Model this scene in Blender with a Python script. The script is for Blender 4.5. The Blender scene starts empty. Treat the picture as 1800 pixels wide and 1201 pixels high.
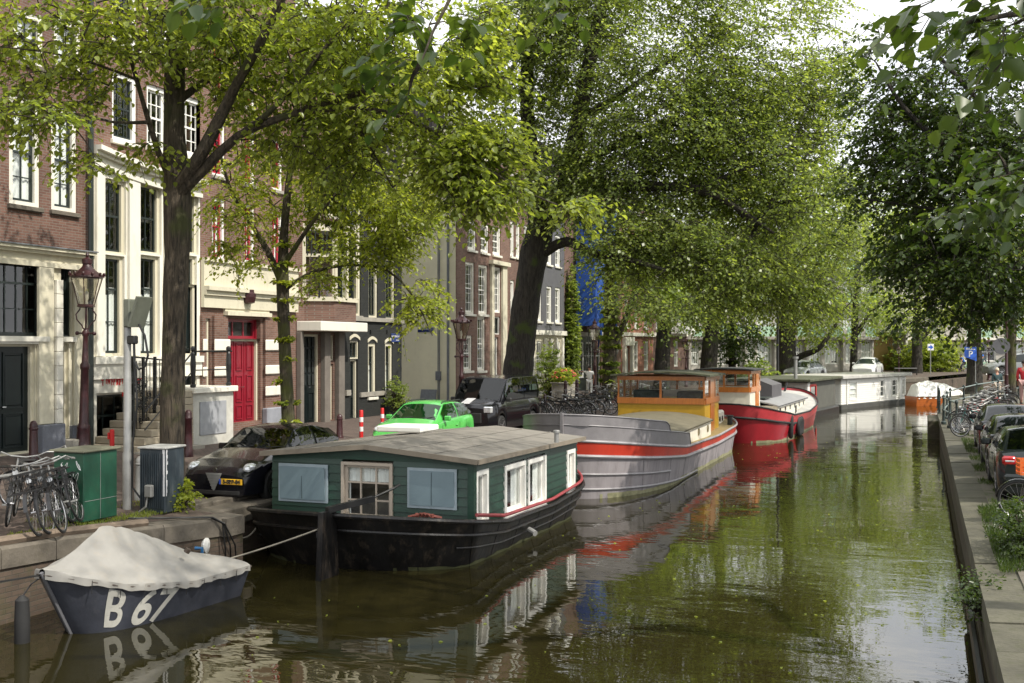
import bpy, bmesh, math, random
import numpy as np
from mathutils import Vector, Matrix
R = math.radians
scene = bpy.context.scene
C = scene.collection
# ------------------------------------------------------------------ camera
# world axes: +Y runs along the canal, +X across it to the right bank, z = 0 is the water
TH = R(20.75); FPX = 1900.0; HOR = 610.0; EYE = 3.9
ct, st = math.cos(TH), math.sin(TH)
cam = bpy.data.cameras.new('camera'); camo = bpy.data.objects.new('camera', cam); C.objects.link(camo)
camo.location = (0, 0, EYE); camo.rotation_euler = (R(90), 0, TH)
cam.sensor_width = 36; cam.lens = 36 * FPX / 1800; cam.shift_y = (HOR - 600.5) / 1800
cam.clip_start = 0.1; cam.clip_end = 2000
scene.camera = camo
# ------------------------------------------------------------------ light
SUN_EL, SUN_AZ = R(48), R(-16)      # sun stands over the right bank, a little up the canal
sd = Vector((math.cos(SUN_AZ) * math.cos(SUN_EL), math.sin(SUN_AZ) * math.cos(SUN_EL), math.sin(SUN_EL)))
sl = bpy.data.lights.new('sun', 'SUN'); sl.energy = 3.6; sl.angle = R(0.55); sl.color = (1.0, .94, .84)
so = bpy.data.objects.new('sun', sl); C.objects.link(so)
so.rotation_euler = sd.to_track_quat('Z', 'Y').to_euler(); so.location = (30, 0, 40)
w = bpy.data.worlds.new('World'); scene.world = w; w.use_nodes = True
nt = w.node_tree; nt.nodes.clear()
out = nt.nodes.new('ShaderNodeOutputWorld'); bg = nt.nodes.new('ShaderNodeBackground')
sky = nt.nodes.new('ShaderNodeTexSky'); sky.sky_type = 'NISHITA'; sky.sun_disc = False
sky.sun_elevation = SUN_EL; sky.sun_rotation = math.atan2(sd.x, sd.y); sky.altitude = 0; sky.air_density = 1; sky.dust_density = 2.5
tc = nt.nodes.new('ShaderNodeTexCoord'); nz = nt.nodes.new('ShaderNodeTexNoise'); nz.inputs['Scale'].default_value = 2.2; nz.inputs['Detail'].default_value = 6
rp = nt.nodes.new('ShaderNodeValToRGB'); rp.color_ramp.elements[0].position = .22; rp.color_ramp.elements[1].position = .42
mx = nt.nodes.new('ShaderNodeMixRGB'); mx.inputs[2].default_value = (7.6, 7.7, 7.9, 1)   # bright thin cloud
nt.links.new(tc.outputs['Generated'], nz.inputs['Vector']); nt.links.new(nz.outputs['Fac'], rp.inputs['Fac'])
nt.links.new(rp.outputs['Color'], mx.inputs[0]); nt.links.new(sky.outputs[0], mx.inputs[1])
nt.links.new(mx.outputs[0], bg.inputs[0]); bg.inputs[1].default_value = .15
nt.links.new(bg.outputs[0], out.inputs[0])
vs = scene.view_settings; vs.view_transform = 'Standard'; vs.look = 'None'; vs.gamma = 1; vs.exposure = 0.5
scene.render.engine = 'CYCLES'
scene.cycles.max_bounces = 12; scene.cycles.diffuse_bounces = 6; scene.cycles.transmission_bounces = 8; scene.cycles.glossy_bounces = 5; scene.cycles.transparent_max_bounces = 12; scene.cycles.caustics_reflective = False; scene.cycles.caustics_refractive = False

# ------------------------------------------------------------------ measuring helpers
def ray(px, py):
    a = (px - 900) / FPX; b = (HOR - py) / FPX
    return Vector((-st + a * ct, ct + a * st, b))
def at_depth(px, py, Z):
    r = ray(px, py); return Vector((r.x * Z, r.y * Z, EYE + r.z * Z))
def at_z(px, py, z):
    r = ray(px, py); k = (z - EYE) / r.z; return Vector((r.x * k, r.y * k, z))
def at_X(px, py, X):
    r = ray(px, py); k = X / r.x; return Vector((X, r.y * k, EYE + r.z * k))
def on_line(px, py, o, ang):
    """distance along a facade line (origin o, heading ang) and height of the point seen there"""
    r = ray(px, py); dx, dy = math.cos(ang), math.sin(ang)
    # r.x*k = o.x + a*dx ; r.y*k = o.y + a*dy
    det = r.x * (-dy) + dx * r.y
    k = (o[0] * (-dy) + dx * o[1]) / det
    a = (r.x * k - o[0]) * dx + (r.y * k - o[1]) * dy
    return a, EYE + r.z * k

# ------------------------------------------------------------------ object helpers
def tag(o, label=None, cat=None, group=None, kind=None):
    if label: o['label'] = label
    if cat: o['category'] = cat
    if group: o['group'] = group
    if kind: o['kind'] = kind
    return o
def empty(name, loc=(0, 0, 0), rz=0, label=None, cat=None, group=None, rot=None):
    o = bpy.data.objects.new(name, None); o.empty_display_size = .2
    o.location = loc; o.rotation_euler = rot if rot else (0, 0, rz); C.objects.link(o)
    return tag(o, label, cat, group)
class MB:
    def __init__(s): s.v = []; s.f = []; s.m = []; s.mi = 0
    def add(s, vs, fs):
        b = len(s.v); s.v += [tuple(p) for p in vs]
        for f in fs: s.f.append([b + i for i in f]); s.m.append(s.mi)
        return s
    def box(s, x0, x1, y0, y1, z0, z1):
        return s.add([(x0,y0,z0),(x1,y0,z0),(x1,y1,z0),(x0,y1,z0),(x0,y0,z1),(x1,y0,z1),(x1,y1,z1),(x0,y1,z1)],
                     [(0,3,2,1),(4,5,6,7),(0,1,5,4),(1,2,6,5),(2,3,7,6),(3,0,4,7)])
    def bevbox(s, x0, x1, y0, y1, z0, z1, b=.02):
        vs = []
        for (zz, i) in ((z0, b), (z0 + b, 0), (z1 - b, 0), (z1, b)):
            for (cx, cy) in ((x0, y0), (x1, y0), (x1, y1), (x0, y1)):
                ex = b if cx == x0 else -b; ey = b if cy == y0 else -b
                order = [(cx + ex, cy + i * (1 if cy == y0 else -1)), (cx + i * (1 if cx == x0 else -1), cy + ey)]
                if (cx, cy) in ((x0, y0), (x1, y1)): order = [order[1], order[0]]
                for q in order: vs.append((q[0], q[1], zz))
        fs = [tuple(reversed(range(8))), tuple(range(24, 32))]
        for k in range(3):
            for i in range(8): fs.append((k*8+i, k*8+(i+1) % 8, k*8+8+(i+1) % 8, k*8+8+i))
        return s.add(vs, fs)
    def obox(s, c, ax, ay, az, hx, hy, hz):
        c = Vector(c); ax, ay, az = Vector(ax), Vector(ay), Vector(az); vs = []
        for sx, sy, sz in ((-1,-1,-1),(1,-1,-1),(1,1,-1),(-1,1,-1),(-1,-1,1),(1,-1,1),(1,1,1),(-1,1,1)):
            vs.append(c + ax*hx*sx + ay*hy*sy + az*hz*sz)
        return s.add(vs, [(0,3,2,1),(4,5,6,7),(0,1,5,4),(1,2,6,5),(2,3,7,6),(3,0,4,7)])
    def bar(s, a, b, w, h):
        a, b = Vector(a), Vector(b); d = b - a; L = d.length; d.normalize()
        up = Vector((0,0,1)) if abs(d.z) < .95 else Vector((0,1,0))
        sx = d.cross(up).normalized(); up = sx.cross(d)
        return s.obox((a + b) / 2, d, sx, up, L/2, w/2, h/2)
    def tube(s, pts, r, n=8, cap=True, closed=False):
        pts = [Vector(p) for p in pts]; N = len(pts)
        rs = r if isinstance(r, (list, tuple)) else [r] * N
        b = len(s.v); prev = None
        for i, p in enumerate(pts):
            if closed: d = pts[(i+1) % N] - pts[i-1]
            else: d = (pts[min(i+1, N-1)] - pts[max(i-1, 0)])
            if d.length < 1e-9: d = Vector((0,0,1))
            d.normalize()
            if prev is None:
                ref = Vector((0,0,1)) if abs(d.z) < .9 else Vector((1,0,0)); prev = d.cross(ref).normalized()
            a = prev - d * prev.dot(d)
            if a.length < 1e-6: a = d.orthogonal()
            a.normalize(); prev = a; c = d.cross(a)
            for k in range(n):
                t = 2*math.pi*k/n; q = p + (a*math.cos(t) + c*math.sin(t)) * rs[i]; s.v.append(tuple(q))
        M = N if closed else N - 1
        for i in range(M):
            j = (i+1) % N
            for k in range(n):
                s.f.append([b+i*n+k, b+i*n+(k+1) % n, b+j*n+(k+1) % n, b+j*n+k]); s.m.append(s.mi)
        if cap and not closed:
            s.f.append([b+k for k in reversed(range(n))]); s.m.append(s.mi)
            s.f.append([b+(N-1)*n+k for k in range(n)]); s.m.append(s.mi)
        return s
    def lathe(s, prof, c=(0,0,0), n=16, ax='z'):
        b = len(s.v)
        for (r, z) in prof:
            for k in range(n):
                t = 2*math.pi*k/n; x, y = r*math.cos(t), r*math.sin(t)
                if ax == 'z': s.v.append((c[0]+x, c[1]+y, c[2]+z))
                elif ax == 'x': s.v.append((c[0]+z, c[1]+x, c[2]+y))
                else: s.v.append((c[0]+y, c[1]+z, c[2]+x))
        for i in range(len(prof)-1):
            for k in range(n): s.f.append([b+i*n+k, b+i*n+(k+1) % n, b+(i+1)*n+(k+1) % n, b+(i+1)*n+k]); s.m.append(s.mi)
        s.f.append([b+k for k in reversed(range(n))]); s.m.append(s.mi)
        s.f.append([b+(len(prof)-1)*n+k for k in range(n)]); s.m.append(s.mi)
        return s
    def loft(s, rings, closed=True, cap=True):
        """rings: lists of points of equal count"""
        b = len(s.v); n = len(rings[0])
        for r in rings: s.v += [tuple(p) for p in r]
        for i in range(len(rings)-1):
            for k in range(n if closed else n-1):
                s.f.append([b+i*n+k, b+i*n+(k+1) % n, b+(i+1)*n+(k+1) % n, b+(i+1)*n+k]); s.m.append(s.mi)
        if cap:
            s.f.append([b+k for k in reversed(range(n))]); s.m.append(s.mi)
            s.f.append([b+(len(rings)-1)*n+k for k in range(n)]); s.m.append(s.mi)
        return s
    def split(s, name, m, parent=None):
        """one object for every separate piece that was added"""
        par = list(range(len(s.v)))
        def find(a):
            while par[a] != a: par[a] = par[par[a]]; a = par[a]
            return a
        for f in s.f:
            for q in f[1:]: par[find(q)] = find(f[0])
        grp = {}
        for f in s.f: grp.setdefault(find(f[0]), []).append(f)
        for fs in grp.values():
            ix = sorted(set(i for f in fs for i in f)); mp = {v: k for k, v in enumerate(ix)}; b = MB(); b.add([s.v[i] for i in ix], [[mp[i] for i in f] for f in fs]); o = b.build(name, m, parent)
        return o
    def build(s, name, mats, parent=None, smooth=False, loc=None):
        me = bpy.data.meshes.new(name); me.from_pydata(s.v, [], s.f)
        if not isinstance(mats, (list, tuple)): mats = [mats]
        for m in mats: me.materials.append(m)
        if len(mats) > 1: me.polygons.foreach_set('material_index', s.m)
        bm = bmesh.new(); bm.from_mesh(me); bmesh.ops.recalc_face_normals(bm, faces=bm.faces); bm.to_mesh(me); bm.free()
        if smooth:
            me.polygons.foreach_set('use_smooth', [True]*len(me.polygons))
            try: me.set_sharp_from_angle(angle=R(38))
            except Exception: pass
        me.update()
        o = bpy.data.objects.new(name, me); C.objects.link(o)
        if parent: o.parent = parent
        if loc: o.location = loc
        return o
def copy_tree(o, parent=None):
    c = o.copy(); C.objects.link(c)
    if parent: c.parent = parent
    for ch in list(o.children): copy_tree(ch, c)
    return c
def text_obj(name, body, size, mat, parent, loc, rot, extrude=.004, shear=0, sx=1, align='CENTER', bold=0):
    cu = bpy.data.curves.new(name, 'FONT'); cu.body = body; cu.size = size; cu.extrude = extrude; cu.align_x = align; cu.align_y = 'CENTER'; cu.shear = shear; cu.offset = bold
    t = bpy.data.objects.new(name, cu); C.objects.link(t)
    bpy.context.view_layer.update()
    dg = bpy.context.evaluated_depsgraph_get(); me = bpy.data.meshes.new_from_object(t.evaluated_get(dg))
    bpy.data.objects.remove(t); me.materials.clear(); me.materials.append(mat)
    o = bpy.data.objects.new(name, me); C.objects.link(o); o.parent = parent; o.location = loc; o.rotation_euler = rot; o.scale = (sx, 1, 1)
    return o

# ------------------------------------------------------------------ materials
MATS = {}
def nodes(name):
    m = bpy.data.materials.new(name); m.use_nodes = True; t = m.node_tree; b = t.nodes['Principled BSDF']; return m, t, b
def mat(name, col, rough=.6, metal=0, var=.18, ns=2.5, bump=0, bs=30, spec=.5, stretch=(1,1,1), dirt=0, dirtcol=(.05,.045,.03), dz=None, coat=0):
    if name in MATS: return MATS[name]
    m, t, b = nodes(name); L = t.links.new; N = t.nodes.new
    tcn = N('ShaderNodeTexCoord'); mp = N('ShaderNodeMapping'); mp.inputs['Scale'].default_value = stretch
    L(tcn.outputs['Object'], mp.inputs['Vector'])
    n1 = N('ShaderNodeTexNoise'); n1.inputs['Scale'].default_value = ns; n1.inputs['Detail'].default_value = 8; n1.inputs['Roughness'].default_value = .65
    L(mp.outputs[0], n1.inputs['Vector'])
    r1 = N('ShaderNodeValToRGB'); r1.color_ramp.elements[0].position = .3; r1.color_ramp.elements[1].position = .7
    r1.color_ramp.elements[0].color = (*[c*(1-var) for c in col], 1); r1.color_ramp.elements[1].color = (*[min(1, c*(1+var)) for c in col], 1)
    L(n1.outputs['Fac'], r1.inputs['Fac']); last = r1.outputs[0]
    if dirt:
        n2 = N('ShaderNodeTexNoise'); n2.inputs['Scale'].default_value = ns*2.3; n2.inputs['Detail'].default_value = 10; n2.inputs['Roughness'].default_value = .75
        L(mp.outputs[0], n2.inputs['Vector'])
        r2 = N('ShaderNodeValToRGB'); r2.color_ramp.elements[0].position = .52; r2.color_ramp.elements[1].position = .72; L(n2.outputs['Fac'], r2.inputs['Fac'])
        mm = N('ShaderNodeMath'); mm.operation = 'MULTIPLY'; mm.inputs[1].default_value = dirt; L(r2.outputs[0], mm.inputs[0])
        x = N('ShaderNodeMixRGB'); x.inputs[2].default_value = (*dirtcol, 1); L(mm.outputs[0], x.inputs[0]); L(last, x.inputs[1]); last = x.outputs[0]
    L(last, b.inputs['Base Color']); b.inputs['Roughness'].default_value = rough; b.inputs['Metallic'].default_value = metal
    b.inputs['Specular IOR Level'].default_value = spec
    if coat: b.inputs['Coat Weight'].default_value = coat; b.inputs['Coat Roughness'].default_value = .04
    if bump:
        n3 = N('ShaderNodeTexNoise'); n3.inputs['Scale'].default_value = bs; n3.inputs['Detail'].default_value = 6; L(mp.outputs[0], n3.inputs['Vector'])
        bp = N('ShaderNodeBump'); bp.inputs['Strength'].default_value = bump; bp.inputs['Distance'].default_value = .02
        L(n3.outputs['Fac'], bp.inputs['Height']); L(bp.outputs[0], b.inputs['Normal'])
    MATS[name] = m; return m
def brick(name, c1, c2, mortar, bw=.21, rh=.065, ms=.008, stain=.35, bump=.5, floor=False, moss=0):
    m, t, b = nodes(name); L = t.links.new; N = t.nodes.new
    tcn = N('ShaderNodeTexCoord'); sp = N('ShaderNodeSeparateXYZ'); L(tcn.outputs['Object'], sp.inputs[0])
    cb = N('ShaderNodeCombineXYZ')
    if floor: L(sp.outputs['X'], cb.inputs[0]); L(sp.outputs['Y'], cb.inputs[1])
    else:
        ad = N('ShaderNodeMath'); ad.operation = 'ADD'; L(sp.outputs['X'], ad.inputs[0]); L(sp.outputs['Y'], ad.inputs[1]); L(ad.outputs[0], cb.inputs[0]); L(sp.outputs['Z'], cb.inputs[1])
    # a little wobble so that courses are not ruler straight
    nw = N('ShaderNodeTexNoise'); nw.inputs['Scale'].default_value = 1.2; L(cb.outputs[0], nw.inputs['Vector'])
    va = N('ShaderNodeVectorMath'); va.operation = 'SCALE'; va.inputs['Scale'].default_value = .03; L(nw.outputs['Color'], va.inputs[0])
    vb = N('ShaderNodeVectorMath'); vb.operation = 'ADD'; L(cb.outputs[0], vb.inputs[0]); L(va.outputs[0], vb.inputs[1])
    bk = N('ShaderNodeTexBrick'); bk.inputs['Scale'].default_value = 1; bk.inputs['Brick Width'].default_value = bw; bk.inputs['Row Height'].default_value = rh
    bk.inputs['Mortar Size'].default_value = ms; bk.inputs['Mortar Smooth'].default_value = .3; bk.inputs['Bias'].default_value = -.1
    bk.inputs['Color1'].default_value = (*c1, 1); bk.inputs['Color2'].default_value = (*c2, 1); bk.inputs['Mortar'].default_value = (*mortar, 1)
    L(vb.outputs[0], bk.inputs['Vector'])
    n2 = N('ShaderNodeTexNoise'); n2.inputs['Scale'].default_value = .9; n2.inputs['Detail'].default_value = 9; n2.inputs['Roughness'].default_value = .7; L(cb.outputs[0], n2.inputs['Vector'])
    r2 = N('ShaderNodeValToRGB'); r2.color_ramp.elements[0].position = .3; r2.color_ramp.elements[1].position = .75
    r2.color_ramp.elements[0].color = (1-stain, 1-stain, 1-stain, 1); r2.color_ramp.elements[1].color = (1.15, 1.12, 1.1, 1); L(n2.outputs['Fac'], r2.inputs['Fac'])
    mu = N('ShaderNodeMixRGB'); mu.blend_type = 'MULTIPLY'; mu.inputs[0].default_value = 1; L(bk.outputs['Color'], mu.inputs[1]); L(r2.outputs[0], mu.inputs[2]); last = mu.outputs[0]
    if moss:
        n3 = N('ShaderNodeTexNoise'); n3.inputs['Scale'].default_value = 2.1; n3.inputs['Detail'].default_value = 12; n3.inputs['Roughness'].default_value = .7; L(cb.outputs[0], n3.inputs['Vector'])
        r3 = N('ShaderNodeValToRGB'); r3.color_ramp.elements[0].position = .5; r3.color_ramp.elements[1].position = .66; L(n3.outputs['Fac'], r3.inputs['Fac'])
        q = N('ShaderNodeMath'); q.operation = 'MULTIPLY'; q.inputs[1].default_value = moss; L(r3.outputs[0], q.inputs[0])
        x = N('ShaderNodeMixRGB'); x.inputs[2].default_value = (.045, .055, .012, 1); L(q.outputs[0], x.inputs[0]); L(last, x.inputs[1]); last = x.outputs[0]
    L(last, b.inputs['Base Color']); b.inputs['Roughness'].default_value = .85
    bp = N('ShaderNodeBump'); bp.inputs['Strength'].default_value = bump; bp.inputs['Distance'].default_value = .008; bp.invert = True
    L(bk.outputs['Fac'], bp.inputs['Height']); L(bp.outputs[0], b.inputs['Normal'])
    return m
def glass(name, tint=(.75, .82, .8), boost=.0, rough=.02, refl=.95):
    m, t, b = nodes(name); L = t.links.new; N = t.nodes.new; t.nodes.remove(b)
    o = t.nodes['Material Output']; tr = N('ShaderNodeBsdfTransparent'); tr.inputs[0].default_value = (*tint, 1)
    gl = N('ShaderNodeBsdfGlossy'); gl.inputs['Roughness'].default_value = rough; gl.inputs[0].default_value = (refl, refl, refl, 1)
    ge = N('ShaderNodeNewGeometry'); dt = N('ShaderNodeVectorMath'); dt.operation = 'DOT_PRODUCT'; L(ge.outputs['Normal'], dt.inputs[0]); L(ge.outputs['Incoming'], dt.inputs[1])
    ab = N('ShaderNodeMath'); ab.operation = 'ABSOLUTE'; L(dt.outputs['Value'], ab.inputs[0]); on = N('ShaderNodeMath'); on.operation = 'SUBTRACT'; on.inputs[0].default_value = 1; L(ab.outputs[0], on.inputs[1])
    pw_ = N('ShaderNodeMath'); pw_.operation = 'POWER'; pw_.inputs[1].default_value = 4; L(on.outputs[0], pw_.inputs[0])
    ad = N('ShaderNodeMath'); ad.operation = 'MULTIPLY_ADD'; ad.inputs[1].default_value = .9; ad.inputs[2].default_value = .07 + boost
    ad.use_clamp = True; L(pw_.outputs[0], ad.inputs[0])
    n = N('ShaderNodeTexNoise'); n.inputs['Scale'].default_value = 1.5; tcn = N('ShaderNodeTexCoord'); L(tcn.outputs['Object'], n.inputs['Vector'])
    bp = N('ShaderNodeBump'); bp.inputs['Strength'].default_value = .06; bp.inputs['Distance'].default_value = .05; L(n.outputs['Fac'], bp.inputs['Height']); L(bp.outputs[0], gl.inputs['Normal'])
    ms = N('ShaderNodeMixShader'); L(ad.outputs[0], ms.inputs[0]); L(tr.outputs[0], ms.inputs[1]); L(gl.outputs[0], ms.inputs[2]); L(ms.outputs[0], o.inputs['Surface'])
    return m
def leafmat(name, ca, cb_, trans=.5, gloss=.6):
    m, t, b = nodes(name); L = t.links.new; N = t.nodes.new; t.nodes.remove(b); o = t.nodes['Material Output']
    g = N('ShaderNodeNewGeometry'); rp = N('ShaderNodeValToRGB'); rp.color_ramp.elements[0].color = (*ca, 1); rp.color_ramp.elements[1].color = (*cb_, 1)
    L(g.outputs['Random Per Island'], rp.inputs['Fac'])
    # whole sprays differ a little from one another
    tcn = N('ShaderNodeTexCoord'); n = N('ShaderNodeTexNoise'); n.inputs['Scale'].default_value = .8; n.inputs['Detail'].default_value = 4; L(tcn.outputs['Object'], n.inputs['Vector'])
    r2 = N('ShaderNodeValToRGB'); r2.color_ramp.elements[0].position = .3; r2.color_ramp.elements[1].position = .7; r2.color_ramp.elements[0].color = (.72, .78, .7, 1); r2.color_ramp.elements[1].color = (1.2, 1.15, 1, 1); L(n.outputs['Fac'], r2.inputs['Fac'])
    mu = N('ShaderNodeMixRGB'); mu.blend_type = 'MULTIPLY'; mu.inputs[0].default_value = 1; L(rp.outputs[0], mu.inputs[1]); L(r2.outputs[0], mu.inputs[2])
    df = N('ShaderNodeBsdfPrincipled'); df.inputs['Roughness'].default_value = .36; df.inputs['Specular IOR Level'].default_value = gloss; L(mu.outputs[0], df.inputs['Base Color'])
    tl = N('ShaderNodeBsdfTranslucent'); hs = N('ShaderNodeMixRGB'); hs.blend_type = 'MULTIPLY'; hs.inputs[0].default_value = 1; hs.inputs[2].default_value = (2.25, 2.15, 1.0, 1); L(mu.outputs[0], hs.inputs[1]); L(hs.outputs[0], tl.inputs[0])
    ms = N('ShaderNodeMixShader'); ms.inputs[0].default_value = trans; L(df.outputs[0], ms.inputs[1]); L(tl.outputs[0], ms.inputs[2]); L(ms.outputs[0], o.inputs['Surface'])
    return m
M = {}
M['cream'] = mat('cream_paint', (.60, .56, .43), .55, var=.08, ns=1.5, dirt=.42, dirtcol=(.3, .27, .19), stretch=(1, 1, .35))
M['palecream'] = mat('white_paint_old', (.72, .695, .61), .5, var=.07, ns=1.6, dirt=.38, dirtcol=(.38, .34, .26), stretch=(1, 1, .35))  # off-white paint, paler than the cream, with dirt blotches
M['white'] = mat('white_paint', (.78, .77, .72), .45, var=.04, dirt=.12, dirtcol=(.4, .38, .3))
M['stone'] = mat('grey_stone', (.30, .28, .24), .8, var=.2, ns=3, bump=.3, bs=25, dirt=.4, dirtcol=(.12, .10, .07))
M['capstone'] = mat('quay_capstone', (.125, .108, .085), .85, var=.3, ns=2.2, bump=.5, bs=18, dirt=.55, dirtcol=(.07, .06, .035))
M['yellowwall'] = mat('cream_render', (.80, .75, .54), .75, var=.05, ns=1.2, bump=.1, dirt=.15, dirtcol=(.4, .36, .22))
M['darkdoor'] = mat('green_black_door_paint', (.009, .014, .014), .32, var=.2, spec=.3)
M['frame_dark'] = mat('dark_window_paint', (.015, .022, .02), .35, var=.2)
M['reddoor'] = mat('dark_red_door_paint', (.23, .008, .02), .35, var=.15, coat=.3)
M['redframe'] = mat('red_frame_paint', (.34, .01, .03), .4)
M['maroon'] = mat('maroon_cast_iron', (.04, .011, .013), .35, var=.35, ns=9, bump=.35, bs=40)
M['blackiron'] = mat('black_iron', (.012, .012, .012), .4, var=.3)
M['greyiron'] = mat('grey_galvanised_steel', (.28, .28, .27), .5, metal=.3, var=.2, bump=.1)
M['curtain'] = mat('white_curtain', (.84, .84, .81), .9, var=.08, ns=9, stretch=(6, 6, .3))
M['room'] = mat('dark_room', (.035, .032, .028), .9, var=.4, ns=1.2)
M['lead'] = mat('lead_flashing', (.16, .17, .18), .6, var=.25, ns=4)
M['glass'] = glass('window_glass', (.9, .93, .92))
M['carglass'] = glass('car_window_glass', (.22, .26, .25), .02, refl=.6)
M['lampglass'] = glass('lantern_glass', (.86, .84, .76), .12)
M['brick1'] = brick('purple_brown_brick', (.135, .066, .048), (.195, .105, .078), (.19, .165, .14))
M['brick2'] = brick('rust_brown_brick', (.15, .074, .05), (.22, .120, .088), (.21, .18, .155))
M['brickdark'] = brick('black_painted_brick', (.014, .016, .015), (.022, .024, .022), (.016, .017, .016), stain=.2, bump=.6)
M['brickq'] = brick('quay_brick', (.10, .072, .052), (.145, .105, .078), (.09, .078, .06), bw=.23, rh=.075, moss=.55, stain=.5)
M['cobble'] = brick('street_brick_paving', (.105, .075, .062), (.15, .112, .092), (.05, .042, .035), bw=.2, rh=.1, ms=.012, floor=True, stain=.4)
M['tile'] = brick('dark_roof_tile', (.045, .04, .04), (.08, .07, .065), (.015, .014, .014), bw=.28, rh=.3, ms=.03, bump=1, stain=.4)
M['concrete'] = mat('pale_concrete', (.38, .36, .32), .8, var=.12, ns=1.3, dirt=.3, dirtcol=(.18, .17, .14))
M['red'] = mat('red_paint', (.52, .015, .015), .45, var=.12)
M['tyre'] = mat('black_rubber', (.018, .018, .018), .75, var=.25)
M['chrome'] = mat('chrome', (.62, .62, .62), .2, metal=1, var=.05)
# ------------------------------------------------------------------ setting: water, banks, quays
def water_mat():
    m, t, b = nodes('canal_water'); L = t.links.new; N = t.nodes.new
    b.inputs['Roughness'].default_value = .012; b.inputs['IOR'].default_value = 1.5; b.inputs['Specular IOR Level'].default_value = .6
    tcn = N('ShaderNodeTexCoord')
    n0 = N('ShaderNodeTexNoise'); n0.inputs['Scale'].default_value = .12; n0.inputs['Detail'].default_value = 5; L(tcn.outputs['Object'], n0.inputs['Vector'])
    r0 = N('ShaderNodeValToRGB'); r0.color_ramp.elements[0].color = (.015, .0135, .004, 1); r0.color_ramp.elements[1].color = (.023, .019, .006, 1); L(n0.outputs['Fac'], r0.inputs['Fac']); L(r0.outputs[0], b.inputs['Base Color'])
    def noise(sc, det, stx, sty, rot):
        mp = N('ShaderNodeMapping'); mp.inputs['Scale'].default_value = (stx, sty, 1); mp.inputs['Rotation'].default_value = (0, 0, rot); L(tcn.outputs['Object'], mp.inputs['Vector'])
        n = N('ShaderNodeTexNoise'); n.inputs['Scale'].default_value = sc; n.inputs['Detail'].default_value = det; n.inputs['Roughness'].default_value = .55; n.inputs['Distortion'].default_value = .4; L(mp.outputs[0], n.inputs['Vector']); return n
    a = noise(1.3, 1, .5, 1, R(-12)); c = noise(6.0, 1.6, .42, 1, R(8)); d = noise(.35, 2, 1, 1, 0)
    # calmer and rougher patches
    r = N('ShaderNodeMapRange'); r.inputs['From Min'].default_value = .35; r.inputs['From Max'].default_value = .65; r.inputs['To Min'].default_value = .2; r.inputs['To Max'].default_value = 1; L(d.outputs['Fac'], r.inputs['Value'])
    m1 = N('ShaderNodeMath'); m1.operation = 'MULTIPLY'; m1.inputs[1].default_value = .38; L(c.outputs['Fac'], m1.inputs[0])
    m2 = N('ShaderNodeMath'); m2.operation = 'ADD'; L(a.outputs['Fac'], m2.inputs[0]); L(m1.outputs[0], m2.inputs[1])
    m3 = N('ShaderNodeMath'); m3.operation = 'MULTIPLY'; L(m2.outputs[0], m3.inputs[0]); L(r.outputs[0], m3.inputs[1])
    bp = N('ShaderNodeBump'); bp.inputs['Strength'].default_value = .55; bp.inputs['Distance'].default_value = .018; L(m3.outputs[0], bp.inputs['Height']); L(bp.outputs[0], b.inputs['Normal'])
    return m
w_ = MB(); w_.add([(-400, -60, 0), (400, -60, 0), (400, 700, 0), (-400, 700, 0)], [(0, 1, 2, 3)])
tag(w_.build('water', water_mat()), kind='structure')

FX = -19.5                                    # the line of the house fronts on the left bank
LQ = [(-12.05, -8, 1.25), (-12.05, 6, 1.15), (-12.03, 11.6, 1.09), (-12.0, 12.6, 1.05), (-11.65, 14.6, .95), (-11.24, 16.27, .90), (-12.05, 16.3, .88),
      (-12.05, 30, .82), (-12.0, 45, .85), (-11.2, 58, 1.0), (-8.6, 70, 1.35), (-4.6, 80, 1.6), (.5, 86, 1.62), (4.2, 101, 1.62), (9, 125, 1.7), (30, 175, 1.7), (120, 320, 1.7)]
def left_ground_z(y):
    return float(np.interp(y, [-10, 20, 38, 60, 90, 150], [1.5, 1.42, 1.25, 1.2, 1.5, 1.7]))
def quay_z(y): return float(np.interp(y, [p[1] for p in LQ], [p[2] for p in LQ]))
def quay_x(y): return float(np.interp(y, [p[1] for p in LQ], [p[0] for p in LQ]))
def gz_left(x, y):                            # ground height anywhere on the left bank
    xq = quay_x(y) - .5; zq = quay_z(y)
    k = min(1, max(0, (xq - x) / (xq - FX))); return zq + (left_ground_z(y) - zq) * k
def bank():
    b = MB(); prev = None
    ys = sorted(set([p[1] for p in LQ] + list(range(-8, 120, 4))))
    rows = []
    for y in ys:
        xq = quay_x(y)
        xs = [-300, -60, FX - 3, FX, FX + 2, FX + 4, xq - 1.2, xq - .45] if y < 70 else [-300, -60, xq - 16, xq - 10, xq - 6, xq - 3, xq - 1.2, xq - .45]
        rows.append([(x, y, (left_ground_z(y) if x < FX and y < 70 else gz_left(x, y))) for x in xs])
    b.loft(rows, closed=False, cap=False)
    far = [(-300, 320, 1.7), (-300, 700, 1.7), (400, 700, 1.7), (400, 320, 1.7), (119.5, 320, 1.7), (29.5, 175, 1.7), (8.5, 125, 1.7), (-300, 125, 1.7)]
    b.add([(x, y, z) for x, y, z in [(-300, 116, 1.68), (8, 116, 1.68), (8.55, 125, 1.68), (29.5, 175, 1.68), (119.5, 320, 1.68), (400, 330, 1.68), (400, 700, 1.68), (-300, 700, 1.68)]], [tuple(range(8))])
    return b
tag(bank().build('left_bank_street', M['cobble']), kind='structure')
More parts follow.
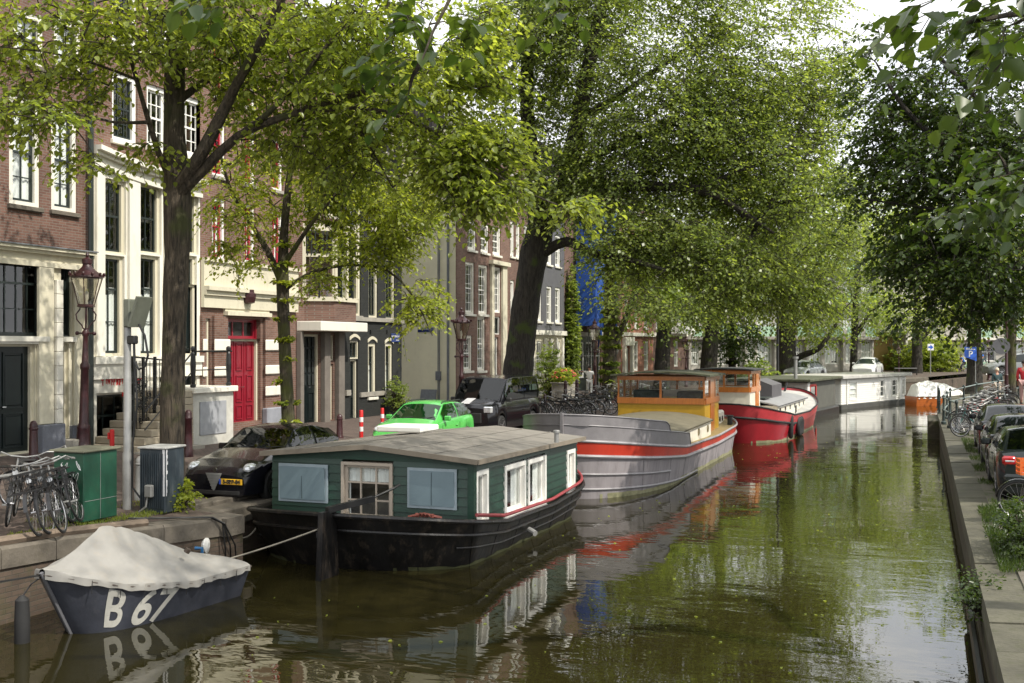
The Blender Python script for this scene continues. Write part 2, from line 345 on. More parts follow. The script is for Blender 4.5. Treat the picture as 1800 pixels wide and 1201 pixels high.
def strip_along(pts, wi, drop, z_off=0):
    """box section running along a quay edge: wi inwards (left of travel), drop downwards"""
    b = MB(); rings = []
    P = [Vector(p) for p in pts]
    for i, p in enumerate(P):
        d = (P[min(i+1, len(P)-1)] - P[max(i-1, 0)]); d.z = 0; d.normalize(); n = Vector((-d.y, d.x, 0))
        q = p + n * wi
        rings.append([(p.x, p.y, p.z+z_off), (q.x, q.y, q.z+z_off), (q.x, q.y, p.z-drop+z_off), (p.x, p.y, p.z-drop+z_off)])
    b.loft(rings); return b
# left quay: brick wall, capstones, each separate stone length cut by a joint
wallpts = [(x - .04, y, z - .3) for x, y, z in LQ]
tag(strip_along(wallpts, .6, 3).build('quay_wall', M['brickq']), 'long mossy brick quay wall along the left bank behind the moored boats', 'quay wall')
def dense(pts, step=1.3):
    o = []
    for a, b in zip(pts[:-1], pts[1:]):
        a, b = Vector(a), Vector(b); n = max(1, int((b-a).length/step))
        for k in range(n): o.append(tuple(a.lerp(b, k/n)))
    o.append(tuple(pts[-1])); return o
cap = MB(); dp = dense(LQ[:13]); random.seed(4)
for a, b_ in zip(dp[:-1], dp[1:]):
    a, b_ = Vector(a), Vector(b_); d = (b_-a); d.z = 0
    if d.length < .3: n = Vector((0, 1, 0)) ; L_ = d.length
    d.normalize(); n = Vector((-d.y, d.x, 0)); g = .006; j = random.uniform(-.008, .008)
    a2 = a + d*g; b2 = b_ - d*g; wv = n*.5
    cap.add([a2+Vector((0,0,-.30)), b2+Vector((0,0,-.30)), b2+wv+Vector((0,0,-.30)), a2+wv+Vector((0,0,-.30)),
             a2+Vector((0,0,j-.03)), b2+Vector((0,0,j-.03)), b2+wv+Vector((0,0,j+.012)), a2+wv+Vector((0,0,j+.012)),
             a2+n*.035+Vector((0,0,j+.012)), b2+n*.035+Vector((0,0,j+.012))],
            [(0,3,2,1),(0,1,5,4),(4,5,9,8),(8,9,6,7),(2,3,7,6),(1,2,6,9,5),(3,0,4,8,7)])
tag(cap.build('quay_capstones', M['capstone']), 'row of worn grey capstones along the left quay edge', 'kerb')
# weathered timber fender beam on the capstones near the small boat
fb = MB(); fb.tube([(-12.2, 2, 1.24), (-12.2, 11.6, 1.16), (-12.1, 12.8, 1.12), (-11.85, 14.4, 1.03)], .07, n=6)
tag(fb.build('timber_beam', mat('grey_timber', (.17, .13, .095), .85, var=.3, ns=6, stretch=(6, 1, 6), bump=.4)), 'grey timber beam lying along the quay edge behind the small covered boat', 'beam')
# raised kerb stones in front of the black car
kb = MB()
for k in range(3): kb.bevbox(-12.95 + .03*k, -12.55, 16.35 + k*.8, 17.12 + k*.8, .78, .99 - .02*k, .02)
tag(kb.build('kerb', M['capstone']), 'raised kerb stones in front of the black car on the left quay', 'kerb')

# right bank
RQ = [(.70, -8, .86), (.70, 20, .86), (.72, 40, .88), (.66, 53, .92), (1.3, 66, 1.1), (8, 76, 1.5), (20, 90, 1.6), (90, 160, 1.6)]
def gz_right(x, y):
    base = .9 + max(0, min(1, (y-30)/18)) * min(.65, .2 * max(0, x - 1.2)); return base
rb = MB(); ys = [-8, 0, 5, 10, 14, 18, 22, 26, 30, 34, 38, 42, 46, 50, 53, 58, 66]
rows = []
for y in ys:
    xq = float(np.interp(y, [p[1] for p in RQ], [p[0] for p in RQ]))
    rows.append([(x, y, gz_right(x, y)) for x in (xq+.5, xq+1.2, xq+2.2, xq+3.4, xq+5, xq+8, xq+14, 60, 200)])
rb.loft(rows, closed=False, cap=False)
rb.add([(1.8, 66, 1.1), (8, 75.6, 1.5), (20, 89.6, 1.6), (90, 159, 1.6), (200, 200, 1.6), (200, 66, 1.55), (8, 66, 1.5)], [tuple(range(7))])
def grassdirt():
    m, t, b = nodes('right_bank_ground'); L = t.links.new; N = t.nodes.new
    tcn = N('ShaderNodeTexCoord'); n = N('ShaderNodeTexNoise'); n.inputs['Scale'].default_value = 1.1; n.inputs['Detail'].default_value = 10; n.inputs['Roughness'].default_value = .7; L(tcn.outputs['Object'], n.inputs['Vector'])
    r = N('ShaderNodeValToRGB'); e = r.color_ramp.elements; e[0].position = .35; e[0].color = (.10, .085, .065, 1); e[1].position = .62; e[1].color = (.05, .065, .018, 1); x = e.new(.5); x.color = (.13, .115, .09, 1)
    L(n.outputs['Fac'], r.inputs['Fac']); L(r.outputs[0], b.inputs['Base Color']); b.inputs['Roughness'].default_value = .9
    n2 = N('ShaderNodeTexNoise'); n2.inputs['Scale'].default_value = 25; bp = N('ShaderNodeBump'); bp.inputs['Strength'].default_value = .5; bp.inputs['Distance'].default_value = .03; L(tcn.outputs['Object'], n2.inputs['Vector']); L(n2.outputs['Fac'], bp.inputs['Height']); L(bp.outputs[0], b.inputs['Normal'])
    return m
tag(rb.build('right_bank_street', grassdirt()), kind='structure')
mossy = brick('mossy_quay_brick', (.075, .06, .04), (.10, .085, .055), (.05, .045, .03), bw=.23, rh=.075, moss=.9, stain=.5)
def rstrip(pts, wi, z0, z1, m, name, label, cat):
    b = MB(); rings = []
    P = [Vector(p) for p in pts]
    for i, p in enumerate(P):
        d = (P[min(i+1, len(P)-1)] - P[max(i-1, 0)]); d.z = 0; d.normalize(); n = Vector((d.y, -d.x, 0)); q = p + n*wi
        rings.append([(p.x, p.y, p.z+z1), (q.x, q.y, p.z+z1), (q.x, q.y, p.z+z0), (p.x, p.y, p.z+z0)])
    b.loft(rings); return tag(b.build(name, m), label, cat)
rstrip([(x+.03, y, z) for x, y, z in RQ], .5, -3, -.28, mossy, 'quay_wall', 'dark green mossy quay wall of the right bank under the stone slabs', 'quay wall')
cap = MB(); dp = dense(RQ[:6], 1.15); random.seed(9)
for a, b_ in zip(dp[:-1], dp[1:]):
    a, b_ = Vector(a), Vector(b_); d = (b_-a); d.z = 0; d.normalize(); n = Vector((d.y, -d.x, 0)); j = random.uniform(-.01, .012)
    a2 = a + d*.008; b2 = b_ - d*.008; wv = n*(.62 + random.uniform(-.05, .05))
    cap.add([a2+Vector((0,0,-.28)), b2+Vector((0,0,-.28)), b2+wv+Vector((0,0,-.28)), a2+wv+Vector((0,0,-.28)),
             a2+Vector((0,0,j)), b2+Vector((0,0,j)), b2+wv+Vector((0,0,j+.03)), a2+wv+Vector((0,0,j+.03))],
            [(0,3,2,1),(0,1,5,4),(4,5,6,7),(2,3,7,6),(1,2,6,5),(3,0,4,7)])
tag(cap.build('quay_capstones', mat('right_capstone', (.085, .08, .055), .85, var=.35, ns=2, bump=.5, bs=20, dirt=.9, dirtcol=(.05, .055, .02))), 'broad worn stone slabs edging the right bank in the foreground', 'kerb')
# old waterline timber along the foot of the right quay
tb = MB(); tb.tube([(.55, 6, .35), (.58, 10, .3), (.6, 14, .34), (.62, 17, .3)], .045, n=6)
tag(tb.build('quay_pipe', M['blackiron']), 'rusty pipe fixed low along the right quay wall', 'pipe')
# stone ramp end where the right quay steps down
ns = MB(); ns.bevbox(.25, .72, 49, 53.2, -.6, .78, .03)
tag(ns.build('quay_buttress', mossy), 'mossy block jutting from the end of the right quay wall', 'buttress')
# ------------------------------------------------------------------ houses
class House:
    def __init__(s, name, origin, ang, label, cat='house', group=None):
        s.o = (origin[0], origin[1]); s.ang = ang
        s.root = empty(name, (origin[0], origin[1], 0), ang, label, cat, group)
        s.op = []
    def p(s, px, py): return on_line(px, py, s.o, s.ang)
    def rect(s, x0, x1, yt, yb):
        a0, _ = s.p(x0, yt); a1, _ = s.p(x1, yt); am = (x0 + x1) / 2
        return a0, a1, s.p(am, yb)[1], s.p(am, yt)[1]
    def box(s, name, a0, a1, y0, y1, z0, z1, m, parent=None, bev=0, mb=None):
        b = mb or MB()
        if bev: b.bevbox(a0, a1, y0, y1, z0, z1, bev)
        else: b.box(a0, a1, y0, y1, z0, z1)
        if mb is None: return b.build(name, m, parent or s.root)
    def wall(s, a0, a1, z0, z1, m, name='wall', y=0, thick=.28, ops=None):
        ops = s.op if ops is None else ops
        A = sorted(set([a0, a1] + [min(max(v, a0), a1) for o in ops for v in o[:2]]))
        Z = sorted(set([z0, z1] + [min(max(v, z0), z1) for o in ops for v in o[2:4]]))
        b = MB()
        def hole(a, z): return any(o[0] < a < o[1] and o[2] < z < o[3] for o in ops)
        solid = {}
        for i in range(len(A)-1):
            for j in range(len(Z)-1):
                if A[i+1]-A[i] < 1e-6 or Z[j+1]-Z[j] < 1e-6: continue
                if not hole((A[i]+A[i+1])/2, (Z[j]+Z[j+1])/2):
                    b.add([(A[i], y, Z[j]), (A[i+1], y, Z[j]), (A[i+1], y, Z[j+1]), (A[i], y, Z[j+1])], [(0, 1, 2, 3)])
        for (p0, p1, q0, q1) in [o[:4] for o in ops]:
            p0, p1, q0, q1 = max(p0, a0), min(p1, a1), max(q0, z0), min(q1, z1)
            if p1 <= p0 or q1 <= q0: continue
            b.add([(p0,y,q0),(p1,y,q0),(p1,y,q1),(p0,y,q1),(p0,y+thick,q0),(p1,y+thick,q0),(p1,y+thick,q1),(p0,y+thick,q1)], [(0,1,5,4),(1,2,6,5),(2,3,7,6),(3,0,4,7)])
        return b.build(name, m, s.root)
    def shell(s, a0, a1, z1, depth, m, roof=None, rise=0, ridge_par=True, rm=None):
        """side walls, back and roof"""
        b = MB(); b.add([(a0,0,0),(a0,depth,0),(a0,depth,z1),(a0,0,z1)], [(0,1,2,3)]); b.add([(a1,0,0),(a1,depth,0),(a1,depth,z1),(a1,0,z1)], [(0,1,2,3)])
        b.add([(a0,depth,0),(a1,depth,0),(a1,depth,z1),(a0,depth,z1)], [(0,1,2,3)])
        b.build('side_wall', m, s.root)
        r = MB()
        if rise: r.add([(a0,-.1,z1),(a1,-.1,z1),(a1,depth/2,z1+rise),(a0,depth/2,z1+rise),(a0,depth,z1),(a1,depth,z1)], [(0,1,2,3),(3,2,5,4),(0,3,4),(1,5,2)])
        else: r.box(a0, a1, 0.02, depth-.02, z1-.05, z1+.08)
        r.build('roof', rm or M['tile'], s.root)
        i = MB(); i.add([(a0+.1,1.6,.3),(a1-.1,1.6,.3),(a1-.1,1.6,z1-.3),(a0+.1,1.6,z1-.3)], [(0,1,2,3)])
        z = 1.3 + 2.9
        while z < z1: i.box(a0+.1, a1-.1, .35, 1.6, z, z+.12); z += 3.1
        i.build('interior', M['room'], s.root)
    def window(s, a0, a1, z0, z1, cols=2, rows=3, fm='frame_dark', om='palecream', casing=.10, inset=.10, cut=.55, curtain=None, sill='stone', mun=.028, proud=.0, curt_mat='curtain', arch=False, hole=True, cname='window', pane='glass'):
        """sash window: painted casing, sash with glazing bars, pane, sill"""
        if hole: s.op.append((a0, a1, z0, z1))
        f = MB()
        c = casing
        for q in ((a0, a0+c, z0, z1), (a1-c, a1, z0, z1), (a0+c, a1-c, z1-c, z1), (a0+c, a1-c, z0, z0+c*.8)): f.box(q[0], q[1], inset-.05-proud, inset+.14, q[2], q[3])
        fr = f.build(cname, M[om], s.root)
        g = MB(); i0, i1, j0, j1 = a0+c, a1-c, z0+c*.8, z1-c; t = .05
        zz = j0 + (j1-j0)*cut
        for q in ((i0, i0+t, j0, j1), (i1-t, i1, j0, j1), (i0+t, i1-t, j1-t, j1), (i0+t, i1-t, j0, j0+t*1.3), (i0+t, i1-t, zz-.025, zz+.03))[:5 if cut < 1 else 4]: g.box(q[0], q[1], inset+.02, inset+.07, q[2], q[3])
        for k in range(1, cols):
            x = i0 + (i1-i0)*k/cols; g.box(x-mun/2, x+mun/2, inset+.03, inset+.062, j0+t, j1-t)
        for k in range(1, rows):
            z = j0 + (j1-j0)*k/rows
            if abs(z-zz) > .12: g.box(i0+t, i1-t, inset+.033, inset+.060, z-mun/2, z+mun/2)
        g.build('sash', M[fm], fr)
        p = MB(); p.add([(i0+.01, inset+.05, j0+.01), (i1-.01, inset+.05, j0+.01), (i1-.01, inset+.05, j1-.01), (i0+.01, inset+.05, j1-.01)], [(0,1,2,3)]); p.build('pane', M[pane], fr)
        if curtain:
            k = MB()
            for (f0, f1, g0, g1) in curtain:
                n = max(3, int((i1-i0)*(f1-f0)/.04)); vs = []
                for q in range(n+1):
                    a = i0 + (i1-i0)*(f0+(f1-f0)*q/n); yy = inset+.10+.018*math.sin(q*1.9)+.01*math.sin(q*.7)
                    vs += [(a, yy, j0+(j1-j0)*g0), (a, yy, j0+(j1-j0)*g1)]
                k.add(vs, [(2*q, 2*q+2, 2*q+3, 2*q+1) for q in range(n)])
            k.build('curtain', M[curt_mat], fr)
        if sill:
            q = MB(); q.bevbox(a0-.06, a1+.06, -.09, inset-.03, z0-.11, z0-.003, .012); q.build('sill', M[sill], fr)
        return fr
    def door(s, a0, a1, z0, z1, m, leaves=1, panels=((.04,.36),(.40,.92)), inset=.16, frame='cream', glazed=None, handle=True, hole=True):
        if hole: s.op.append((a0, a1, z0, z1))
        d = MB(); d.box(a0+.07, a1-.07, inset, inset+.05, z0, z1-.07); w = (a1-a0-.14)/leaves
        for k in range(leaves):
            b0 = a0+.07+w*k; b1 = b0+w
            if k: d.box(b0-.008, b0+.008, inset-.02, inset, z0, z1-.07)
            for (p0, p1) in panels:
                q0 = z0+(z1-z0)*p0; q1 = z0+(z1-z0)*p1; e = .12*min(1, w/.8)+.03
                # raised and fielded panel: rails then a field
                for r in ((b0+e, b0+e+.03, q0, q1), (b1-e-.03, b1-e, q0, q1), (b0+e+.03, b1-e-.03, q0, q0+.03), (b0+e+.03, b1-e-.03, q1-.03, q1)): d.box(r[0], r[1], inset-.03, inset, r[2], r[3])
                d.bevbox(b0+e+.07, b1-e-.07, inset-.022, inset+.01, q0+.07, q1-.07, .015)
        o = d.build('door', m, s.root)
        f = MB()
        for q in ((a0, a0+.07, z0, z1), (a1-.07, a1, z0, z1), (a0+.07, a1-.07, z1-.07, z1)): f.box(q[0], q[1], inset-.08, inset+.08, q[2], q[3])
        f.build('door_frame', M[frame], o)
        if glazed:
            g = MB()
            for (f0, f1, g0, g1) in glazed:
                x0, x1, y0, y1 = a0+(a1-a0)*f0, a0+(a1-a0)*f1, z0+(z1-z0)*g0, z0+(z1-z0)*g1
                g.add([(x0,inset-.034,y0),(x1,inset-.034,y0),(x1,inset-.034,y1),(x0,inset-.034,y1)], [(0,1,2,3)])
            g.build('pane', M['doorglass'], o)
        if handle:
            h = MB(); zc = z0+(z1-z0)*.42; xc = (a0+a1)/2 + (w*.08 if leaves > 1 else -(a1-a0)*.32)
            h.tube([(xc, inset-.02, zc), (xc, inset-.09, zc), (xc+.1, inset-.09, zc)], .012, n=6); h.build('handle', M['chrome'], o)
        return o
    def finish(s, walls):
        for a in walls: s.wall(*a)
M['doorglass'] = mat('dark_door_glass', (.03, .035, .035), .05, var=.3, spec=.9)

# ---- house with big dark doors (far left)
yc = lambda px: on_line(px, 600, (FX, 0), R(90))[0]
h = House('brick_house', (FX, 12.5), R(90), 'brown brick canal house with tall dark doors in a cream ground floor')
A = lambda px: h.p(px, 600)[0]
Z = lambda px, py: h.p(px, py)[1]
aE = A(158)
zl = Z(60, 596); zc = Z(60, 437)
h.window(*h.rect(-6, 78, 447, 592), cols=4, rows=3, om='frame_dark', casing=.05, inset=.12, cut=.66, sill=None, curtain=None)
h.window(*h.rect(-100, -14, 447, 592), cols=4, rows=3, om='frame_dark', casing=.05, inset=.12, cut=.66, sill=None)
h.window(*h.rect(107, 126, 458, 592), cols=1, rows=3, om='frame_dark', casing=.05, inset=.12, cut=.66, sill=None)
base = Z(60, 792)
h.door(A(-92), A(-62), base, Z(60, 604), M['darkdoor'], 1)
h.door(A(-58), A(62), base, Z(60, 604), M['darkdoor'], 2)
h.door(A(104), A(121), base+.22, Z(110, 604), M['darkdoor'], 1)
g0 = [tuple(o) for o in h.op]
for (x0, x1, yt, yb) in ((16, 70, 172, 362), (90, 135, 190, 372), (24, 76, 22, 112), (95, 142, 36, 122), (-75, -22, 160, 352), (-70, -14, 8, 100)):
    h.window(*h.rect(x0, x1, yt, yb), cols=2, rows=4, casing=.13, inset=.08, om='palecream', sill='capstone', curtain=[(.02, .98, .03, .97)], cut=.5)
h.wall(-6, aE, .5, zc, M['cream'], 'ground_floor', ops=g0)
h.wall(-6, aE, zc, 17, M['brick1'], 'wall')
h.shell(-6, aE, 17, 10, M['brick1'])
b = MB()
# cornice between ground floor and brick, stepped profile
for (d, z0, z1) in ((.10, zc-.42, zc-.30), (.05, zc-.30, zc-.12), (.16, zc-.12, zc-.04), (.24, zc-.04, zc+.03)): b.box(-6, aE-.02, -d, -.003, z0, z1)
b.build('cornice', M['cream'], h.root)
b = MB(); b.box(-6, aE, -.28, -.003, zc+.034, zc+.065); b.build('lead_flashing', M['lead'], h.root)
b = MB(); b.box(-6, A(80), -.14, -.003, zl-.06, zl+.06); b.box(-6, A(80), -.08, -.003, zl-.12, zl-.06); b.box(A(104), A(128), -.14, -.003, zl-.06, zl+.06); b.build('lintel', M['palecream'], h.root)
b = MB(); b.bevbox(A(64), A(90), -.10, -.003, base+.6, zc-.43, .012); b.bevbox(A(128), A(150), -.06, -.003, base+.5, zc-.43, .012); b.split('pilaster', M['cream'], h.root)
b = MB()
z = base+.6
while z < zc-.7: b.bevbox(A(91.5), A(102.5), -.16, -.003, z, z+.335, .008); z += .345
b.build('stone_pilaster', M['palecream'], h.root)
b = MB(); b.bevbox(A(63), A(103.5), -.22, -.003, base-.2, base+.59, .02); b.box(A(122), A(152), -.12, -.003, base-.1, base+.5); b.split('plinth', mat('blue_grey_stone', (.15, .16, .19), .7, bump=.3, dirt=.3), h.root)
b = MB(); b.bevbox(A(104), A(124), -.45, -.003, base-.1, base+.2, .02); b.build('doorstep', M['stone'], h.root)
b = MB(); b.tube([(aE-.12, -.14, .9), (aE-.12, -.14, 16.8)], .07, n=8); b.build('drainpipe', M['frame_dark'], h.root)
b = MB(); b.box(-6, aE, -.5, .05, 16.7, 17.15); b.build('roof_cornice', M['palecream'], h.root)

# ---- cream fronted house with tall windows and basement gate
yB1 = yc(158.5); yB2 = yc(352)
h = House('brick_house', (FX, yB1), R(90), 'brick house with cream lower front and tall narrow windows above a black basement gate')
aE = A(352) - .01
for (x0, x1) in ((182, 222), (244, 284), (317, 349)):
    h.window(*h.rect(x0, x1, 316 + (x0-182)*.13, 447), cols=2, rows=2, casing=.09, inset=.14, cut=.52, sill=None, om='cream')
    h.window(*h.rect(x0-2, x1-3, 449, 626), cols=2, rows=3, casing=.09, inset=.14, cut=.68, sill=None, om='cream', curtain=[(.05, .6, .02, .62), (.62, .95, .02, .70)])
zc2 = Z(250, 300); za = Z(250, 628); zb = Z(250, 660)
b0 = Z(250, 792)
h.window(*h.rect(170, 236, 690, 780), cols=3, rows=2, casing=.06, inset=.2, om='palecream', sill=None)
h.window(*h.rect(243, 262, 700, 775), cols=2, rows=2, casing=.06, inset=.2, om='palecream', sill=None)
h.door(A(322), A(346), Z(335, 690), Z(335, 500), M['darkdoor'], 1)
ops2 = list(h.op)
for (x0, x1, yt, yb) in ((197, 242, 130, 250), (258, 298, 152, 262), (320, 358, 172, 276), (197, 242, -20, 80), (258, 298, 10, 100)):
    h.window(*h.rect(x0, x1, yt, yb), cols=3, rows=4, casing=.13, inset=.12, om='white', sill='palecream', cut=.5, fm='white' if yt > 150 else 'frame_dark')
h.wall(0.01, aE, .5, zc2, M['palecream'], 'lower_front', ops=ops2)
h.wall(0.01, aE, zc2, 16.2, M['brick2'], 'wall')
h.shell(0.01, aE, 16.2, 10, M['brick2'], rise=0)
b = MB(); n = 12
for (d, dz0, dz1) in ((.12, -.42, -.30), (.07, -.30, -.14), (.2, -.14, -.05), (.34, -.05, .07)):   # the old cornice sags in the middle
    ringsA = []
    for k in range(n+1):
        a = .02 + (aE-.04)*k/n; s_ = -.10*math.sin(math.pi*k/n) + .28 - .28*k/n
        ringsA.append([(a, -d, zc2+dz0+s_), (a, -.003, zc2+dz0+s_), (a, -.003, zc2+dz1+s_), (a, -d, zc2+dz1+s_)])
    b.loft(ringsA)
b.build('cornice', M['palecream'], h.root)
b = MB(); b.box(.02, aE-.02, -.16, -.003, za-.16, za+.02); b.box(.02, aE-.02, -.09, -.003, zb-.06, za-.16); b.box(A(240), A(268), -.2, -.003, Z(250,690)-.02, Z(250,690)+.16); b.build('string_course', M['palecream'], h.root)
b = MB()
for (x0, x1) in ((166, 181), (224, 243), (287, 315)): b.bevbox(A(x0), A(x1), -.09, -.003, za+.03, zc2-.3, .015)
b.split('pilaster', M['palecream'], h.root)
# red dripping lettering above the basement window
b = MB(); random.seed(5)
zt = Z(215, 653); zb_ = Z(215, 668)
xs = [(177.5, 182), (186, 190), (190.5, 194), (195, 198), (199, 202.5), (203.5, 207), (207.8, 212), (213, 218), (234, 237.6), (238.5, 241), (241.6, 245), (245.3, 248)]
for (x0, x1) in xs:
    a0, a1 = A(x0), A(x1); b.box(a0, a1, -.006-.005, -.004, zb_, zt)
    for k in range(3):
        aa = a0 + (a1-a0)*random.random()*.8; b.box(aa, aa+.02, -.0095, -.004, zb_-random.uniform(.03, .14), zb_)
for x in (182, 190, 207, 218): b.box(A(x-4.5), A(x-.2), -.009, -.0035, zt-.05, zt+.01)
b.build('lettering', mat('signal_red', (.62, .01, .012), .5, var=.1), h.root)
b = MB(); b.box(A(214), A(219), -.03, -.003, Z(215, 697), Z(215, 690)); b.build('mailbox', M['red'], h.root)

# basement gate: wrought iron with scrolls, a thing of its own in front of the wall
gt = empty('iron_gate', (FX+1.05, yc(163), left_ground_z(20)-.12), R(90), 'black wrought iron basement gate with scrolls under the red lettering', 'gate')
L_ = yc(244) - yc(163); H = 2.35
b = MB()
for x in (0, L_*.14, L_*.36, L_*.62, L_*.98): b.box(x-.03, x+.03, -.03, .03, 0, H)
b.build('post', M['blackiron'], gt)
b = MB(); b.tube([(0, 0, H), (L_*.3, 0, H-.02), (L_, 0, H-.12)], .022, n=6); b.tube([(0, 0, .15), (L_, 0, .15)], .018, n=6); b.tube([(0, 0, H*.55), (L_, 0, H*.55)], .014, n=6)
x = .12
while x < L_-.05: b.tube([(x, 0, .1), (x, 0, H-.1)], .012, n=5); x += .125
b.build('bars', M['blackiron'], gt)
b = MB(); random.seed(3)
def curl(b, cx, cz, r, turns=1.6, sgn=1, a0=0, n=16, th=.012):
    b.tube([(cx+sgn*r*(1-.8*k/n)*math.cos(a0+turns*2*math.pi*k/n), -.02, cz+r*(1-.8*k/n)*math.sin(a0+turns*2*math.pi*k/n)) for k in range(n+1)], th, n=5)
for i in range(46):
    curl(b, random.uniform(.1, L_-.15), random.uniform(.3, H-.35), random.uniform(.06, .13), sgn=random.choice((-1, 1)), a0=random.uniform(0, 6))
for x in (L_*.08, L_*.8):
    b.tube([(x+.04*math.sin(k*.9), -.02, .15+k*.11) for k in range(19)], .016, n=5)
b.build('scrollwork', M['blackiron'], gt)

# stoop: stone steps climbing along the front to a landing with a white cupboard
ycs = lambda px: on_line(px, 600, (FX+1.5, 0), R(90))[0]
stp = empty('stoop', (FX, ycs(238), 0), R(90), 'stone front steps climbing to a landing with white panelled side and grey hatch', 'steps')
Ls = ycs(338) - ycs(238)
b = MB(); zg = 1.28; ztop = zg+1.5
nst = 8; run = Ls/nst
for k in range(nst): b.bevbox(k*run*.92+.02, Ls, -1.55+.002*k, -.02, zg+(k)*.185-.2 if k == 0 else zg+k*.185-.0, zg+(k+1)*.185-.01, .012)
b.build('steps', mat('worn_sandstone', (.36, .31, .23), .8, var=.15, bump=.25, dirt=.3), stp)
Ll = ycs(410) - ycs(238)
b = MB(); b.box(Ls+.01, Ll, -1.5, -.02, zg-.3, ztop-.12); b.build('side_panel', mat('off_white_stoop', (.50, .49, .44), .6, dirt=.35, dirtcol=(.3, .28, .22)), stp)
b = MB(); b.bevbox(Ls-.04, Ll+.08, -1.62, -.01, ztop-.12, ztop+.04, .02); b.build('landing', M['palecream'], stp)
b = MB(); b.bevbox(Ls+.3, Ll-.35, -1.53, -1.502, zg+.25, ztop-.35, .008); hp = b.build('hatch', mat('grey_paint', (.30, .31, .33), .6), stp)
b = MB(); b.box(-.1, Ls+.0, -1.9, -1.55, zg-.25, zg+.05); b.build('bottom_slab', M['stone'], stp)
b = MB()
for x in (Ls+.1, Ll-.15):
    b.lathe([(.05,0),(.08,.02),(.08,.08),(.05,.1),(.06,.2),(.08,.6),(.06,.9),(.04,.95),(.07,1.0),(.07,1.06),(.03,1.1)], (x, -1.45, ztop+.04), n=10)
b.tube([(Ls+.1, -1.45, ztop+1.0), (Ll, -1.45, ztop+1.0)], .025, n=6); b.tube([(Ls+.1, -1.45, ztop+.5), (Ll-.15, -1.45, ztop+.5)], .018, n=6)
b.tube([(Ls+.1, -1.45, ztop+1.0), (.4, -1.45, zg+1.0)], .022, n=6); b.tube([(Ls+.1, -1.45, ztop+.5), (.4, -1.45, zg+.55)], .016, n=6)
b.build('railing', M['blackiron'], stp)

# ---- brick and sandstone house with the dark red doors
h = House('brick_house', (FX, yB2), R(90), 'house of brick and cream stone bands with a large dark red triple door')
aE = A(520) - .01
bz = Z(430, 742)
h.door(A(399), A(458), bz, Z(430, 596), M['reddoor'], 3, panels=((.03,.2),(.24,.56),(.62,.95)), frame='cream', inset=.2)
h.window(*h.rect(399, 458, 561, 596), cols=3, rows=1, fm='reddoor', om='reddoor', casing=.04, inset=.2, sill=None, mun=.06, cut=2)
h.door(A(358), A(370), Z(365, 690), Z(365, 560), M['reddoor'], 1, panels=((.1,.5),(.55,.9)))
for (x0, x1, yt, yb) in ((373, 397, 348, 456), (430, 449, 360, 462), (478, 498, 372, 468)):
    h.window(*h.rect(x0, x1, yt, yb), cols=2, rows=2, fm='redframe', om='white', casing=.1, inset=.12, curtain=[(.05, .95, 0, .8)], sill='stone')
for (x0, x1, yt, yb) in ((373, 397, 210, 310), (430, 449, 230, 325), (478, 498, 245, 335), (373, 397, 70, 170), (430, 449, 96, 190)):
    h.window(*h.rect(x0, x1, yt, yb), cols=2, rows=3, fm='redframe', om='white', casing=.1, inset=.12, sill='stone')
h.wall(0, aE, .5, 15.5, M['brick2']); h.shell(0, aE, 15.5, 10, M['brick2'], rise=3)
b = MB()
z1, z2 = Z(430, 468), Z(430, 509)
b.box(0.02, aE-.02, -.12, -.003, z2, z1); b.box(0.02, aE-.02, -.30, -.003, z2-.12, z2); b.box(.02, aE-.02, -.2, -.003, z2-.26, z2-.12)
b.box(.02, aE-.02, -.12, -.003, z2-.62, z2-.26); b.box(.02, aE-.02, -.2, -.003, z1, z1+.1)
b.box(A(392), A(470), -.18, -.003, Z(430, 556), Z(430, 556)+.12); b.box(A(392), A(470), -.08, -.003, Z(430,556)+.12, Z(430,541))
b.split('stone_band', M['cream'], h.root)
b = MB()
for (x0, x1) in ((351, 356.5), (372, 396), (462, 486)):
    b.box(A(x0), A(x1), -.1, -.003, bz-.1, Z(430, 541)-.3)
b.split('pier', M['brick2'], h.root)
b = MB()
for (x0, x1) in ((351, 357), (371, 397), (461, 487)):
    for (q0, q1) in ((597, 617), (643, 660), (681, 699)):
        b.bevbox(A(x0)-.02, A(x1)+.02, -.17, -.102, Z(430, q1), Z(430, q0), .03)
b.split('stone_block', M['palecream'], h.root)
b = MB(); b.bevbox(A(460), A(489), -.22, -.003, bz-.2, bz+.38, .03); b.split('plinth', mat('blue_grey_stone2', (.24, .25, .28), .7, bump=.3), h.root)
b = MB(); b.lathe([(.03,-.02),(.16,.02),(.2,.2),(.2,.3),(.14,.34),(.14,.42)], (A(428), -.22, Z(430, 534)), n=10); b.build('carved_bracket', M['maroon'], h.root)

# ---- house with bay window over dark doors
yB3 = yc(520); yB4 = yc(606); yB5 = yc(706)
h = House('brick_house', (FX, yB3), R(90), 'brick house with a cream framed bay window above tall dark double doors')
aE = A(606) - .01; bz = Z(560, 746)
h.door(A(527), A(562), bz, Z(545, 588), M['darkdoor'], 2, panels=((.05,.36),), glazed=[(.12+.215*i, .26+.215*i, .44+.14*j, .56+.14*j) for i in (0, 1, 2, 3) for j in (0, 1, 2, 3)], frame='cream')
h.door(A(575), A(586), bz+.1, Z(580, 640), M['darkdoor'], 1, panels=((.05,.5),))
h.window(*h.rect(574, 587, 590, 634), cols=1, rows=1, fm='frame_dark', om='cream', casing=.06, sill=None, cut=2)
for (x0, x1, yt, yb) in ((535, 560, 300, 375), (572, 596, 305, 380), (535, 560, 200, 270), (572, 596, 210, 278)):
    h.window(*h.rect(x0, x1, yt, yb), cols=2, rows=2, om='cream', sill='stone')
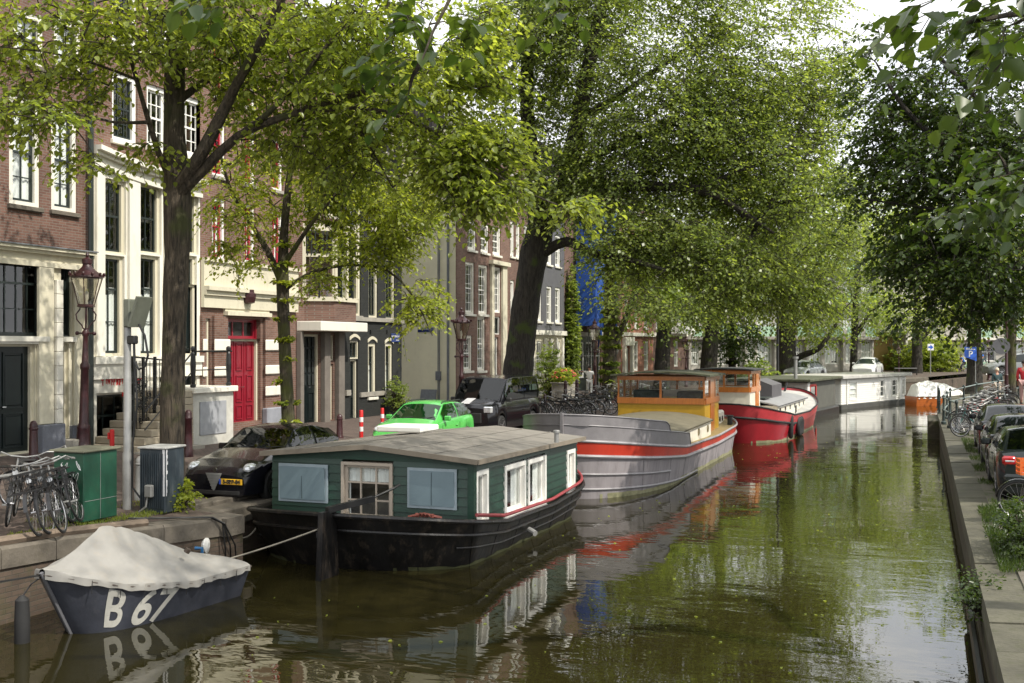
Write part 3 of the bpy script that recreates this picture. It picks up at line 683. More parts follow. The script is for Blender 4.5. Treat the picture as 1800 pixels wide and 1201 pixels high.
h.wall(0, aE, .5, 14.5, M['brick1']); h.shell(0, aE, 14.5, 10, M['brick1'], rise=3)
bo = .9; q0, q1 = Z(570, 526), Z(570, 410)
a0, a1 = A(534), A(600)
# bay: three sided box on a brick corbel
bay = MB(); pr = [(a0, 0), (a0+.5, -bo), (a1-.5, -bo), (a1, 0)]
def baybox(b, pr, z0, z1, off=0):
    P = [(pr[0][0]-off, .05), (pr[1][0]-off*.7, pr[1][1]-off), (pr[2][0]+off*.7, pr[2][1]-off), (pr[3][0]+off, .05)]
    b.add([(x, y, z0) for x, y in P] + [(x, y, z1) for x, y in P], [(3,2,1,0), (4,5,6,7), (0,1,5,4), (1,2,6,5), (2,3,7,6)])
baybox(bay, pr, Z(570, 566), q0-.12, -.02)
bo_ = bay.build('bay_corbel', M['brick1'], h.root)
fr = MB(); baybox(fr, pr, q0-.12, q0+.03, .06); baybox(fr, pr, q1-.05, q1+.2, .08)
zm = q0+(q1-q0)*.62
def baypost(b, i, f, w=.1, z0=q0, z1=q1):
    A_, B_ = Vector((*pr[i], 0)), Vector((*pr[i+1], 0)); d = (B_-A_).normalized(); n = Vector((d.y, -d.x, 0)); p = A_.lerp(B_, f)
    b.obox((p.x, p.y, (z0+z1)/2), d, n, (0,0,1), w/2, .07, (z1-z0)/2)
for (i, f) in ((0,.0),(0,1),(1,.0),(1,.5),(1,1),(2,.0),(2,1)): baypost(fr, i, f, .14)
for i in range(3):
    A_, B_ = Vector((*pr[i], zm)), Vector((*pr[i+1], zm)); fr.bar(A_, B_, .1, .1)
bf = fr.build('bay_window', M['cream'], h.root)
g = MB()
for i in range(3): g.add([(*pr[i], q0), (*pr[i+1], q0), (*pr[i+1], q1), (*pr[i], q1)], [(0,1,2,3)])
g.build('pane', M['glass'], bf)
g = MB()
for i in range(3):
    for k in (1, 2, 3, 5, 6, 7): baypost(g, i, k/8, .035, zm, q1)
    baypost(g, i, .25 if i == 1 else .5, .05, q0, zm); baypost(g, i, .75 if i == 1 else .5, .05, q0, zm)
g.build('sash', M['frame_dark'], bf)
b = MB(); b.bevbox(A(521), aE-.02, -.95, -.003, Z(560, 583), Z(560, 566)-.01, .02); b.build('lintel_beam', M['palecream'], h.root)
b = MB()
for (x0, x1) in ((520.3, 526), (563, 573), (588, 598)): b.bevbox(A(x0), A(x1), -.2, -.003, bz-.2, Z(560, 584), .02)
b.split('pier', mat('grey_brown_stone', (.16, .14, .12), .8, bump=.3, dirt=.3), h.root)

# ---- black house on the corner
h = House('black_brick_house', (FX, yB4), R(90), 'black painted brick corner house with cream arched ground floor windows')
aE = A(706); bz = Z(660, 735)
h.door(A(616), A(629), bz+.1, Z(622, 632), M['darkdoor'], 1, frame='cream')
h.window(*h.rect(615, 631, 599, 631), cols=2, rows=1, om='cream', casing=.06, sill=None, cut=2, fm='frame_dark')
for (x0, x1) in ((647, 661), (677, 690)): h.window(*h.rect(x0, x1, 603, 698), cols=1, rows=2, om='cream', casing=.13, cut=.66, sill='palecream', curtain=[(.05, .95, 0, .6)])
for (yt, yb) in ((448, 555), (300, 400), (190, 265)):
    for (x0, x1) in ((616, 634), (648, 664), (678, 694)):
        h.window(*h.rect(x0, x1, yt + (x0-616)*.1, yb + (x0-616)*.12), cols=2, rows=3, om='cream', casing=.1, cut=.66, sill='stone')
h.wall(0, aE, .5, 14.2, M['brickdark']); h.shell(0, aE, 14.2, 10, M['brickdark'], rise=3.5)
b = MB(); zz = Z(655, 561); b.box(0.01, aE+.03, -.1, -.003, zz-.1, zz+.05); b.box(0.01, A(614), -.08, -.003, bz+.95, bz+1.15); b.box(A(632), aE, -.08, -.003, bz+.85, bz+1.02); b.split('stone_band', M['stone'], h.root)
b = MB()
for (x0, x1, yt) in ((614, 632, 599), (646, 662, 603), (676, 691, 605)):      # segmental arches over the ground floor openings
    c0, c1 = A(x0), A(x1); zt = Z((x0+x1)/2, yt); n = 8; pts = [(c0+(c1-c0)*k/n, zt+.03+.13*math.sin(math.pi*k/n)) for k in range(n+1)]
    b.loft([[(x, -.03, z-.02), (x, -.003, z-.02), (x, -.003, z+.09), (x, -.03, z+.09)] for x, z in pts])
b.split('arch', M['cream'], h.root)
b = MB()
for x in (619, 651, 680): b.box(A(x)-.04, A(x)+.04, -.05, -.003, Z(x, 586), Z(x, 580))
b.split('wall_anchor', M['blackiron'], h.root)
sg = empty('street_sign', (FX+.03, yc(694), Z(694, 594)), R(90), 'small navy street name sign on the black corner house', 'sign')
b = MB(); b.bevbox(-.36, .36, -.012, .012, -.17, .17, .004); b.build('plate', mat('navy_enamel', (.02, .04, .16), .3, var=.05), sg)
M['signwhite'] = mat('sign_white', (.75, .75, .75), .5, var=.02)
text_obj('lettering', 'RAAMGRACHT', .105, M['signwhite'], sg, (0, -.014, .05), (R(90), 0, 0)); text_obj('lettering', 'centrum', .075, M['signwhite'], sg, (.15, -.014, -.09), (R(90), 0, 0))

# ---- brick house beyond the side street, its flank rendered cream
yB6 = yc(802); yB7 = yc(895)
h = House('brick_house', (FX, yB6), R(90), 'tall brown brick corner house with cream rendered flank and white sash windows')
aE = A(895) - .01; bz = Z(860, 700)
for (x0, x1, yt, yb) in ((818, 834, 461, 552), (841, 857, 466, 553), (815, 830, 590, 652), (839, 853, 556, 652)):
    h.window(*h.rect(x0, x1, yt, yb), cols=3, rows=5, fm='white', om='palecream', casing=.12, sill='palecream', cut=.5)
for (yt, yb) in ((388, 440), (300, 350), (235, 275)):
    for (x0, x1) in ((822, 837), (845, 859), (866, 880)): h.window(*h.rect(x0, x1, yt+(x0-822)*.25, yb+(x0-822)*.2), cols=2, rows=4, fm='white', om='white', casing=.12, sill='palecream', cut=.5)
h.window(*h.rect(866, 880, 470, 550), cols=3, rows=5, fm='white', om='white', casing=.1, sill=None)
h.window(*h.rect(866, 879, 557, 588), cols=3, rows=2, fm='frame_dark', om='white', casing=.06, sill=None, cut=2)
h.door(A(865), A(876), bz, Z(870, 593), M['darkdoor'], 1, frame='white')
h.wall(0, aE, .5, 13.7, M['brick2'])
h.shell(.01, aE, 13.7, 9, M['brick2'], rise=4.5)
b = MB(); b.box(A(861), A(865)+.02, -.12, -.003, bz, Z(870, 466)); b.box(A(880.5), A(888), -.12, -.003, bz, Z(870, 466)); b.box(A(859), A(890), -.25, -.003, Z(870, 466), Z(870, 459)); b.build('portal', M['cream'], h.root)
b = MB(); b.box(-.03, aE, -.35, .05, 13.5, 13.85); b.bevbox(-.1, 1.0, -.3, .6, 13.85, 15.0, .1); b.build('roof_cornice', M['white'], h.root)
# the rendered flank: wall slab with wide block joints modelled as courses
b = MB(); z = .9; k = 0
zz = [.9, 1.75, 2.55, 3.4, 4.3, 5.2, 6.1, 7.0, 7.9, 8.8, 9.7, 10.6, 11.5, 12.4, 13.3]
for q0, q1 in zip(zz[:-1], zz[1:]):
    random.seed(k); y0 = .03
    while y0 < 9.0:
        y1 = min(9.0, y0 + random.choice((1.3, 1.9, 2.4, 3.1))); b.bevbox(-.03, .0, y0+.004, y1-.004, q0+.004, q1-.004, .003); y0 = y1
    k += 1
b.box(-.02, .004, .03, 9, .5, 13.7)
b.build('rendered_flank', M['yellowwall'], h.root)
b = MB()
fx = lambda px: (lambda r: -(r.x*(yB6/r.y) - FX))(ray(px, 600))   # distance inwards along the flank for a pixel column
for px in (771, 773.5): b.tube([(-.06, fx(px), 1.3), (-.06, fx(px), 13)], .025, n=6)
b.tube([(-.09, fx(789), 1.3), (-.09, fx(789), 13.5)], .06, n=8)
b.box(-.14, -.03, fx(772)-.12, fx(772)+.12, 2.4, 2.8)
b.build('drainpipe', M['lead'], h.root)
sx = fx(749)
sg = empty('street_sign', (FX-sx, yB6-.05, EYE+((HOR-580)/FPX)*((yB6)*ct-(FX-sx)*st)), 0, 'dark navy street name plate on the cream rendered wall', 'sign')
b = MB(); b.bevbox(-.39, .39, -.012, .012, -.1, .1, .004); b.build('plate', MATS['navy_enamel'], sg)
text_obj('lettering', 'ZANDDWARSSTRAAT', .083, M['signwhite'], sg, (0, -.014, .032), (R(90), 0, 0), sx=.92); text_obj('lettering', 'centrum', .05, M['signwhite'], sg, (.24, -.014, -.055), (R(90), 0, 0))
# a weathered board leaning on the flank
bd = empty('board', (FX-fx(757), yB6-.35, 1.28), 0, 'grey weathered board leaning against the cream rendered wall', 'board')
b = MB(); b.obox((0, .1, .33), (1,0,0), (0,.95,-.3), (0,.3,.95), .36, .02, .36); b.build('panel', M['stone'], bd)
b = MB(); b.obox((0, .075, .33), (1,0,0), (0,.95,-.3), (0,.3,.95), .39, .012, .39); b.build('frame', M['lead'], bd)
# ---- houses further along
def row_house(name, px0, px1, wm, label, cols, rows, z1, ground=None, gm=None, fm='white', om='white', rise=3):
    global h
    h = House(name, (FX, yc(px0)), R(90), label); aE = A(px1) - .01; op0 = []
    zg = left_ground_z(yc(px0))
    for c in cols:
        for (q0, q1) in rows: h.window(A(c[0]), A(c[1]), q0, q1, cols=2, rows=4, fm=fm, om=om, casing=.12, sill='palecream', cut=.5)
    up = list(h.op)
    if ground:
        h.op = []
        for (x0, x1, k) in ground:
            if k == 'd': h.door(A(x0), A(x1), zg, zg+2.5, M['darkdoor'], 1, frame='white')
            else: h.window(A(x0), A(x1), zg+.8, zg+3.0, cols=2, rows=3, fm=fm, om=om, casing=.1, sill=None)
        zs = zg+3.5
        h.wall(0, aE, .5, zs, gm or wm, 'ground_floor')
        b = MB(); b.box(.01, aE-.01, -.2, -.003, zs-.15, zs+.1); b.build('cornice', M['palecream'], h.root)
        h.wall(0, aE, zs, z1, wm, 'wall', ops=up)
    else: h.wall(0, aE, .5, z1, wm)
    h.shell(0, aE, z1, 10, wm, rise=rise)
    b = MB(); b.box(0, aE, -.35, .05, z1-.2, z1+.15); b.build('roof_cornice', M['white'], h.root)
    return h
R3 = [(5.3, 7.3), (8.5, 10.3), (11.4, 12.9)]
row_house('brick_house', 895, 940, M['brick1'], 'brown brick house with cream ground floor hidden behind the big leaning trunk', ((897, 904), (907, 914), (921, 928)), R3, 14, ((898, 904, 'w'), (908, 916, 'w'), (922, 928, 'd')), M['palecream'])
row_house('grey_house', 940, 992, mat('dark_grey_render', (.10, .10, .11), .7, var=.15), 'dark grey house with white windows above a cream pillared ground floor', ((944, 952), (961, 970), (976, 985)), R3, 13.2, ((943, 952, 'w'), (958, 965, 'w'), (968, 974, 'w'), (978, 985, 'w')), M['cream'])
b = MB()
for x in (956, 966.5, 976, 987): b.bevbox(A(x)-.12, A(x)+.12, -.14, -.003, 1.0, 4.4, .02)
b.split('pilaster', M['palecream'], h.root)
row_house('brick_house', 992, 1046, M['brick1'], 'house wrapped in blue netting above a dark glass shop front', ((1015, 1021), (1030, 1037)), R3, 14, ((999, 1012, 'w'), (1014, 1027, 'w'), (1030, 1042, 'w')), M['frame_dark'], fm='frame_dark')
row_house('brick_house', 1046, 1092, M['brick2'], 'red brown brick house just beyond the blue netting', ((1050, 1056), (1062, 1068), (1078, 1085)), R3, 15, ((1049, 1056, 'd'), (1062, 1069, 'w'), (1078, 1085, 'w')), M['brick2'])
row_house('brick_house', 1092, 1148, brick('orange_brick', (.30, .10, .05), (.36, .15, .08), (.25, .2, .17)), 'orange brick house with a cream door surround behind the ivy clad trunk', ((1098, 1104), (1115, 1121), (1132, 1139)), R3, 13.5, ((1098, 1106, 'd'), (1115, 1122, 'w'), (1132, 1140, 'w')), None)
b = MB(); b.box(A(1094), A(1110), -.25, -.003, 4.0, 4.6); b.box(A(1094), A(1097), -.2, -.003, 1, 4.0); b.box(A(1107), A(1110), -.2, -.003, 1, 4.0); b.build('door_surround', M['palecream'], h.root)
row_house('brick_house', 1148, 1206, M['brick1'], 'last brick house of the row, with a white bay window over the corner', ((1153, 1159), (1163, 1169)), R3, 14.5, ((1155, 1160, 'w'), (1165, 1170, 'w'), (1185, 1192, 'w')), None)
b = MB(); a0, a1 = A(1172), A(1202); b.box(a0, a1, -1.0, -.003, 5.0, 5.4); b.box(a0+.1, a1-.1, -.9, -.003, 5.4, 6.6); b.box(a0, a1, -1.0, -.003, 9.2, 9.5)
for k in range(7): q = a0+.1+(a1-a0-.3)*k/6; b.box(q, q+.12, -.92, -.8, 6.6, 9.2)
bw = b.build('bay_window', M['white'], h.root)
g = MB(); g.add([(a0+.15, -.85, 6.6), (a1-.15, -.85, 6.6), (a1-.15, -.85, 9.2), (a0+.15, -.85, 9.2)], [(0,1,2,3)]); g.add([(a0+.12, -.85, 6.6), (a0+.12, 0, 6.6), (a0+.12, 0, 9.2), (a0+.12, -.85, 9.2)], [(0,1,2,3)]); g.build('pane', M['doorglass'], bw)
# blue scaffold netting on tubes
sc = empty('scaffold', (FX, yc(1008), 1.15), R(90), 'scaffold hung with bright blue netting over the shop front', 'scaffold')
Ls = yc(1044)-yc(1008)
b = MB()
for x in (0, Ls/2, Ls):
    for y in (-1.3, -.3): b.tube([(x, y, 0), (x, y, 11.5)], .03, n=6)
for z in (2.2, 4.4, 6.6, 8.8, 11): b.tube([(0, -1.3, z), (Ls, -1.3, z)], .025, n=6); b.tube([(0, -.3, z), (Ls, -.3, z)], .025, n=6)
b.build('tubes', M['greyiron'], sc)
b = MB(); n = 40; m_ = 18; g = []
random.seed(2)
for j in range(m_+1):
    row = []
    for i in range(n+1):
        x = -.1+(Ls+.2)*i/n; z = 3.4 + 8.2*j/m_ + (.5*math.sin(i*.5)+.35*math.sin(i*1.3))*(1 if j == 0 else 0)
        y = -1.42 + .1*math.sin(i*.9+j*.15) + .05*math.sin(i*2.1-j*.3) - (.16 if j < 3 else 0)*math.sin(i*.4)
        row.append((x, y, z))
    g.append(row)
b.loft(g, closed=False, cap=False); b.loft([[(-.1, -1.4, 4+7.6*j/6), (-.14+.05*math.sin(j), -.8, 4+7.6*j/6), (-.1, -.2, 4+7.6*j/6)] for j in range(7)], closed=False, cap=False)
nb = mat('blue_netting', (.018, .075, .33), .6, var=.2, ns=3, bump=.3)
b.build('netting', nb, sc, smooth=True)

# ---- modern concrete block closing the bend, glazed storeys with pale green panels
MO = (-19.7, 95.2); MA = math.atan2(13.8, 16.9)
M['greenpanel'] = mat('pale_green_panel', (.34, .50, .36), .4, var=.08)
M['modwin'] = mat('modern_window_frame', (.62, .62, .58), .5, var=.05)
h = House('apartment_block', MO, MA, 'long concrete apartment block with green glazed panels behind the far trees', 'building')
aE = A(1536); zb = 1.6
rng = random.Random(8)
x = 1212
grp = []
while x < 1525:
    wd = rng.choice((16, 20, 26)) if x < 1400 else 24
    grp.append((x, min(x+wd, 1532))); x += wd + rng.choice((5, 8, 12))
for (x0, x1) in grp:
    for s_ in range(4):
        z0 = zb+.7+3.15*s_; h.window(A(x0), A(x1), z0, z0+2.25, cols=4, rows=2, fm='modwin', om='modwin', casing=.08, sill=None, cut=.72, curtain=[(.05, .5, 0, .9), (.6, .95, .1, .9)] if rng.random() < .7 else None, mun=.07)
h.wall(0, aE, .5, 14.6, M['concrete']); h.shell(0, aE, 14.6, 12, M['concrete'])
b = MB()
for s_ in range(1, 5): b.box(-.1, aE+.1, -.7, -.003, zb+3.15*s_-.18, zb+3.15*s_+.1)
b.split('floor_slab', mat('darker_concrete', (.30, .28, .25), .85, dirt=.4), h.root)  # slab concrete darker than the walls, with dirt blotches
b = MB()
for (x0, x1) in grp[::1]:
    for s_ in range(1, 4): b.box(A(x0), A(x1), -.66, -.62, zb+3.15*s_+.1, zb+3.15*s_+1.0)
b.split('balcony_panel', M['greenpanel'], h.root)
b = MB()
for (x0, x1) in grp[::2]: b.box(A(x0)-.3, A(x0)-.05, -.45, -.003, zb-.3, zb+3)
b.split('column', M['concrete'], h.root)
# yellow brick side of the passage
h = House('passage', (MO[0]+math.cos(MA)*aE, MO[1]+math.sin(MA)*aE), MA+R(4), 'yellow brick passage wall under the block beside the far street', 'building')
yb_ = brick('yellow_brick', (.38, .26, .08), (.44, .31, .11), (.30, .22, .1), stain=.15)
aE2 = A(1592)
h.wall(0.05, aE2, .5, 5.3, yb_, y=1.5); b = MB(); b.box(0.05, aE2+.3, -.6, 8, 5.3, 14.6); b.build('upper_storeys', M['concrete'], h.root)
b = MB(); b.box(aE2-.25, aE2, -.3, 1.4, .5, 5.3); b.split('column', M['concrete'], h.root)
h = House('apartment_block', (3.2, 121), R(18), 'pale apartment block with blue and green panels beyond the far street bend', 'building')
for s_ in range(4):
    for k in range(12):
        a0 = 1+k*4.4; z0 = 2.4+3.1*s_; h.window(a0, a0+3.2, z0, z0+2.0, cols=4, rows=2, fm='modwin', om='modwin', casing=.08, sill=None, cut=.7, mun=.07, curtain=[(.1, .6, 0, 1)] if k % 3 else None)
h.wall(-6, 60, .5, 14.5, M['concrete']); h.shell(-6, 60, 14.5, 12, M['concrete'])
b = MB()
for s_ in range(1, 5): b.box(-6, 60, -.8, -.003, 1.6+3.1*s_-.1, 1.6+3.1*s_+.15)
b.split('floor_slab', M['palecream'], h.root)
b = MB()
for s_ in range(0, 4):
    for k in range(12): b.box(1+k*4.4, 3.6+k*4.4, -.74 if s_ else -.06, -.7 if s_ else -.003, 1.75+3.1*s_, 2.35+3.1*s_+(.4 if s_ else 0))
b.split('balcony_panel', M['greenpanel'], h.root)
# ------------------------------------------------------------------ trees
from mathutils import noise as mnoise
def leaf_mesh(name, P, D, Nn, Ln, Wd, m, parent, detail=True):
    """P base, D axis, Nn normal, Ln length, Wd half width - all arrays"""
    S = np.cross(D, Nn); S /= np.linalg.norm(S, axis=1, keepdims=True) + 1e-9
    Nn = np.cross(S, D)
    L = Ln[:, None]; W = Wd[:, None]; n = len(P)
    if detail:
        up = Nn * W * .35; dn = -Nn * L * .10
        V = np.stack([P, P + D*L*.28 - S*W*.95 + up, P + D*L*.68 - S*W*.75 + up + dn*.4, P + D*L + dn, P + D*L*.68 + S*W*.75 + up + dn*.4, P + D*L*.28 + S*W*.95 + up], 1).reshape(-1, 3)
        base = (np.arange(n) * 6)[:, None]
        F = np.concatenate([base + np.array([[0, 1, 2, 3]]), base + np.array([[0, 3, 4, 5]])], 1).reshape(-1)
        nf = n * 2
    else:
        V = np.stack([P, P + D*L*.45 - S*W, P + D*L - Nn*L*.08, P + D*L*.45 + S*W], 1).reshape(-1, 3)
        F = ((np.arange(n) * 4)[:, None] + np.array([[0, 1, 2, 3]])).reshape(-1); nf = n
    me = bpy.data.meshes.new(name); me.vertices.add(len(V)); me.vertices.foreach_set('co', V.astype(np.float32).ravel())
    me.loops.add(nf*4); me.loops.foreach_set('vertex_index', F.astype(np.int32)); me.polygons.add(nf)
    me.polygons.foreach_set('loop_start', np.arange(nf, dtype=np.int32)*4)
    try: me.polygons.foreach_set('loop_total', np.full(nf, 4, dtype=np.int32))
    except Exception: pass
    me.materials.append(m); me.update(calc_edges=True)
    o = bpy.data.objects.new(name, me); C.objects.link(o); o.parent = parent; return o
def unit(a): return a / (np.linalg.norm(a, axis=1, keepdims=True) + 1e-9)
def spray_leaves(rng, B, Dm, L, k, leaf, droop=.35, spread=.8, fan=3):
    """fans of twigs: returns leaf arrays + twig lines"""
    Ps, Ds, Ns, tw = [], [], [], []
    up = np.array([0, 0, 1.0])
    for f in range(fan):
        ang = (f - (fan-1)/2) * spread + rng.normal(0, .25, len(B))
        c, s = np.cos(ang)[:, None], np.sin(ang)[:, None]
        D = np.concatenate([Dm[:, :1]*c - Dm[:, 1:2]*s, Dm[:, :1]*s + Dm[:, 1:2]*c, Dm[:, 2:3] + rng.normal(0, .18, (len(B), 1))], 1); D = unit(D)
        ll = L * rng.uniform(.55, 1.05, len(B))
        for j in range(k):
            t = (j + .6) / k
            p = B + D * (ll*t)[:, None] - up * (ll * droop * t*t)[:, None]
            side = (1 if j % 2 else -1)
            S = unit(np.cross(D, up)) * side
            ax = unit(D*.55 + S*.75 - up*(.25 + .3*t) + rng.normal(0, .28, p.shape))
            nn = unit(np.tile(up, (len(p), 1)) + rng.normal(0, .38, p.shape))
            Ps.append(p + rng.normal(0, .02, p.shape)); Ds.append(ax); Ns.append(nn)
        tw.append((B, B + D*(ll*.55)[:, None] - up*(ll*droop*.3)[:, None], B + D*ll[:, None] - up*(ll*droop)[:, None]))
    P = np.concatenate(Ps); D = np.concatenate(Ds); N_ = np.concatenate(Ns)
    n = len(P); Ln = leaf * rng.uniform(.6, 1.2, n); return P, D, N_, Ln, tw
def fast_tubes(mb, A, B_, r0, r1, n=3):
    for a, b in zip(A, B_): mb.tube([a, b], [r0, r1], n=n, cap=False)
BARK = {}
def bark(name, col, moss=.0, mosscol=(.05, .07, .01)):
    if name in BARK: return BARK[name]
    m, t, b = nodes(name); L = t.links.new; N = t.nodes.new
    tcn = N('ShaderNodeTexCoord'); mp = N('ShaderNodeMapping'); mp.inputs['Scale'].default_value = (13, 13, 1.5); L(tcn.outputs['Object'], mp.inputs[0])
    v = N('ShaderNodeTexNoise'); v.inputs['Scale'].default_value = 1.6; v.inputs['Detail'].default_value = 8; v.inputs['Roughness'].default_value = .7; v.inputs['Distortion'].default_value = .6; L(mp.outputs[0], v.inputs[0])
    r = N('ShaderNodeValToRGB'); r.color_ramp.elements[0].position = .36; r.color_ramp.elements[1].position = .62
    r.color_ramp.elements[0].color = (*[c*.13 for c in col], 1); r.color_ramp.elements[1].color = (*col, 1); L(v.outputs['Fac'], r.inputs[0]); last = r.outputs[0]
    if moss:
        n = N('ShaderNodeTexNoise'); n.inputs['Scale'].default_value = 1.7; n.inputs['Detail'].default_value = 7; L(tcn.outputs['Object'], n.inputs[0])
        q = N('ShaderNodeMapRange'); q.inputs['From Min'].default_value = .62-moss*.35; q.inputs['From Max'].default_value = .72-moss*.2; L(n.outputs['Fac'], q.inputs['Value'])
        x = N('ShaderNodeMixRGB'); x.inputs[2].default_value = (*mosscol, 1); L(q.outputs[0], x.inputs[0]); L(last, x.inputs[1]); last = x.outputs[0]
    L(last, b.inputs['Base Color']); b.inputs['Roughness'].default_value = .9
    bp = N('ShaderNodeBump'); bp.inputs['Strength'].default_value = 1; bp.inputs['Distance'].default_value = .09; L(v.outputs['Fac'], bp.inputs['Height']); L(bp.outputs[0], b.inputs['Normal'])
    BARK[name] = m; return m
def smooth_path(pts, step=.35):
    """Catmull-Rom through 4-tuples (x,y,z,r)"""
    P = [np.array(p, float) for p in pts]; P = [2*P[0]-P[1]] + P + [2*P[-1]-P[-2]]; out = []
    for i in range(1, len(P)-2):
        a, b, c, d = P[i-1:i+3]; n = max(2, int(np.linalg.norm((c-b)[:3]) / step))
        for k in range(n):
            t = k/n; out.append(.5*((2*b) + (-a+c)*t + (2*a-5*b+4*c-d)*t*t + (-a+3*b-3*c+d)*t**3))
    out.append(P[-2]); return [(*q[:3], max(.004, q[3])) for q in out]
def PX(px, py, dep, r): p = at_depth(px, py, dep); return (p.x, p.y, p.z, r)
LEAF = {'linden': leafmat('linden_leaf', (.13, .175, .034), (.30, .355, .085), .55), 'elm': leafmat('elm_leaf', (.115, .162, .045), (.25, .31, .10), .58),
        'dark': leafmat('dark_shade_leaf', (.026, .052, .011), (.065, .10, .02), .4), 'fresh': leafmat('fresh_green_leaf', (.17, .22, .035), (.35, .39, .08), .55),  # dark leaf tone carries the shade of the right bank crown
        'ivy': leafmat('ivy_leaf', (.03, .06, .01), (.07, .11, .02), .3)}
def make_tree(name, label, trunk, limbs, blobs, leaf, kmat, seed, barkm, k=7, L=.8, fan=3, dens=1.0, detail=True, group=None, twig_r=.006, twigs=True, thr=-.12, droop=.35, sprouts=None):
    rng = np.random.default_rng(seed)
    base = Vector(trunk[0][:3]); root = empty(name, base, 0, label, 'tree', group)
    mb = MB(); tr = smooth_path(trunk, .4)
    rr = random.Random(seed)
    def rings(path, n, rough):
        return mb.tube([(x-base.x, y-base.y, z-base.z) for x, y, z, r in path], [r*(1+rr.uniform(-rough, rough)) for *_, r in path], n=n)
    r0 = trunk[0][3]
    # root flare
    fl = [(trunk[0][0], trunk[0][1], trunk[0][2]-.3, r0*1.5), (trunk[0][0], trunk[0][1], trunk[0][2]+.02, r0*1.32)]
    rings(smooth_path([fl[0], fl[1], (trunk[0][0]+(trunk[1][0]-trunk[0][0])*.12, trunk[0][1]+(trunk[1][1]-trunk[0][1])*.12, trunk[0][2]+(trunk[1][2]-trunk[0][2])*.12, r0*1.02)] + list(trunk[1:]), .35), 14, .05)
    nodesP = []; 
    for q in tr[len(tr)//2:]: nodesP.append(q)
    for lb in limbs:
        p = smooth_path(lb, .4); rings(p, 8, .06); nodesP += p[2:]
    mb.build('trunk', barkm, root, smooth=True)
    NP = np.array([q[:3] for q in nodesP]); 
    # sprays fill the crown volume, clumped by noise
    S = []
    for (px, py, dep, rx, ry, rz, n) in blobs:
        c = np.array(at_depth(px, py, dep)); n = int(n*dens); cnt = 0; tries = 0
        Rx, Ry = rx/FPX*dep, ry/FPX*dep
        ex = np.array([ct, st, 0]); ey = np.array([0, 0, 1.0]); ez = np.array([-st, ct, 0])
        while cnt < n and tries < n*12:
            tries += 1; u = rng.normal(0, 1, 3); u /= np.linalg.norm(u); rad = rng.uniform(0, 1) ** .42; u *= rad
            p = c + ex*u[0]*Rx + ey*u[1]*Ry + ez*u[2]*rz
            if mnoise.noise(Vector(p*(.55 if dep < 30 else .28))+Vector((seed, 0, 0))) < thr: continue
            S.append(p); cnt += 1
    S = np.array(S)
    d0 = np.array([np.min(np.sum((NP-p)**2, 1)) for p in S]); S = S[np.argsort(d0)]
    nodes_ = [tuple(q) for q in NP]; arr = np.zeros((len(NP)+len(S)*2, 3)); arr[:len(NP)] = NP; m_ = len(NP); dirs = []
    bm_ = MB(); tc3 = np.array(trunk[-1][:3])
    for p in S:
        dd = np.sum((arr[:m_]-p)**2, 1) + .6*np.maximum(0, arr[:m_, 2]-p[2])**2; i = int(np.argmin(dd)); a = arr[i].copy(); v = p-a; dist = np.linalg.norm(v)
        mid = a + v*.55 + np.array([0, 0, .10*dist]) + rng.normal(0, .05*dist, 3)
        if dist > .15 and twigs:
            rr_ = min(.05, .012+.012*dist); q = Vector(a)-base, Vector(mid)-base, Vector(p)-base; bm_.tube(q, [rr_, rr_*.7, twig_r], n=4, cap=False)
        arr[m_] = mid; arr[m_+1] = p; m_ += 2
        v = v/(dist+1e-6) if dist > .05 else rng.normal(0, 1, 3)
        v = v*1.0 + (p-tc3)/(np.linalg.norm(p-tc3)+1e-6)*.6 + rng.normal(0, .45, 3); v[2] = v[2]*.35 - .05; dirs.append(v)
    D = unit(np.array(dirs)); Ls = L*rng.uniform(.7, 1.25, len(S))
    if sprouts:
        sp = []; sdv = []
        for (i0, i1, n) in sprouts:
            for _ in range(n):
                q = tr[int(len(tr)*rng.uniform(i0, i1))]; a = rng.uniform(0, 6.28); sp.append((q[0]+math.cos(a)*q[3]*.9, q[1]+math.sin(a)*q[3]*.9, q[2])); sdv.append((math.cos(a), math.sin(a), .9))
        S = np.concatenate([S, np.array(sp)]); D = np.concatenate([D, unit(np.array(sdv))]); Ls = np.concatenate([Ls, np.full(len(sp), .2)])
    P, Dd, Nn, Ln, tw = spray_leaves(rng, S, D, Ls, k, leaf, droop=droop, fan=fan)
    P = P - np.array(base)
    if twigs and twig_r:
        for (a, b, c) in tw:
            for q in range(0, len(a)): bm_.tube([Vector(a[q])-base, Vector(b[q])-base, Vector(c[q])-base], [twig_r, twig_r*.8, twig_r*.4], n=3, cap=False)
    if bm_.v: bm_.build('branches', barkm, root)
    leaf_mesh('crown', P, Dd, Nn, Ln, Ln*rng.uniform(.33, .42, len(Ln)), LEAF[kmat], root, detail)
    return root
B1 = bark('brown_bark', (.115, .09, .062), .25, (.06, .065, .02)); B2 = bark('dark_bark', (.055, .047, .036), .2); B3 = bark('mossy_bark', (.10, .08, .055), .45, (.085, .095, .02))
G1 = 'trees along the left bank street'
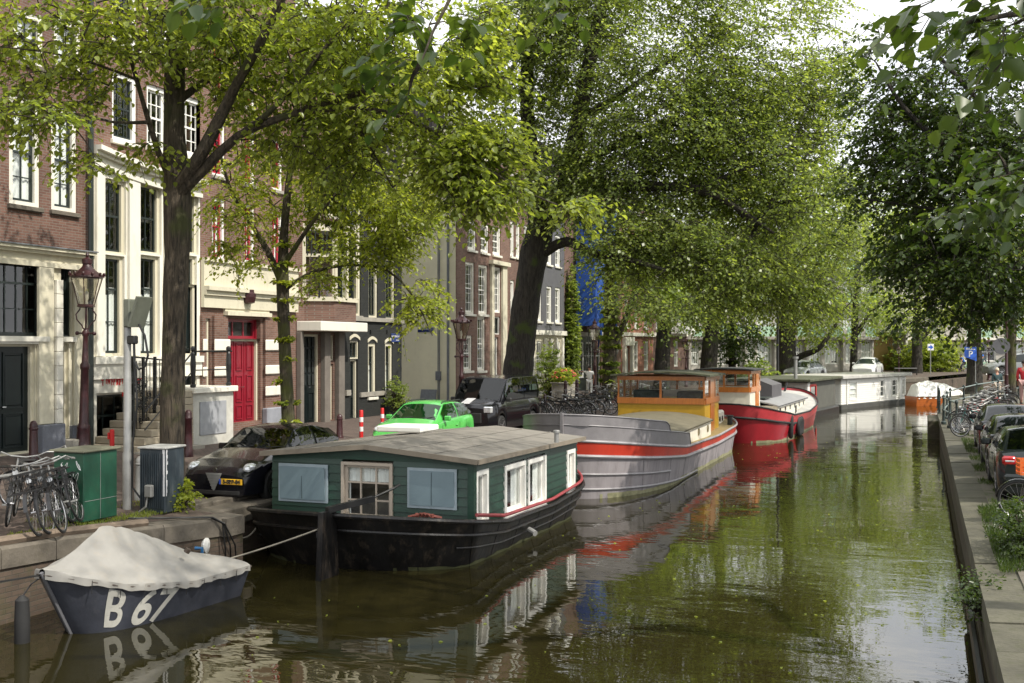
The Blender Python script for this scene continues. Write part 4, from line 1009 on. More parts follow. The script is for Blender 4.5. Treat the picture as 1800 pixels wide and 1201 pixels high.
# big linden in the left foreground
make_tree('linden_tree', 'big linden with a thick ridged trunk behind the black utility box, forking low', 
 [PX(302, 868, 20.6, .245), PX(303, 720, 20.6, .225), PX(307, 560, 20.6, .225), PX(312, 420, 20.6, .24), PX(311, 325, 20.6, .25), PX(306, 230, 20.5, .20), PX(308, 100, 20.4, .19), PX(316, -80, 20.2, .15), PX(325, -260, 20, .08)],
 [[PX(313, 330, 20.5, .15), PX(345, 285, 20.2, .12), PX(378, 225, 19.9, .11), PX(415, 150, 19.6, .09), PX(455, 80, 19.2, .08), PX(510, -30, 18.8, .06)],
  [PX(318, 335, 20.5, .14), PX(360, 296, 20.3, .10), PX(420, 238, 20, .085), PX(500, 205, 19.6, .07), PX(590, 175, 19.3, .06), PX(690, 150, 19, .045)],
  [PX(420, 238, 20, .06), PX(470, 200, 19.6, .05), PX(520, 150, 19.3, .04), PX(590, 60, 19, .03)],
  [PX(520, 200, 19.5, .05), PX(640, 190, 19.2, .04), PX(750, 225, 19, .035), PX(840, 285, 18.8, .026), PX(920, 335, 18.6, .018), PX(1010, 372, 18.5, .008)],
  [PX(305, 325, 20.5, .08), PX(283, 280, 20.3, .06), PX(262, 215, 20, .05), PX(240, 140, 19.6, .04), PX(215, 50, 19.3, .03)],
  [PX(262, 215, 20, .035), PX(200, 215, 19, .025), PX(130, 200, 18.3, .018), PX(50, 205, 17.8, .012), PX(-40, 190, 17.4, .008)],
  [PX(240, 140, 19.6, .03), PX(160, 110, 18.8, .022), PX(70, 90, 18.2, .015), PX(-30, 80, 17.8, .01)],
  [PX(309, 180, 20.4, .08), PX(390, 120, 21, .06), PX(470, 40, 21.4, .05)], [PX(309, 120, 20.4, .07), PX(240, 60, 21, .05), PX(180, -20, 21.3, .04)],
  [PX(590, 175, 19.3, .03), PX(640, 240, 19.6, .02), PX(690, 330, 20, .015)]],
 [(350, 40, 20, 230, 120, 2.6, 210), (580, 40, 19.6, 230, 130, 2.2, 230), (110, 60, 18.8, 190, 90, 1.5, 130), (80, 190, 18.1, 150, 40, .9, 40), (160, 150, 19, 120, 50, 1, 26), (235, 255, 19.2, 60, 60, .8, 26),
  (480, 60, 21.5, 200, 120, 1.5, 90), (540, 205, 20, 140, 80, 1.6, 110), (710, 120, 19, 150, 110, 1.6, 150), (640, 290, 20, 110, 70, 1.2, 60), (790, 270, 19, 100, 70, .8, 110), (830, 90, 19.3, 80, 100, .9, 70), (800, 330, 19, 90, 60, .7, 64), (920, 345, 18.7, 115, 34, .5, 62), (880, 250, 19, 70, 50, .6, 36), (720, 385, 20.5, 50, 40, .8, 12),
  (420, 190, 20.5, 120, 80, 1.5, 46), (330, -150, 20, 520, 110, 3.2, 260), (180, 280, 19, 50, 18, .4, 8)],
 .12, 'linden', 11, B1, k=7, L=.76, fan=3, group=G1, thr=-.10)
make_tree('young_linden_tree', 'slender linden with sprouts on its mossy trunk, standing behind the black car',
 [PX(508, 838, 25.5, .17), PX(507, 745, 25.5, .155), PX(500, 600, 25.5, .145), PX(497, 500, 25.5, .145), PX(500, 400, 25.3, .10), PX(512, 280, 25.2, .07), PX(525, 150, 25, .04)],
 [[PX(498, 505, 25.5, .09), PX(470, 440, 25.4, .07), PX(432, 380, 25.2, .05), PX(402, 325, 25, .04), PX(385, 260, 24.8, .03)],
  [PX(500, 510, 25.5, .06), PX(545, 480, 25.2, .045), PX(610, 466, 25, .035), PX(680, 475, 24.6, .028), PX(725, 520, 24.4, .02), PX(760, 590, 24.2, .01)],
  [PX(503, 460, 25.4, .06), PX(550, 390, 25, .045), PX(610, 320, 24.6, .035), PX(680, 260, 24.3, .025)], [PX(640, 300, 24.6, .03), PX(720, 330, 24.4, .02), PX(760, 400, 24.2, .012)]],
 [(470, 330, 25.3, 120, 80, 1.5, 120), (600, 330, 24.8, 120, 80, 1.5, 190), (700, 350, 24.4, 80, 90, 1.1, 130), (650, 430, 24.5, 80, 50, .8, 80), (725, 530, 24.3, 45, 50, .5, 42), (430, 440, 25.3, 50, 40, .5, 24), (570, 500, 25.1, 40, 40, .5, 18), (560, 210, 25, 160, 80, 1.6, 90)],
 .10, 'fresh', 12, B3, k=8, L=.62, fan=3, group=G1, sprouts=[(.1, .6, 60)])
make_tree('elm_tree', 'huge old elm with a thick leaning dark trunk beside the black van',
 [PX(902, 726, 43, .66), PX(912, 640, 43, .60), PX(925, 530, 43, .55), PX(940, 440, 43, .56), PX(950, 395, 43, .5), PX(938, 300, 43, .34), PX(926, 180, 43, .28), PX(930, 40, 43, .22), PX(936, -120, 43, .2)],
 [[PX(955, 400, 43, .42), PX(995, 325, 43, .36), PX(1015, 220, 42.5, .32), PX(1040, 90, 42, .26), PX(1075, -60, 42, .18)],
  [PX(945, 450, 43, .25), PX(995, 425, 42, .2), PX(1040, 445, 41, .16), PX(1100, 455, 40, .11), PX(1170, 475, 39, .06)],
  [PX(975, 365, 43, .26), PX(1050, 335, 42, .24), PX(1140, 328, 41, .2), PX(1225, 333, 40, .16), PX(1290, 362, 39.5, .1), PX(1360, 410, 39, .05)],
  [PX(1000, 300, 43, .2), PX(1070, 262, 42, .17), PX(1150, 232, 41.5, .13), PX(1250, 190, 41, .08)], [PX(1018, 210, 42.5, .16), PX(1100, 160, 42, .12), PX(1200, 90, 42, .08)],
  [PX(938, 300, 43, .16), PX(890, 260, 42, .12), PX(840, 230, 41.5, .07)], [PX(1225, 333, 40, .1), PX(1300, 300, 40, .08), PX(1400, 260, 40, .05)],
  [PX(1320, 420, 41, .09), PX(1345, 370, 41, .09), PX(1400, 350, 41, .08), PX(1470, 345, 41, .05), PX(1530, 365, 41, .03)], [PX(1290, 362, 40, .09), PX(1330, 395, 40, .08), PX(1370, 330, 40, .06), PX(1430, 260, 40, .04)]],
 [(1120, 100, 42, 250, 190, 4, 1150), (950, 90, 42.5, 110, 170, 3, 480), (870, 60, 42, 70, 90, 2, 130), (1020, 320, 42, 120, 75, 2.5, 320), (1180, 270, 41, 190, 120, 3, 800), (1150, 430, 40, 130, 60, 2, 380), (960, 330, 42, 70, 90, 2, 90), (1310, 210, 42, 150, 200, 3.5, 950), (1420, 130, 44, 80, 170, 3, 380), (1400, 380, 41, 120, 110, 4, 460), (840, 230, 41.5, 60, 60, 1.2, 50), (1290, 480, 40, 120, 70, 2.5, 300), (1120, 520, 39, 60, 25, 1.5, 40), (1200, 540, 39, 70, 20, 1.5, 44), (1400, 500, 40, 80, 60, 2, 120), (1150, -60, 42, 330, 110, 5, 420), (1180, 20, 42, 260, 60, 3, 260)],
 .145, 'elm', 13, B2, k=8, L=1.35, fan=3, detail=False, group=G1, twig_r=.007, thr=-.3)
def far_tree(name, label, px, base_py, dep, r, top_py, blobs, seed, km='elm', leaf=.25, lean=0, limbs=(), group=G1, L=1.8, sprouts=None, barkm=None, dens=1):
    return make_tree(name, label, [PX(px, base_py, dep, r), PX(px+lean*.4, (base_py*2+top_py)/3, dep, r*.85), PX(px+lean, (base_py+top_py*2)/3, dep, r*.7), PX(px+lean*1.2, top_py, dep, r*.4)],
        [[PX(*q) for q in lb] for lb in limbs], blobs, leaf, km, seed, barkm or B2, k=8, L=L, fan=3, detail=False, group=group, twig_r=.0, thr=-.2, sprouts=sprouts, dens=dens*1.35)
far_tree('elm_tree', 'ivy clad tree with a forked trunk left of the yellow wheelhouse', 1072, 700, 57, .42, 430, [(1115, 450, 57, 60, 60, 3, 90), (1140, 520, 57, 50, 35, 2, 50)], 21, limbs=[[(1078, 610, 57, .2), (1100, 560, 57, .16), (1120, 500, 57, .12), (1135, 440, 57, .08)]], sprouts=[(.1, .9, 130)], barkm=B3)
far_tree('elm_tree', 'broad grey trunked tree right behind the yellow wheelhouse', 1162, 690, 66, .5, 380, [(1190, 420, 66, 150, 110, 6, 230), (1230, 520, 65, 90, 45, 3, 90)], 22, lean=12)
far_tree('elm_tree', 'stout tree with a leaning grey trunk above the orange wheelhouse', 1243, 684, 73, .62, 380, [(1300, 380, 73, 180, 140, 7, 300), (1330, 510, 72, 100, 50, 3.5, 100)], 23, lean=18)
far_tree('young_tree', 'small ivy covered tree between the stout leaning trunk and a dark trunk', 1287, 676, 76, .3, 560, [(1285, 590, 76, 45, 45, 2.2, 80)], 24, km='ivy', sprouts=[(.1, .9, 120)])
far_tree('elm_tree', 'dark thick trunk with a low limb, just left of the white houseboat', 1383, 672, 80, .72, 400, [(1410, 420, 80, 170, 150, 7, 330), (1440, 580, 79, 50, 30, 2.5, 30)], 25, lean=0, limbs=[[(1386, 640, 80, .3), (1410, 625, 79, .24), (1440, 612, 78, .2), (1470, 570, 78, .12)]])
far_tree('elm_tree', 'slim dark trunk rising behind the parked white car', 1500, 668, 86, .32, 470, [(1490, 440, 86, 130, 120, 6, 260), (1540, 540, 86, 80, 40, 3, 60)], 26, lean=4, limbs=[[(1504, 590, 86, .2), (1530, 550, 86, .14), (1560, 520, 86, .08)]])
far_tree('elm_tree', 'tree with forked trunk by the street bench beyond the orange boat', 1612, 664, 94, .5, 500, [(1610, 450, 94, 120, 120, 7, 260), (1600, 560, 94, 60, 30, 3, 40)], 27, limbs=[[(1614, 600, 94, .3), (1640, 575, 94, .2), (1680, 550, 94, .1)]])
G2 = 'trees along the right bank'
far_tree('linden_tree', 'thick trunk behind the blue parking sign', 1713, 690, 72, .55, 470, [(1700, 430, 72, 130, 130, 5, 260), (1740, 540, 72, 70, 40, 3, 60)], 28, km='linden', group=G2)
make_tree('young_linden_tree', 'young tree with bright green mossy trunk beside the parked bicycles', [PX(1777, 720, 46, .20), PX(1779, 640, 46, .17), PX(1780, 560, 46, .17), PX(1790, 480, 46, .12), PX(1800, 380, 46, .08)],
 [[PX(1779, 570, 46, .1), PX(1755, 545, 46, .07), PX(1715, 520, 46, .04)], [PX(1781, 560, 46, .1), PX(1765, 500, 46, .08), PX(1755, 430, 46, .05)]],
 [(1780, 450, 46, 110, 70, 2.6, 150), (1730, 520, 46, 50, 25, 1.2, 24)], .15, 'linden', 29, B3, k=8, L=1.0, detail=False, group=G2, twig_r=.008)
make_tree('chestnut_tree', 'large tree overhanging from the right edge of the picture, leaves coloured dark as its shaded side', [(9.0, 27, 1.3, .38), (8.8, 27, 4, .33), (8.6, 27, 7, .28), (8.4, 27, 10, .2), (8.2, 27, 14, .1)],
 [[(8.8, 27, 4.2, .18), PX(1900, 420, 26, .14), PX(1780, 345, 25.5, .11), PX(1680, 275, 25, .08), PX(1590, 190, 25, .05), PX(1540, 110, 25, .02)],
  [(8.7, 27, 5.5, .16), PX(1850, 330, 26, .1), PX(1740, 200, 26, .07), PX(1650, 100, 26, .05)], [PX(1780, 345, 25.5, .07), PX(1690, 370, 25, .05), PX(1590, 360, 25, .03), PX(1520, 350, 25, .02)],
  [(8.8, 27, 3.9, .14), PX(1880, 480, 25.5, .1), PX(1760, 470, 25, .06), PX(1650, 460, 24.5, .03)]],
 [(1800, 180, 26, 240, 170, 3, 520), (1660, 300, 25.3, 170, 95, 2, 330), (1600, 190, 25.5, 110, 80, 1.4, 110), (1700, 430, 25, 170, 80, 2, 330), (1540, 90, 25.5, 60, 80, .8, 22), (1660, 540, 24.8, 90, 40, 1, 30), (1790, 500, 25, 100, 50, 1.5, 90), (2000, 250, 28, 250, 250, 5, 240)],
 .125, 'dark', 31, B2, k=8, L=.85, fan=3, group=G2, thr=-.22)
# the tree whose outer twigs hang into the picture close to the viewer
make_tree('linden_tree', 'near linden whose large leaves hang into the top right corner', [(6.2, 3.5, .9, .3), (6.0, 3.5, 3.2, .26), (5.6, 3.8, 5.5, .2), (4.8, 4.0, 8, .12)],
 [[(6.0, 3.5, 3.6, .1), PX(2300, 250, 4.2, .06), PX(2000, 60, 3.8, .03), PX(1850, 20, 3.5, .014), PX(1700, 40, 3.3, .006)],
  [(5.6, 3.8, 5.4, .12), (3.6, 4.6, 6.0, .08), (1.2, 5.0, 6.2, .05), PX(1100, -250, 5.2, .03), PX(900, -120, 5, .016), PX(790, 0, 4.9, .009), PX(740, 110, 4.8, .004)],
  [PX(900, -120, 5, .012), PX(700, -80, 4.9, .008), PX(560, -30, 4.8, .005), PX(400, -20, 4.8, .003)], [(6.0, 3.6, 3.3, .09), PX(2100, 330, 6.8, .04), PX(1900, 310, 6.6, .02), PX(1760, 330, 6.5, .008)]],
 [(1720, 10, 3.4, 100, 35, .25, 7), (1740, 90, 3.4, 50, 24, .2, 2), (1830, 20, 3.5, 50, 50, .2, 3), (740, 20, 4.9, 110, 40, .3, 6), (720, 130, 4.9, 40, 50, .2, 3), (420, 5, 4.8, 60, 12, .2, 2), (1000, 0, 5, 80, 10, .2, 2), (1740, 345, 6.5, 80, 40, .4, 20), (1790, 290, 6.5, 50, 40, .3, 10), (2250, 60, 4.2, 160, 200, 1, 40)],
 .085, 'dark', 33, B1, k=4, L=.26, fan=3, group=G2, thr=-2, twig_r=.002)
# unseen tree added outside the frame to dapple the near boat and quay with shade
def world_px(x, y, z):
    Zc = y*ct - x*st; return (900+FPX*(x*ct+y*st)/Zc, HOR-(z-EYE)/Zc*FPX, Zc)
a_ = world_px(3.6, 13, 16.5); b_ = world_px(5.5, 9.5, 15.5)
make_tree('elm_tree', 'unseen tall elm added on the right bank to shade the near boat and quay', [(8, 12, .9, .3), (7.8, 12, 5, .24), (7.2, 12, 9, .18), (6.2, 12, 13, .12), (4.5, 12.3, 17, .06)],
  [[(6.8, 12, 9, .16), (4, 13, 12.5, .1), (.5, 14, 14.5, .05)], [(6.2, 12, 11, .14), (5, 9, 13.5, .09), (3, 7, 15, .05)], [(6.8, 12, 9, .16), (7.5, 15, 12, .1), (7, 18, 14, .06)]],
  [(*a_, FPX*5.8/a_[2], FPX*2.8/a_[2], 5.5, 620)], .15, 'elm', 41, B2, k=6, L=1.1, detail=False, group=G2, twig_r=0)
for i, (x, y, s_) in enumerate([]):
    make_tree('linden_tree', 'linden beyond the right edge of the picture that shades the near quay', [(x, y, .95, .3), (x, y, 4, .26), (x-.2, y, 7, .2), (x-.2, y, 11, .1)],
      [[(x, y, 4, .14), (x-1.5, y, 6, .1), (x-3, y+.5, 7.5, .05)], [(x, y, 5, .14), (x+1, y+1.5, 7, .1), (x+2, y+2, 9, .05)], [(x, y, 5.5, .12), (x, y-2, 7.5, .08), (x-1, y-3, 9, .04)]],
      [], .12, 'linden', s_, B1) if False else None
# ------------------------------------------------------------------ boats
class Side(House):
    """a flat side of a boat's cabin: parts are built in the side's own frame, then handed to the boat"""
    def __init__(s, boat, origin, ang):
        s.boat = boat; s.o = (origin[0], origin[1]); s.ang = ang; s.op = []
        s.root = bpy.data.objects.new('tmp', None); C.objects.link(s.root); s.root.location = (origin[0], origin[1], 0)
    def boards(s, a0, a1, z0, z1, m, h=.165, name='siding', ztop=None):
        b = MB(); z = z0
        while z < z1 - .01:
            zt = min(z+h, z1); A = sorted(set([a0, a1] + [min(max(v, a0), a1) for o in s.op for v in o[:2]])); zm = (z+zt)/2
            for p, q in zip(A[:-1], A[1:]):
                if q-p < 1e-4 or any(o[0]-1e-4 < (p+q)/2 < o[1]+1e-4 and o[2] < zm < o[3] for o in s.op): continue
                b.add([(p,-.036,z),(q,-.036,z),(q,-.006,zt),(p,-.006,zt),(p,.02,z),(q,.02,z),(q,.02,zt),(p,.02,zt)], [(0,1,2,3),(0,4,5,1),(3,2,6,7),(0,3,7,4),(1,5,6,2)])
            z = zt
        return b.build(name, m, s.root)
    def done(s):
        bl = s.boat.location; r = s.boat.rotation_euler.z
        for c in list(s.root.children):
            c.parent = s.boat; d = Vector((s.o[0]-bl.x, s.o[1]-bl.y, -bl.z)); d.rotate(Matrix.Rotation(-r, 3, 'Z'))
            c.location = d; c.rotation_euler = (0, 0, s.ang - r)
        bpy.data.objects.remove(s.root)
def hull_fn(L, hb, sheer, e0, e1, p0=2.2, p1=2.2, wl=.86, rake0=.0, rake1=.0, zb=-.45, sw=1.0, sw1=0.0):
    """returns P(t, v, side): t along, v 0 bottom .. 1 top edge"""
    def bt(t):
        if t < e0: f = (max(0, 1-abs(1-t/e0)**p0))**(1/p0 if p0 > 1 else 1); f = max(f, sw1)
        elif t > 1-e1: u = (t-(1-e1))/e1; f = (max(0, 1-u**p1))**(1/p1)
        else: f = 1
        return f*hb
    def P(t, v, side):
        zt = float(np.interp(t, [q[0] for q in sheer], [q[1] for q in sheer])); z = zb + (zt-zb)*v
        tt = t; f = wl + (1-wl)*v
        y = L*t + rake0*(1-v)*max(0, 1-t/.3) - rake1*(1-v)*max(0, 1-(1-t)/.3)
        return Vector((side*bt(t)*f, y, z))
    return P
def hull_strip(b, P, v0, v1, off=0, n=48, t0=0, t1=1, k=3, sides=(-1, 1)):
    rings = []
    for s_ in sides:
        rings = []
        for i in range(n+1):
            t = t0+(t1-t0)*(.5-.5*math.cos(math.pi*i/n)); row = []
            for j in range(k+1):
                p = P(t, v0+(v1-v0)*j/k, s_)
                if off:
                    d = P(min(1, t+.01), v0, s_) - P(max(0, t-.01), v0, s_); nn = Vector((d.y, -d.x, 0)); nn.normalize(); nn *= s_
                    if nn.length < .5: nn = Vector((s_, 0, 0))
                    p = p + nn*off
                row.append(p)
            rings.append(row)
        b.loft(rings, closed=False, cap=False)
    return b
def hull_rail(b, P, v, r, off=0, n=56, t0=0, t1=1, sides=(-1, 1), seg=7):
    for s_ in sides:
        pts = []
        for i in range(n+1):
            t = t0+(t1-t0)*(.5-.5*math.cos(math.pi*i/n)); p = P(t, v, s_); p.x += s_*off; pts.append(p)
        b.tube(pts, r, n=seg)
    return b
def deck(b, P, v, dz=0, n=40, camber=.05, shrink=.0, t0=0, t1=1):
    rows = []
    for i in range(n+1):
        t = t0+(t1-t0)*i/n; a = P(t, v, -1); c = P(t, v, 1); m_ = (a+c)/2; m_.z += camber
        rows.append([a+Vector((shrink*(1 if a.x < -shrink else 0), 0, dz)), m_+Vector((0,0,dz)), c+Vector((-shrink*(1 if c.x > shrink else 0), 0, dz))])
    b.loft(rows, closed=False, cap=False); return b
ALG = mat('pale_waterline_growth', (.30, .29, .17), .85, var=.35, ns=5, dirt=.5, dirtcol=(.10, .11, .04))
GB = mat('dark_green_boards', (.008, .036, .022), .42, var=.2, ns=3, bump=.15, dirt=.2, dirtcol=(.03, .05, .035))
BK = mat('black_tarred_steel', (.009, .0085, .0085), .36, spec=.35, var=.5, ns=2.6, bump=.45, bs=9, dirt=.75, dirtcol=(.075, .058, .042), stretch=(1, 1, .3))
FELT = mat('grey_roof_felt', (.20, .185, .16), .92, var=.14, ns=1.6, bump=.3, bs=60, dirt=.35, dirtcol=(.12, .10, .08))
BLUE = mat('slate_blue_shutter', (.155, .215, .24), .5, var=.06, bump=.05)
PINK = mat('dull_pinkish_frame', (.42, .36, .29), .5, var=.05)
def waterband(P, boat, z0, z1, m, zb=-.45, t0=.02, t1=.98, n=60):
    q = MB()
    for s_ in (-1, 1):
        rows = []
        for i in range(n+1):
            t = t0+(t1-t0)*i/n; zt = P(t, 1, s_).z; row = []
            for z in (z0, (z0+z1)/2, z1+.02*math.sin(i*.8)+.012*math.sin(i*2.3)):
                p = P(t, (z-zb)/(zt-zb), s_); p.x += s_*.007; row.append(p)
            rows.append(row)
        q.loft(rows, closed=False, cap=False)
    q.build('waterline_growth', m, boat, smooth=True)
def seams(P, boat, ts, m, v0=.1, v1=.97):
    q = MB()
    for t in ts:
        for s_ in (-1, 1):
            q.tube([P(t, v0+(v1-v0)*k/8, s_)+Vector((s_*.002, 0, 0)) for k in range(9)], .006, n=4)
    q.build('plate_seams', m, boat)
# ---- green houseboat
gb = empty('houseboat', (-9.58, 16.1, 0), 0, 'green wooden houseboat on a black hull with grey roof and slate blue shutters', 'houseboat')
P = hull_fn(9.4, 2.32, [(0, 1.05), (.12, .88), (.3, .64), (.6, .58), (.85, .72), (1, .95)], .17, .22, 2.0, 2.2, wl=.84, rake0=.9, rake1=1.0)
b = MB(); hull_strip(b, P, 0, 1, n=60, k=8); b.build('hull', BK, gb, smooth=True)
b = MB(); deck(b, P, .93); b.build('deck', BK, gb)
waterband(P, gb, -.05, .05, mat('dark_slime', (.06, .065, .025), .8, var=.4, ns=5))
seams(P, gb, (.14, .26, .38, .5, .62, .74, .86), BK)
b = MB(); hull_rail(b, P, .99, .045); hull_rail(b, P, .80, .035, off=.02); hull_rail(b, P, .62, .02, off=.01, t0=.1, t1=.9); b.build('rubbing_strake', BK, gb, smooth=True)
b = MB(); hull_rail(b, P, 1.09, .035, off=-.09, t0=.16, t1=.98, sides=(1,)); b.build('rail', mat('faded_red_paint', (.26, .035, .04), .5, var=.3, dirt=.3), gb, smooth=True)
cx0, cx1, cy0, cy1 = -2.08, 2.08, 1.7, 7.9
bx, by = gb.location.x, gb.location.y
f = Side(gb, (bx+cx0, by+cy0), 0)
def ez(y): return 1.86 - .09*(y-cy0)/(cy1-cy0)
for (x0, x1, yt, yb, tilt) in ((494, 577, 817, 880, .05), (720, 803, 825, 892, .0)):
    a0, a1, z0, z1 = f.rect(x0, x1, yt, yb); q = MB(); q.box(a0-.02, a1+.02, -.055, -.037, z0-.02, z1+.02); fr = q.build('shutter_frame', mat('pale_blue_frame', (.27, .33, .36), .5), f.root)
    q = MB(); q.obox(((a0+a1)/2, -.06-tilt*.6, (z0+z1)/2), (1,0,0), (0,math.cos(tilt),math.sin(tilt)), (0,-math.sin(tilt),math.cos(tilt)), (a1-a0)/2-.03, .008, (z1-z0)/2-.03)
    q.build('shutter', BLUE, fr)
    q = MB(); q.box((a0+a1)/2-.006, (a0+a1)/2+.006, -.075-tilt*.6, -.067-tilt*.6, z0+.05, z1-.05); q.build('seam', mat('dark_blue_seam', (.06, .09, .10), .5), fr)
a0, a1, z0, z1 = f.rect(602, 692, 813, 915)
f.op.append((a0, a1, z0, z1)); ww = f.window(a0, a1, z0, z1, cols=3, rows=3, fm='pink', om='pink', casing=.055, inset=-.01, cut=2, sill=None, mun=.03, hole=False, curtain=[(0, 1, .68, 1), (.0, .08, 0, 1), (.92, 1, 0, 1)]) if M.setdefault('pink', PINK) else None
f.boards(0.0, cx1-cx0, .55, 1.80, GB, name='front_siding')
q = MB(); n = 12; w2 = (cx1-cx0); q.loft([[(w2*k/n, -.01, 1.80), (w2*k/n, -.01, 1.82+.2*(1-abs(2*k/n-1)))] for k in range(n+1)], closed=False, cap=False); q.build('gable_board', GB, f.root)
f.done()
s_ = Side(gb, (bx+cx1, by+cy0), R(90)); Ls = cy1-cy0
M['gwin'] = M['white']
for (x0, x1, yt, yb) in ((833, 855, 826, 922), (884, 921, 814, 903), (925, 957, 804, 893), (994, 1008, 790, 863)):
    a0, a1, z0, z1 = s_.rect(x0, x1, yt, yb); a1 = min(a1, Ls-.05); z1 = min(z1, 1.72)
    s_.window(a0, a1, z0, z1, cols=1, rows=1, fm='white', om='white', casing=.09, inset=.01, cut=2, sill=None, proud=.01, curtain=[(0, .38, 0, 1), (.62, 1, 0, 1)])
    q = MB(); q.box(a0-.03, a1+.03, -.09, -.024, z0-.14, z0-.004); q.build('window_apron', M['white'], s_.root)
s_.boards(0, Ls, .5, 1.76, GB, name='side_siding')
q = MB(); q.box(-.037, .07, -.055, -.0365, .5, 1.8); q.box(-.06, -.038, -.055, .07, .5, 1.8); q.build('corner_board', GB, s_.root)
s_.done()
q = MB(); q.box(cx0, cx0+.04, cy0, cy1, .4, 1.78); q.box(cx0, cx1, cy1-.04, cy1, .4, 1.78); q.build('back_siding', GB, gb)
q = MB(); q.box(cx0+.1, cx1-.1, cy0+.5, cy0+.54, .4, 1.75); q.box(cx1-.5, cx1-.46, cy0+.6, cy1-.2, .4, 1.7); q.build('interior', mat('dim_interior', (.10, .085, .06), .9, var=.5, ns=3), gb)
# roof: shallow gable of felt strips with lapped joints
q = MB(); ov = .17; ny = 9
for k in range(ny):
    y0 = cy0-ov+(cy1-cy0+2*ov)*k/ny; y1 = cy0-ov+(cy1-cy0+2*ov)*(k+1)/ny+.04
    for sx in (-1, 1):
        xe = sx*(cx1+ov); l = .004*(k % 2)
        zr0, zr1, ze0, ze1 = ez(y0)+.20, ez(y1)+.20, ez(y0), ez(y1)
        q.add([(0,y0,zr0+.04+l),(xe,y0,ze0+.04+l),(xe,y1,ze1+.04+l),(0,y1,zr1+.04+l),(0,y0,zr0-.03),(xe,y0,ze0-.03),(xe,y1,ze1-.03),(0,y1,zr1-.03)],
              [(0,1,2,3),(4,7,6,5),(0,4,5,1),(1,5,6,2),(2,6,7,3)])
for x in (-1.4, -.7, .7, 1.4):
    pts = [(x, cy0-ov+.0+(cy1-cy0+2*ov)*k/6, ez(cy0+(cy1-cy0)*k/6)+.2*(1-abs(x)/(cx1+ov))+.05) for k in range(7)]; q.tube(pts, .007, n=4)
q.build('roof', FELT, gb)
q = MB()
for sx in (-1, 1): q.bar((sx*(cx1+ov+.012), cy0-ov, ez(cy0)-.0), (sx*(cx1+ov+.012), cy1+ov, ez(cy1)-.0), .02, .09)
for sx in (-1, 1): q.bar((0, cy0-ov-.012, ez(cy0)+.2), (sx*(cx1+ov), cy0-ov-.012, ez(cy0)), .02, .09)
q.build('fascia', mat('grey_brown_fascia', (.20, .17, .13), .8, bump=.2), gb)
sk = at_z(722, 757, 2.0)
q = MB(); q.bevbox(sk.x-bx-.62, sk.x-bx+.5, sk.y-by-.5, sk.y-by+.45, 1.99, 2.13, .03); q.build('skylight', M['white'], gb)
ch = at_z(994, 772, 1.95)
q = MB(); q.lathe([(.05,0),(.05,.2),(.075,.2),(.075,.24),(.06,.26)], (ch.x-bx-.1, ch.y-by-.3, 1.9), n=12); q.build('flue_pipe', M['greyiron'], gb)
# rudder and tiller at the near end
q = MB(); q.add([(-.05,-.42,-.4),(.05,-.42,-.4),(.05,.25,-.4),(-.05,.25,-.4),(-.05,-.30,1.12),(.05,-.30,1.12),(.05,.12,1.12),(-.05,.12,1.12)], [(0,3,2,1),(4,5,6,7),(0,1,5,4),(1,2,6,5),(2,3,7,6),(3,0,4,7)])
rd = q.build('rudder', BK, gb, loc=(.18, -.02, 0))
q = MB(); q.bar((0, -.1, 1.14), (.35, .9, 1.22), .09, .1); q.bar((-.06, -.32, .75), (-.06, .2, .75), .04, .09); q.tube([(.35, .9, 1.24), (.55, 1.25, 1.36), (.62, 1.4, 1.42)], .022, n=6); q.build('tiller', M['blackiron'], rd)
q = MB(); q.tube([(1.2, .92, .93), (1.5, .9, 1.0), (1.8, 1.0, .93)], .03, n=6); q.tube([(1.35, .95, .84), (1.35, .93, 1.0)], .03, n=6); q.tube([(1.65, .95, .82), (1.65, .93, 1.0)], .03, n=6)
for k in range(3): q.tube([(1.38+.07*k, .9, .9+.05*math.sin(k)), (1.45+.07*k, .86, 1.02), (1.5+.07*k, .95, .92)], .016, n=5)
q.build('cleat', mat('rusty_red_iron', (.18, .05, .035), .7, var=.3), gb)
q = MB(); q.tube([(2.25, 4.2, .25), (2.42, 4.1, .2)], .06, n=10); q.build('outlet_pipe', M['greyiron'], gb)

# ---- small covered boat marked B 67
sb = empty('small_boat', (-10.86, 11.15, 0), R(-5), 'small slate blue open boat marked B 67 under a pale canvas cover', 'boat')
SP = hull_fn(3.25, .80, [(0, .92), (.25, .66), (.6, .50), (1, .50)], .62, .001, 1.9, 1.6, wl=.62, rake0=.62, zb=-.25)
NAVY = mat('slate_blue_boat_paint', (.042, .046, .060), .42, var=.25, ns=4, bump=.1, dirt=.35, dirtcol=(.10, .10, .11))
b = MB(); hull_strip(b, SP, 0, 1, n=50, k=10); 
tr_ = [SP(.999, j/8, -1) for j in range(9)] + [SP(.999, 1-j/8, 1) for j in range(9)]
b.add(tr_, [tuple(range(18))]); b.build('hull', NAVY, sb, smooth=True)
b = MB(); hull_rail(b, SP, .97, .022, off=.012, n=50); b.build('gunwale', mat('dark_wood_rail', (.06, .045, .035), .6), sb, smooth=True)
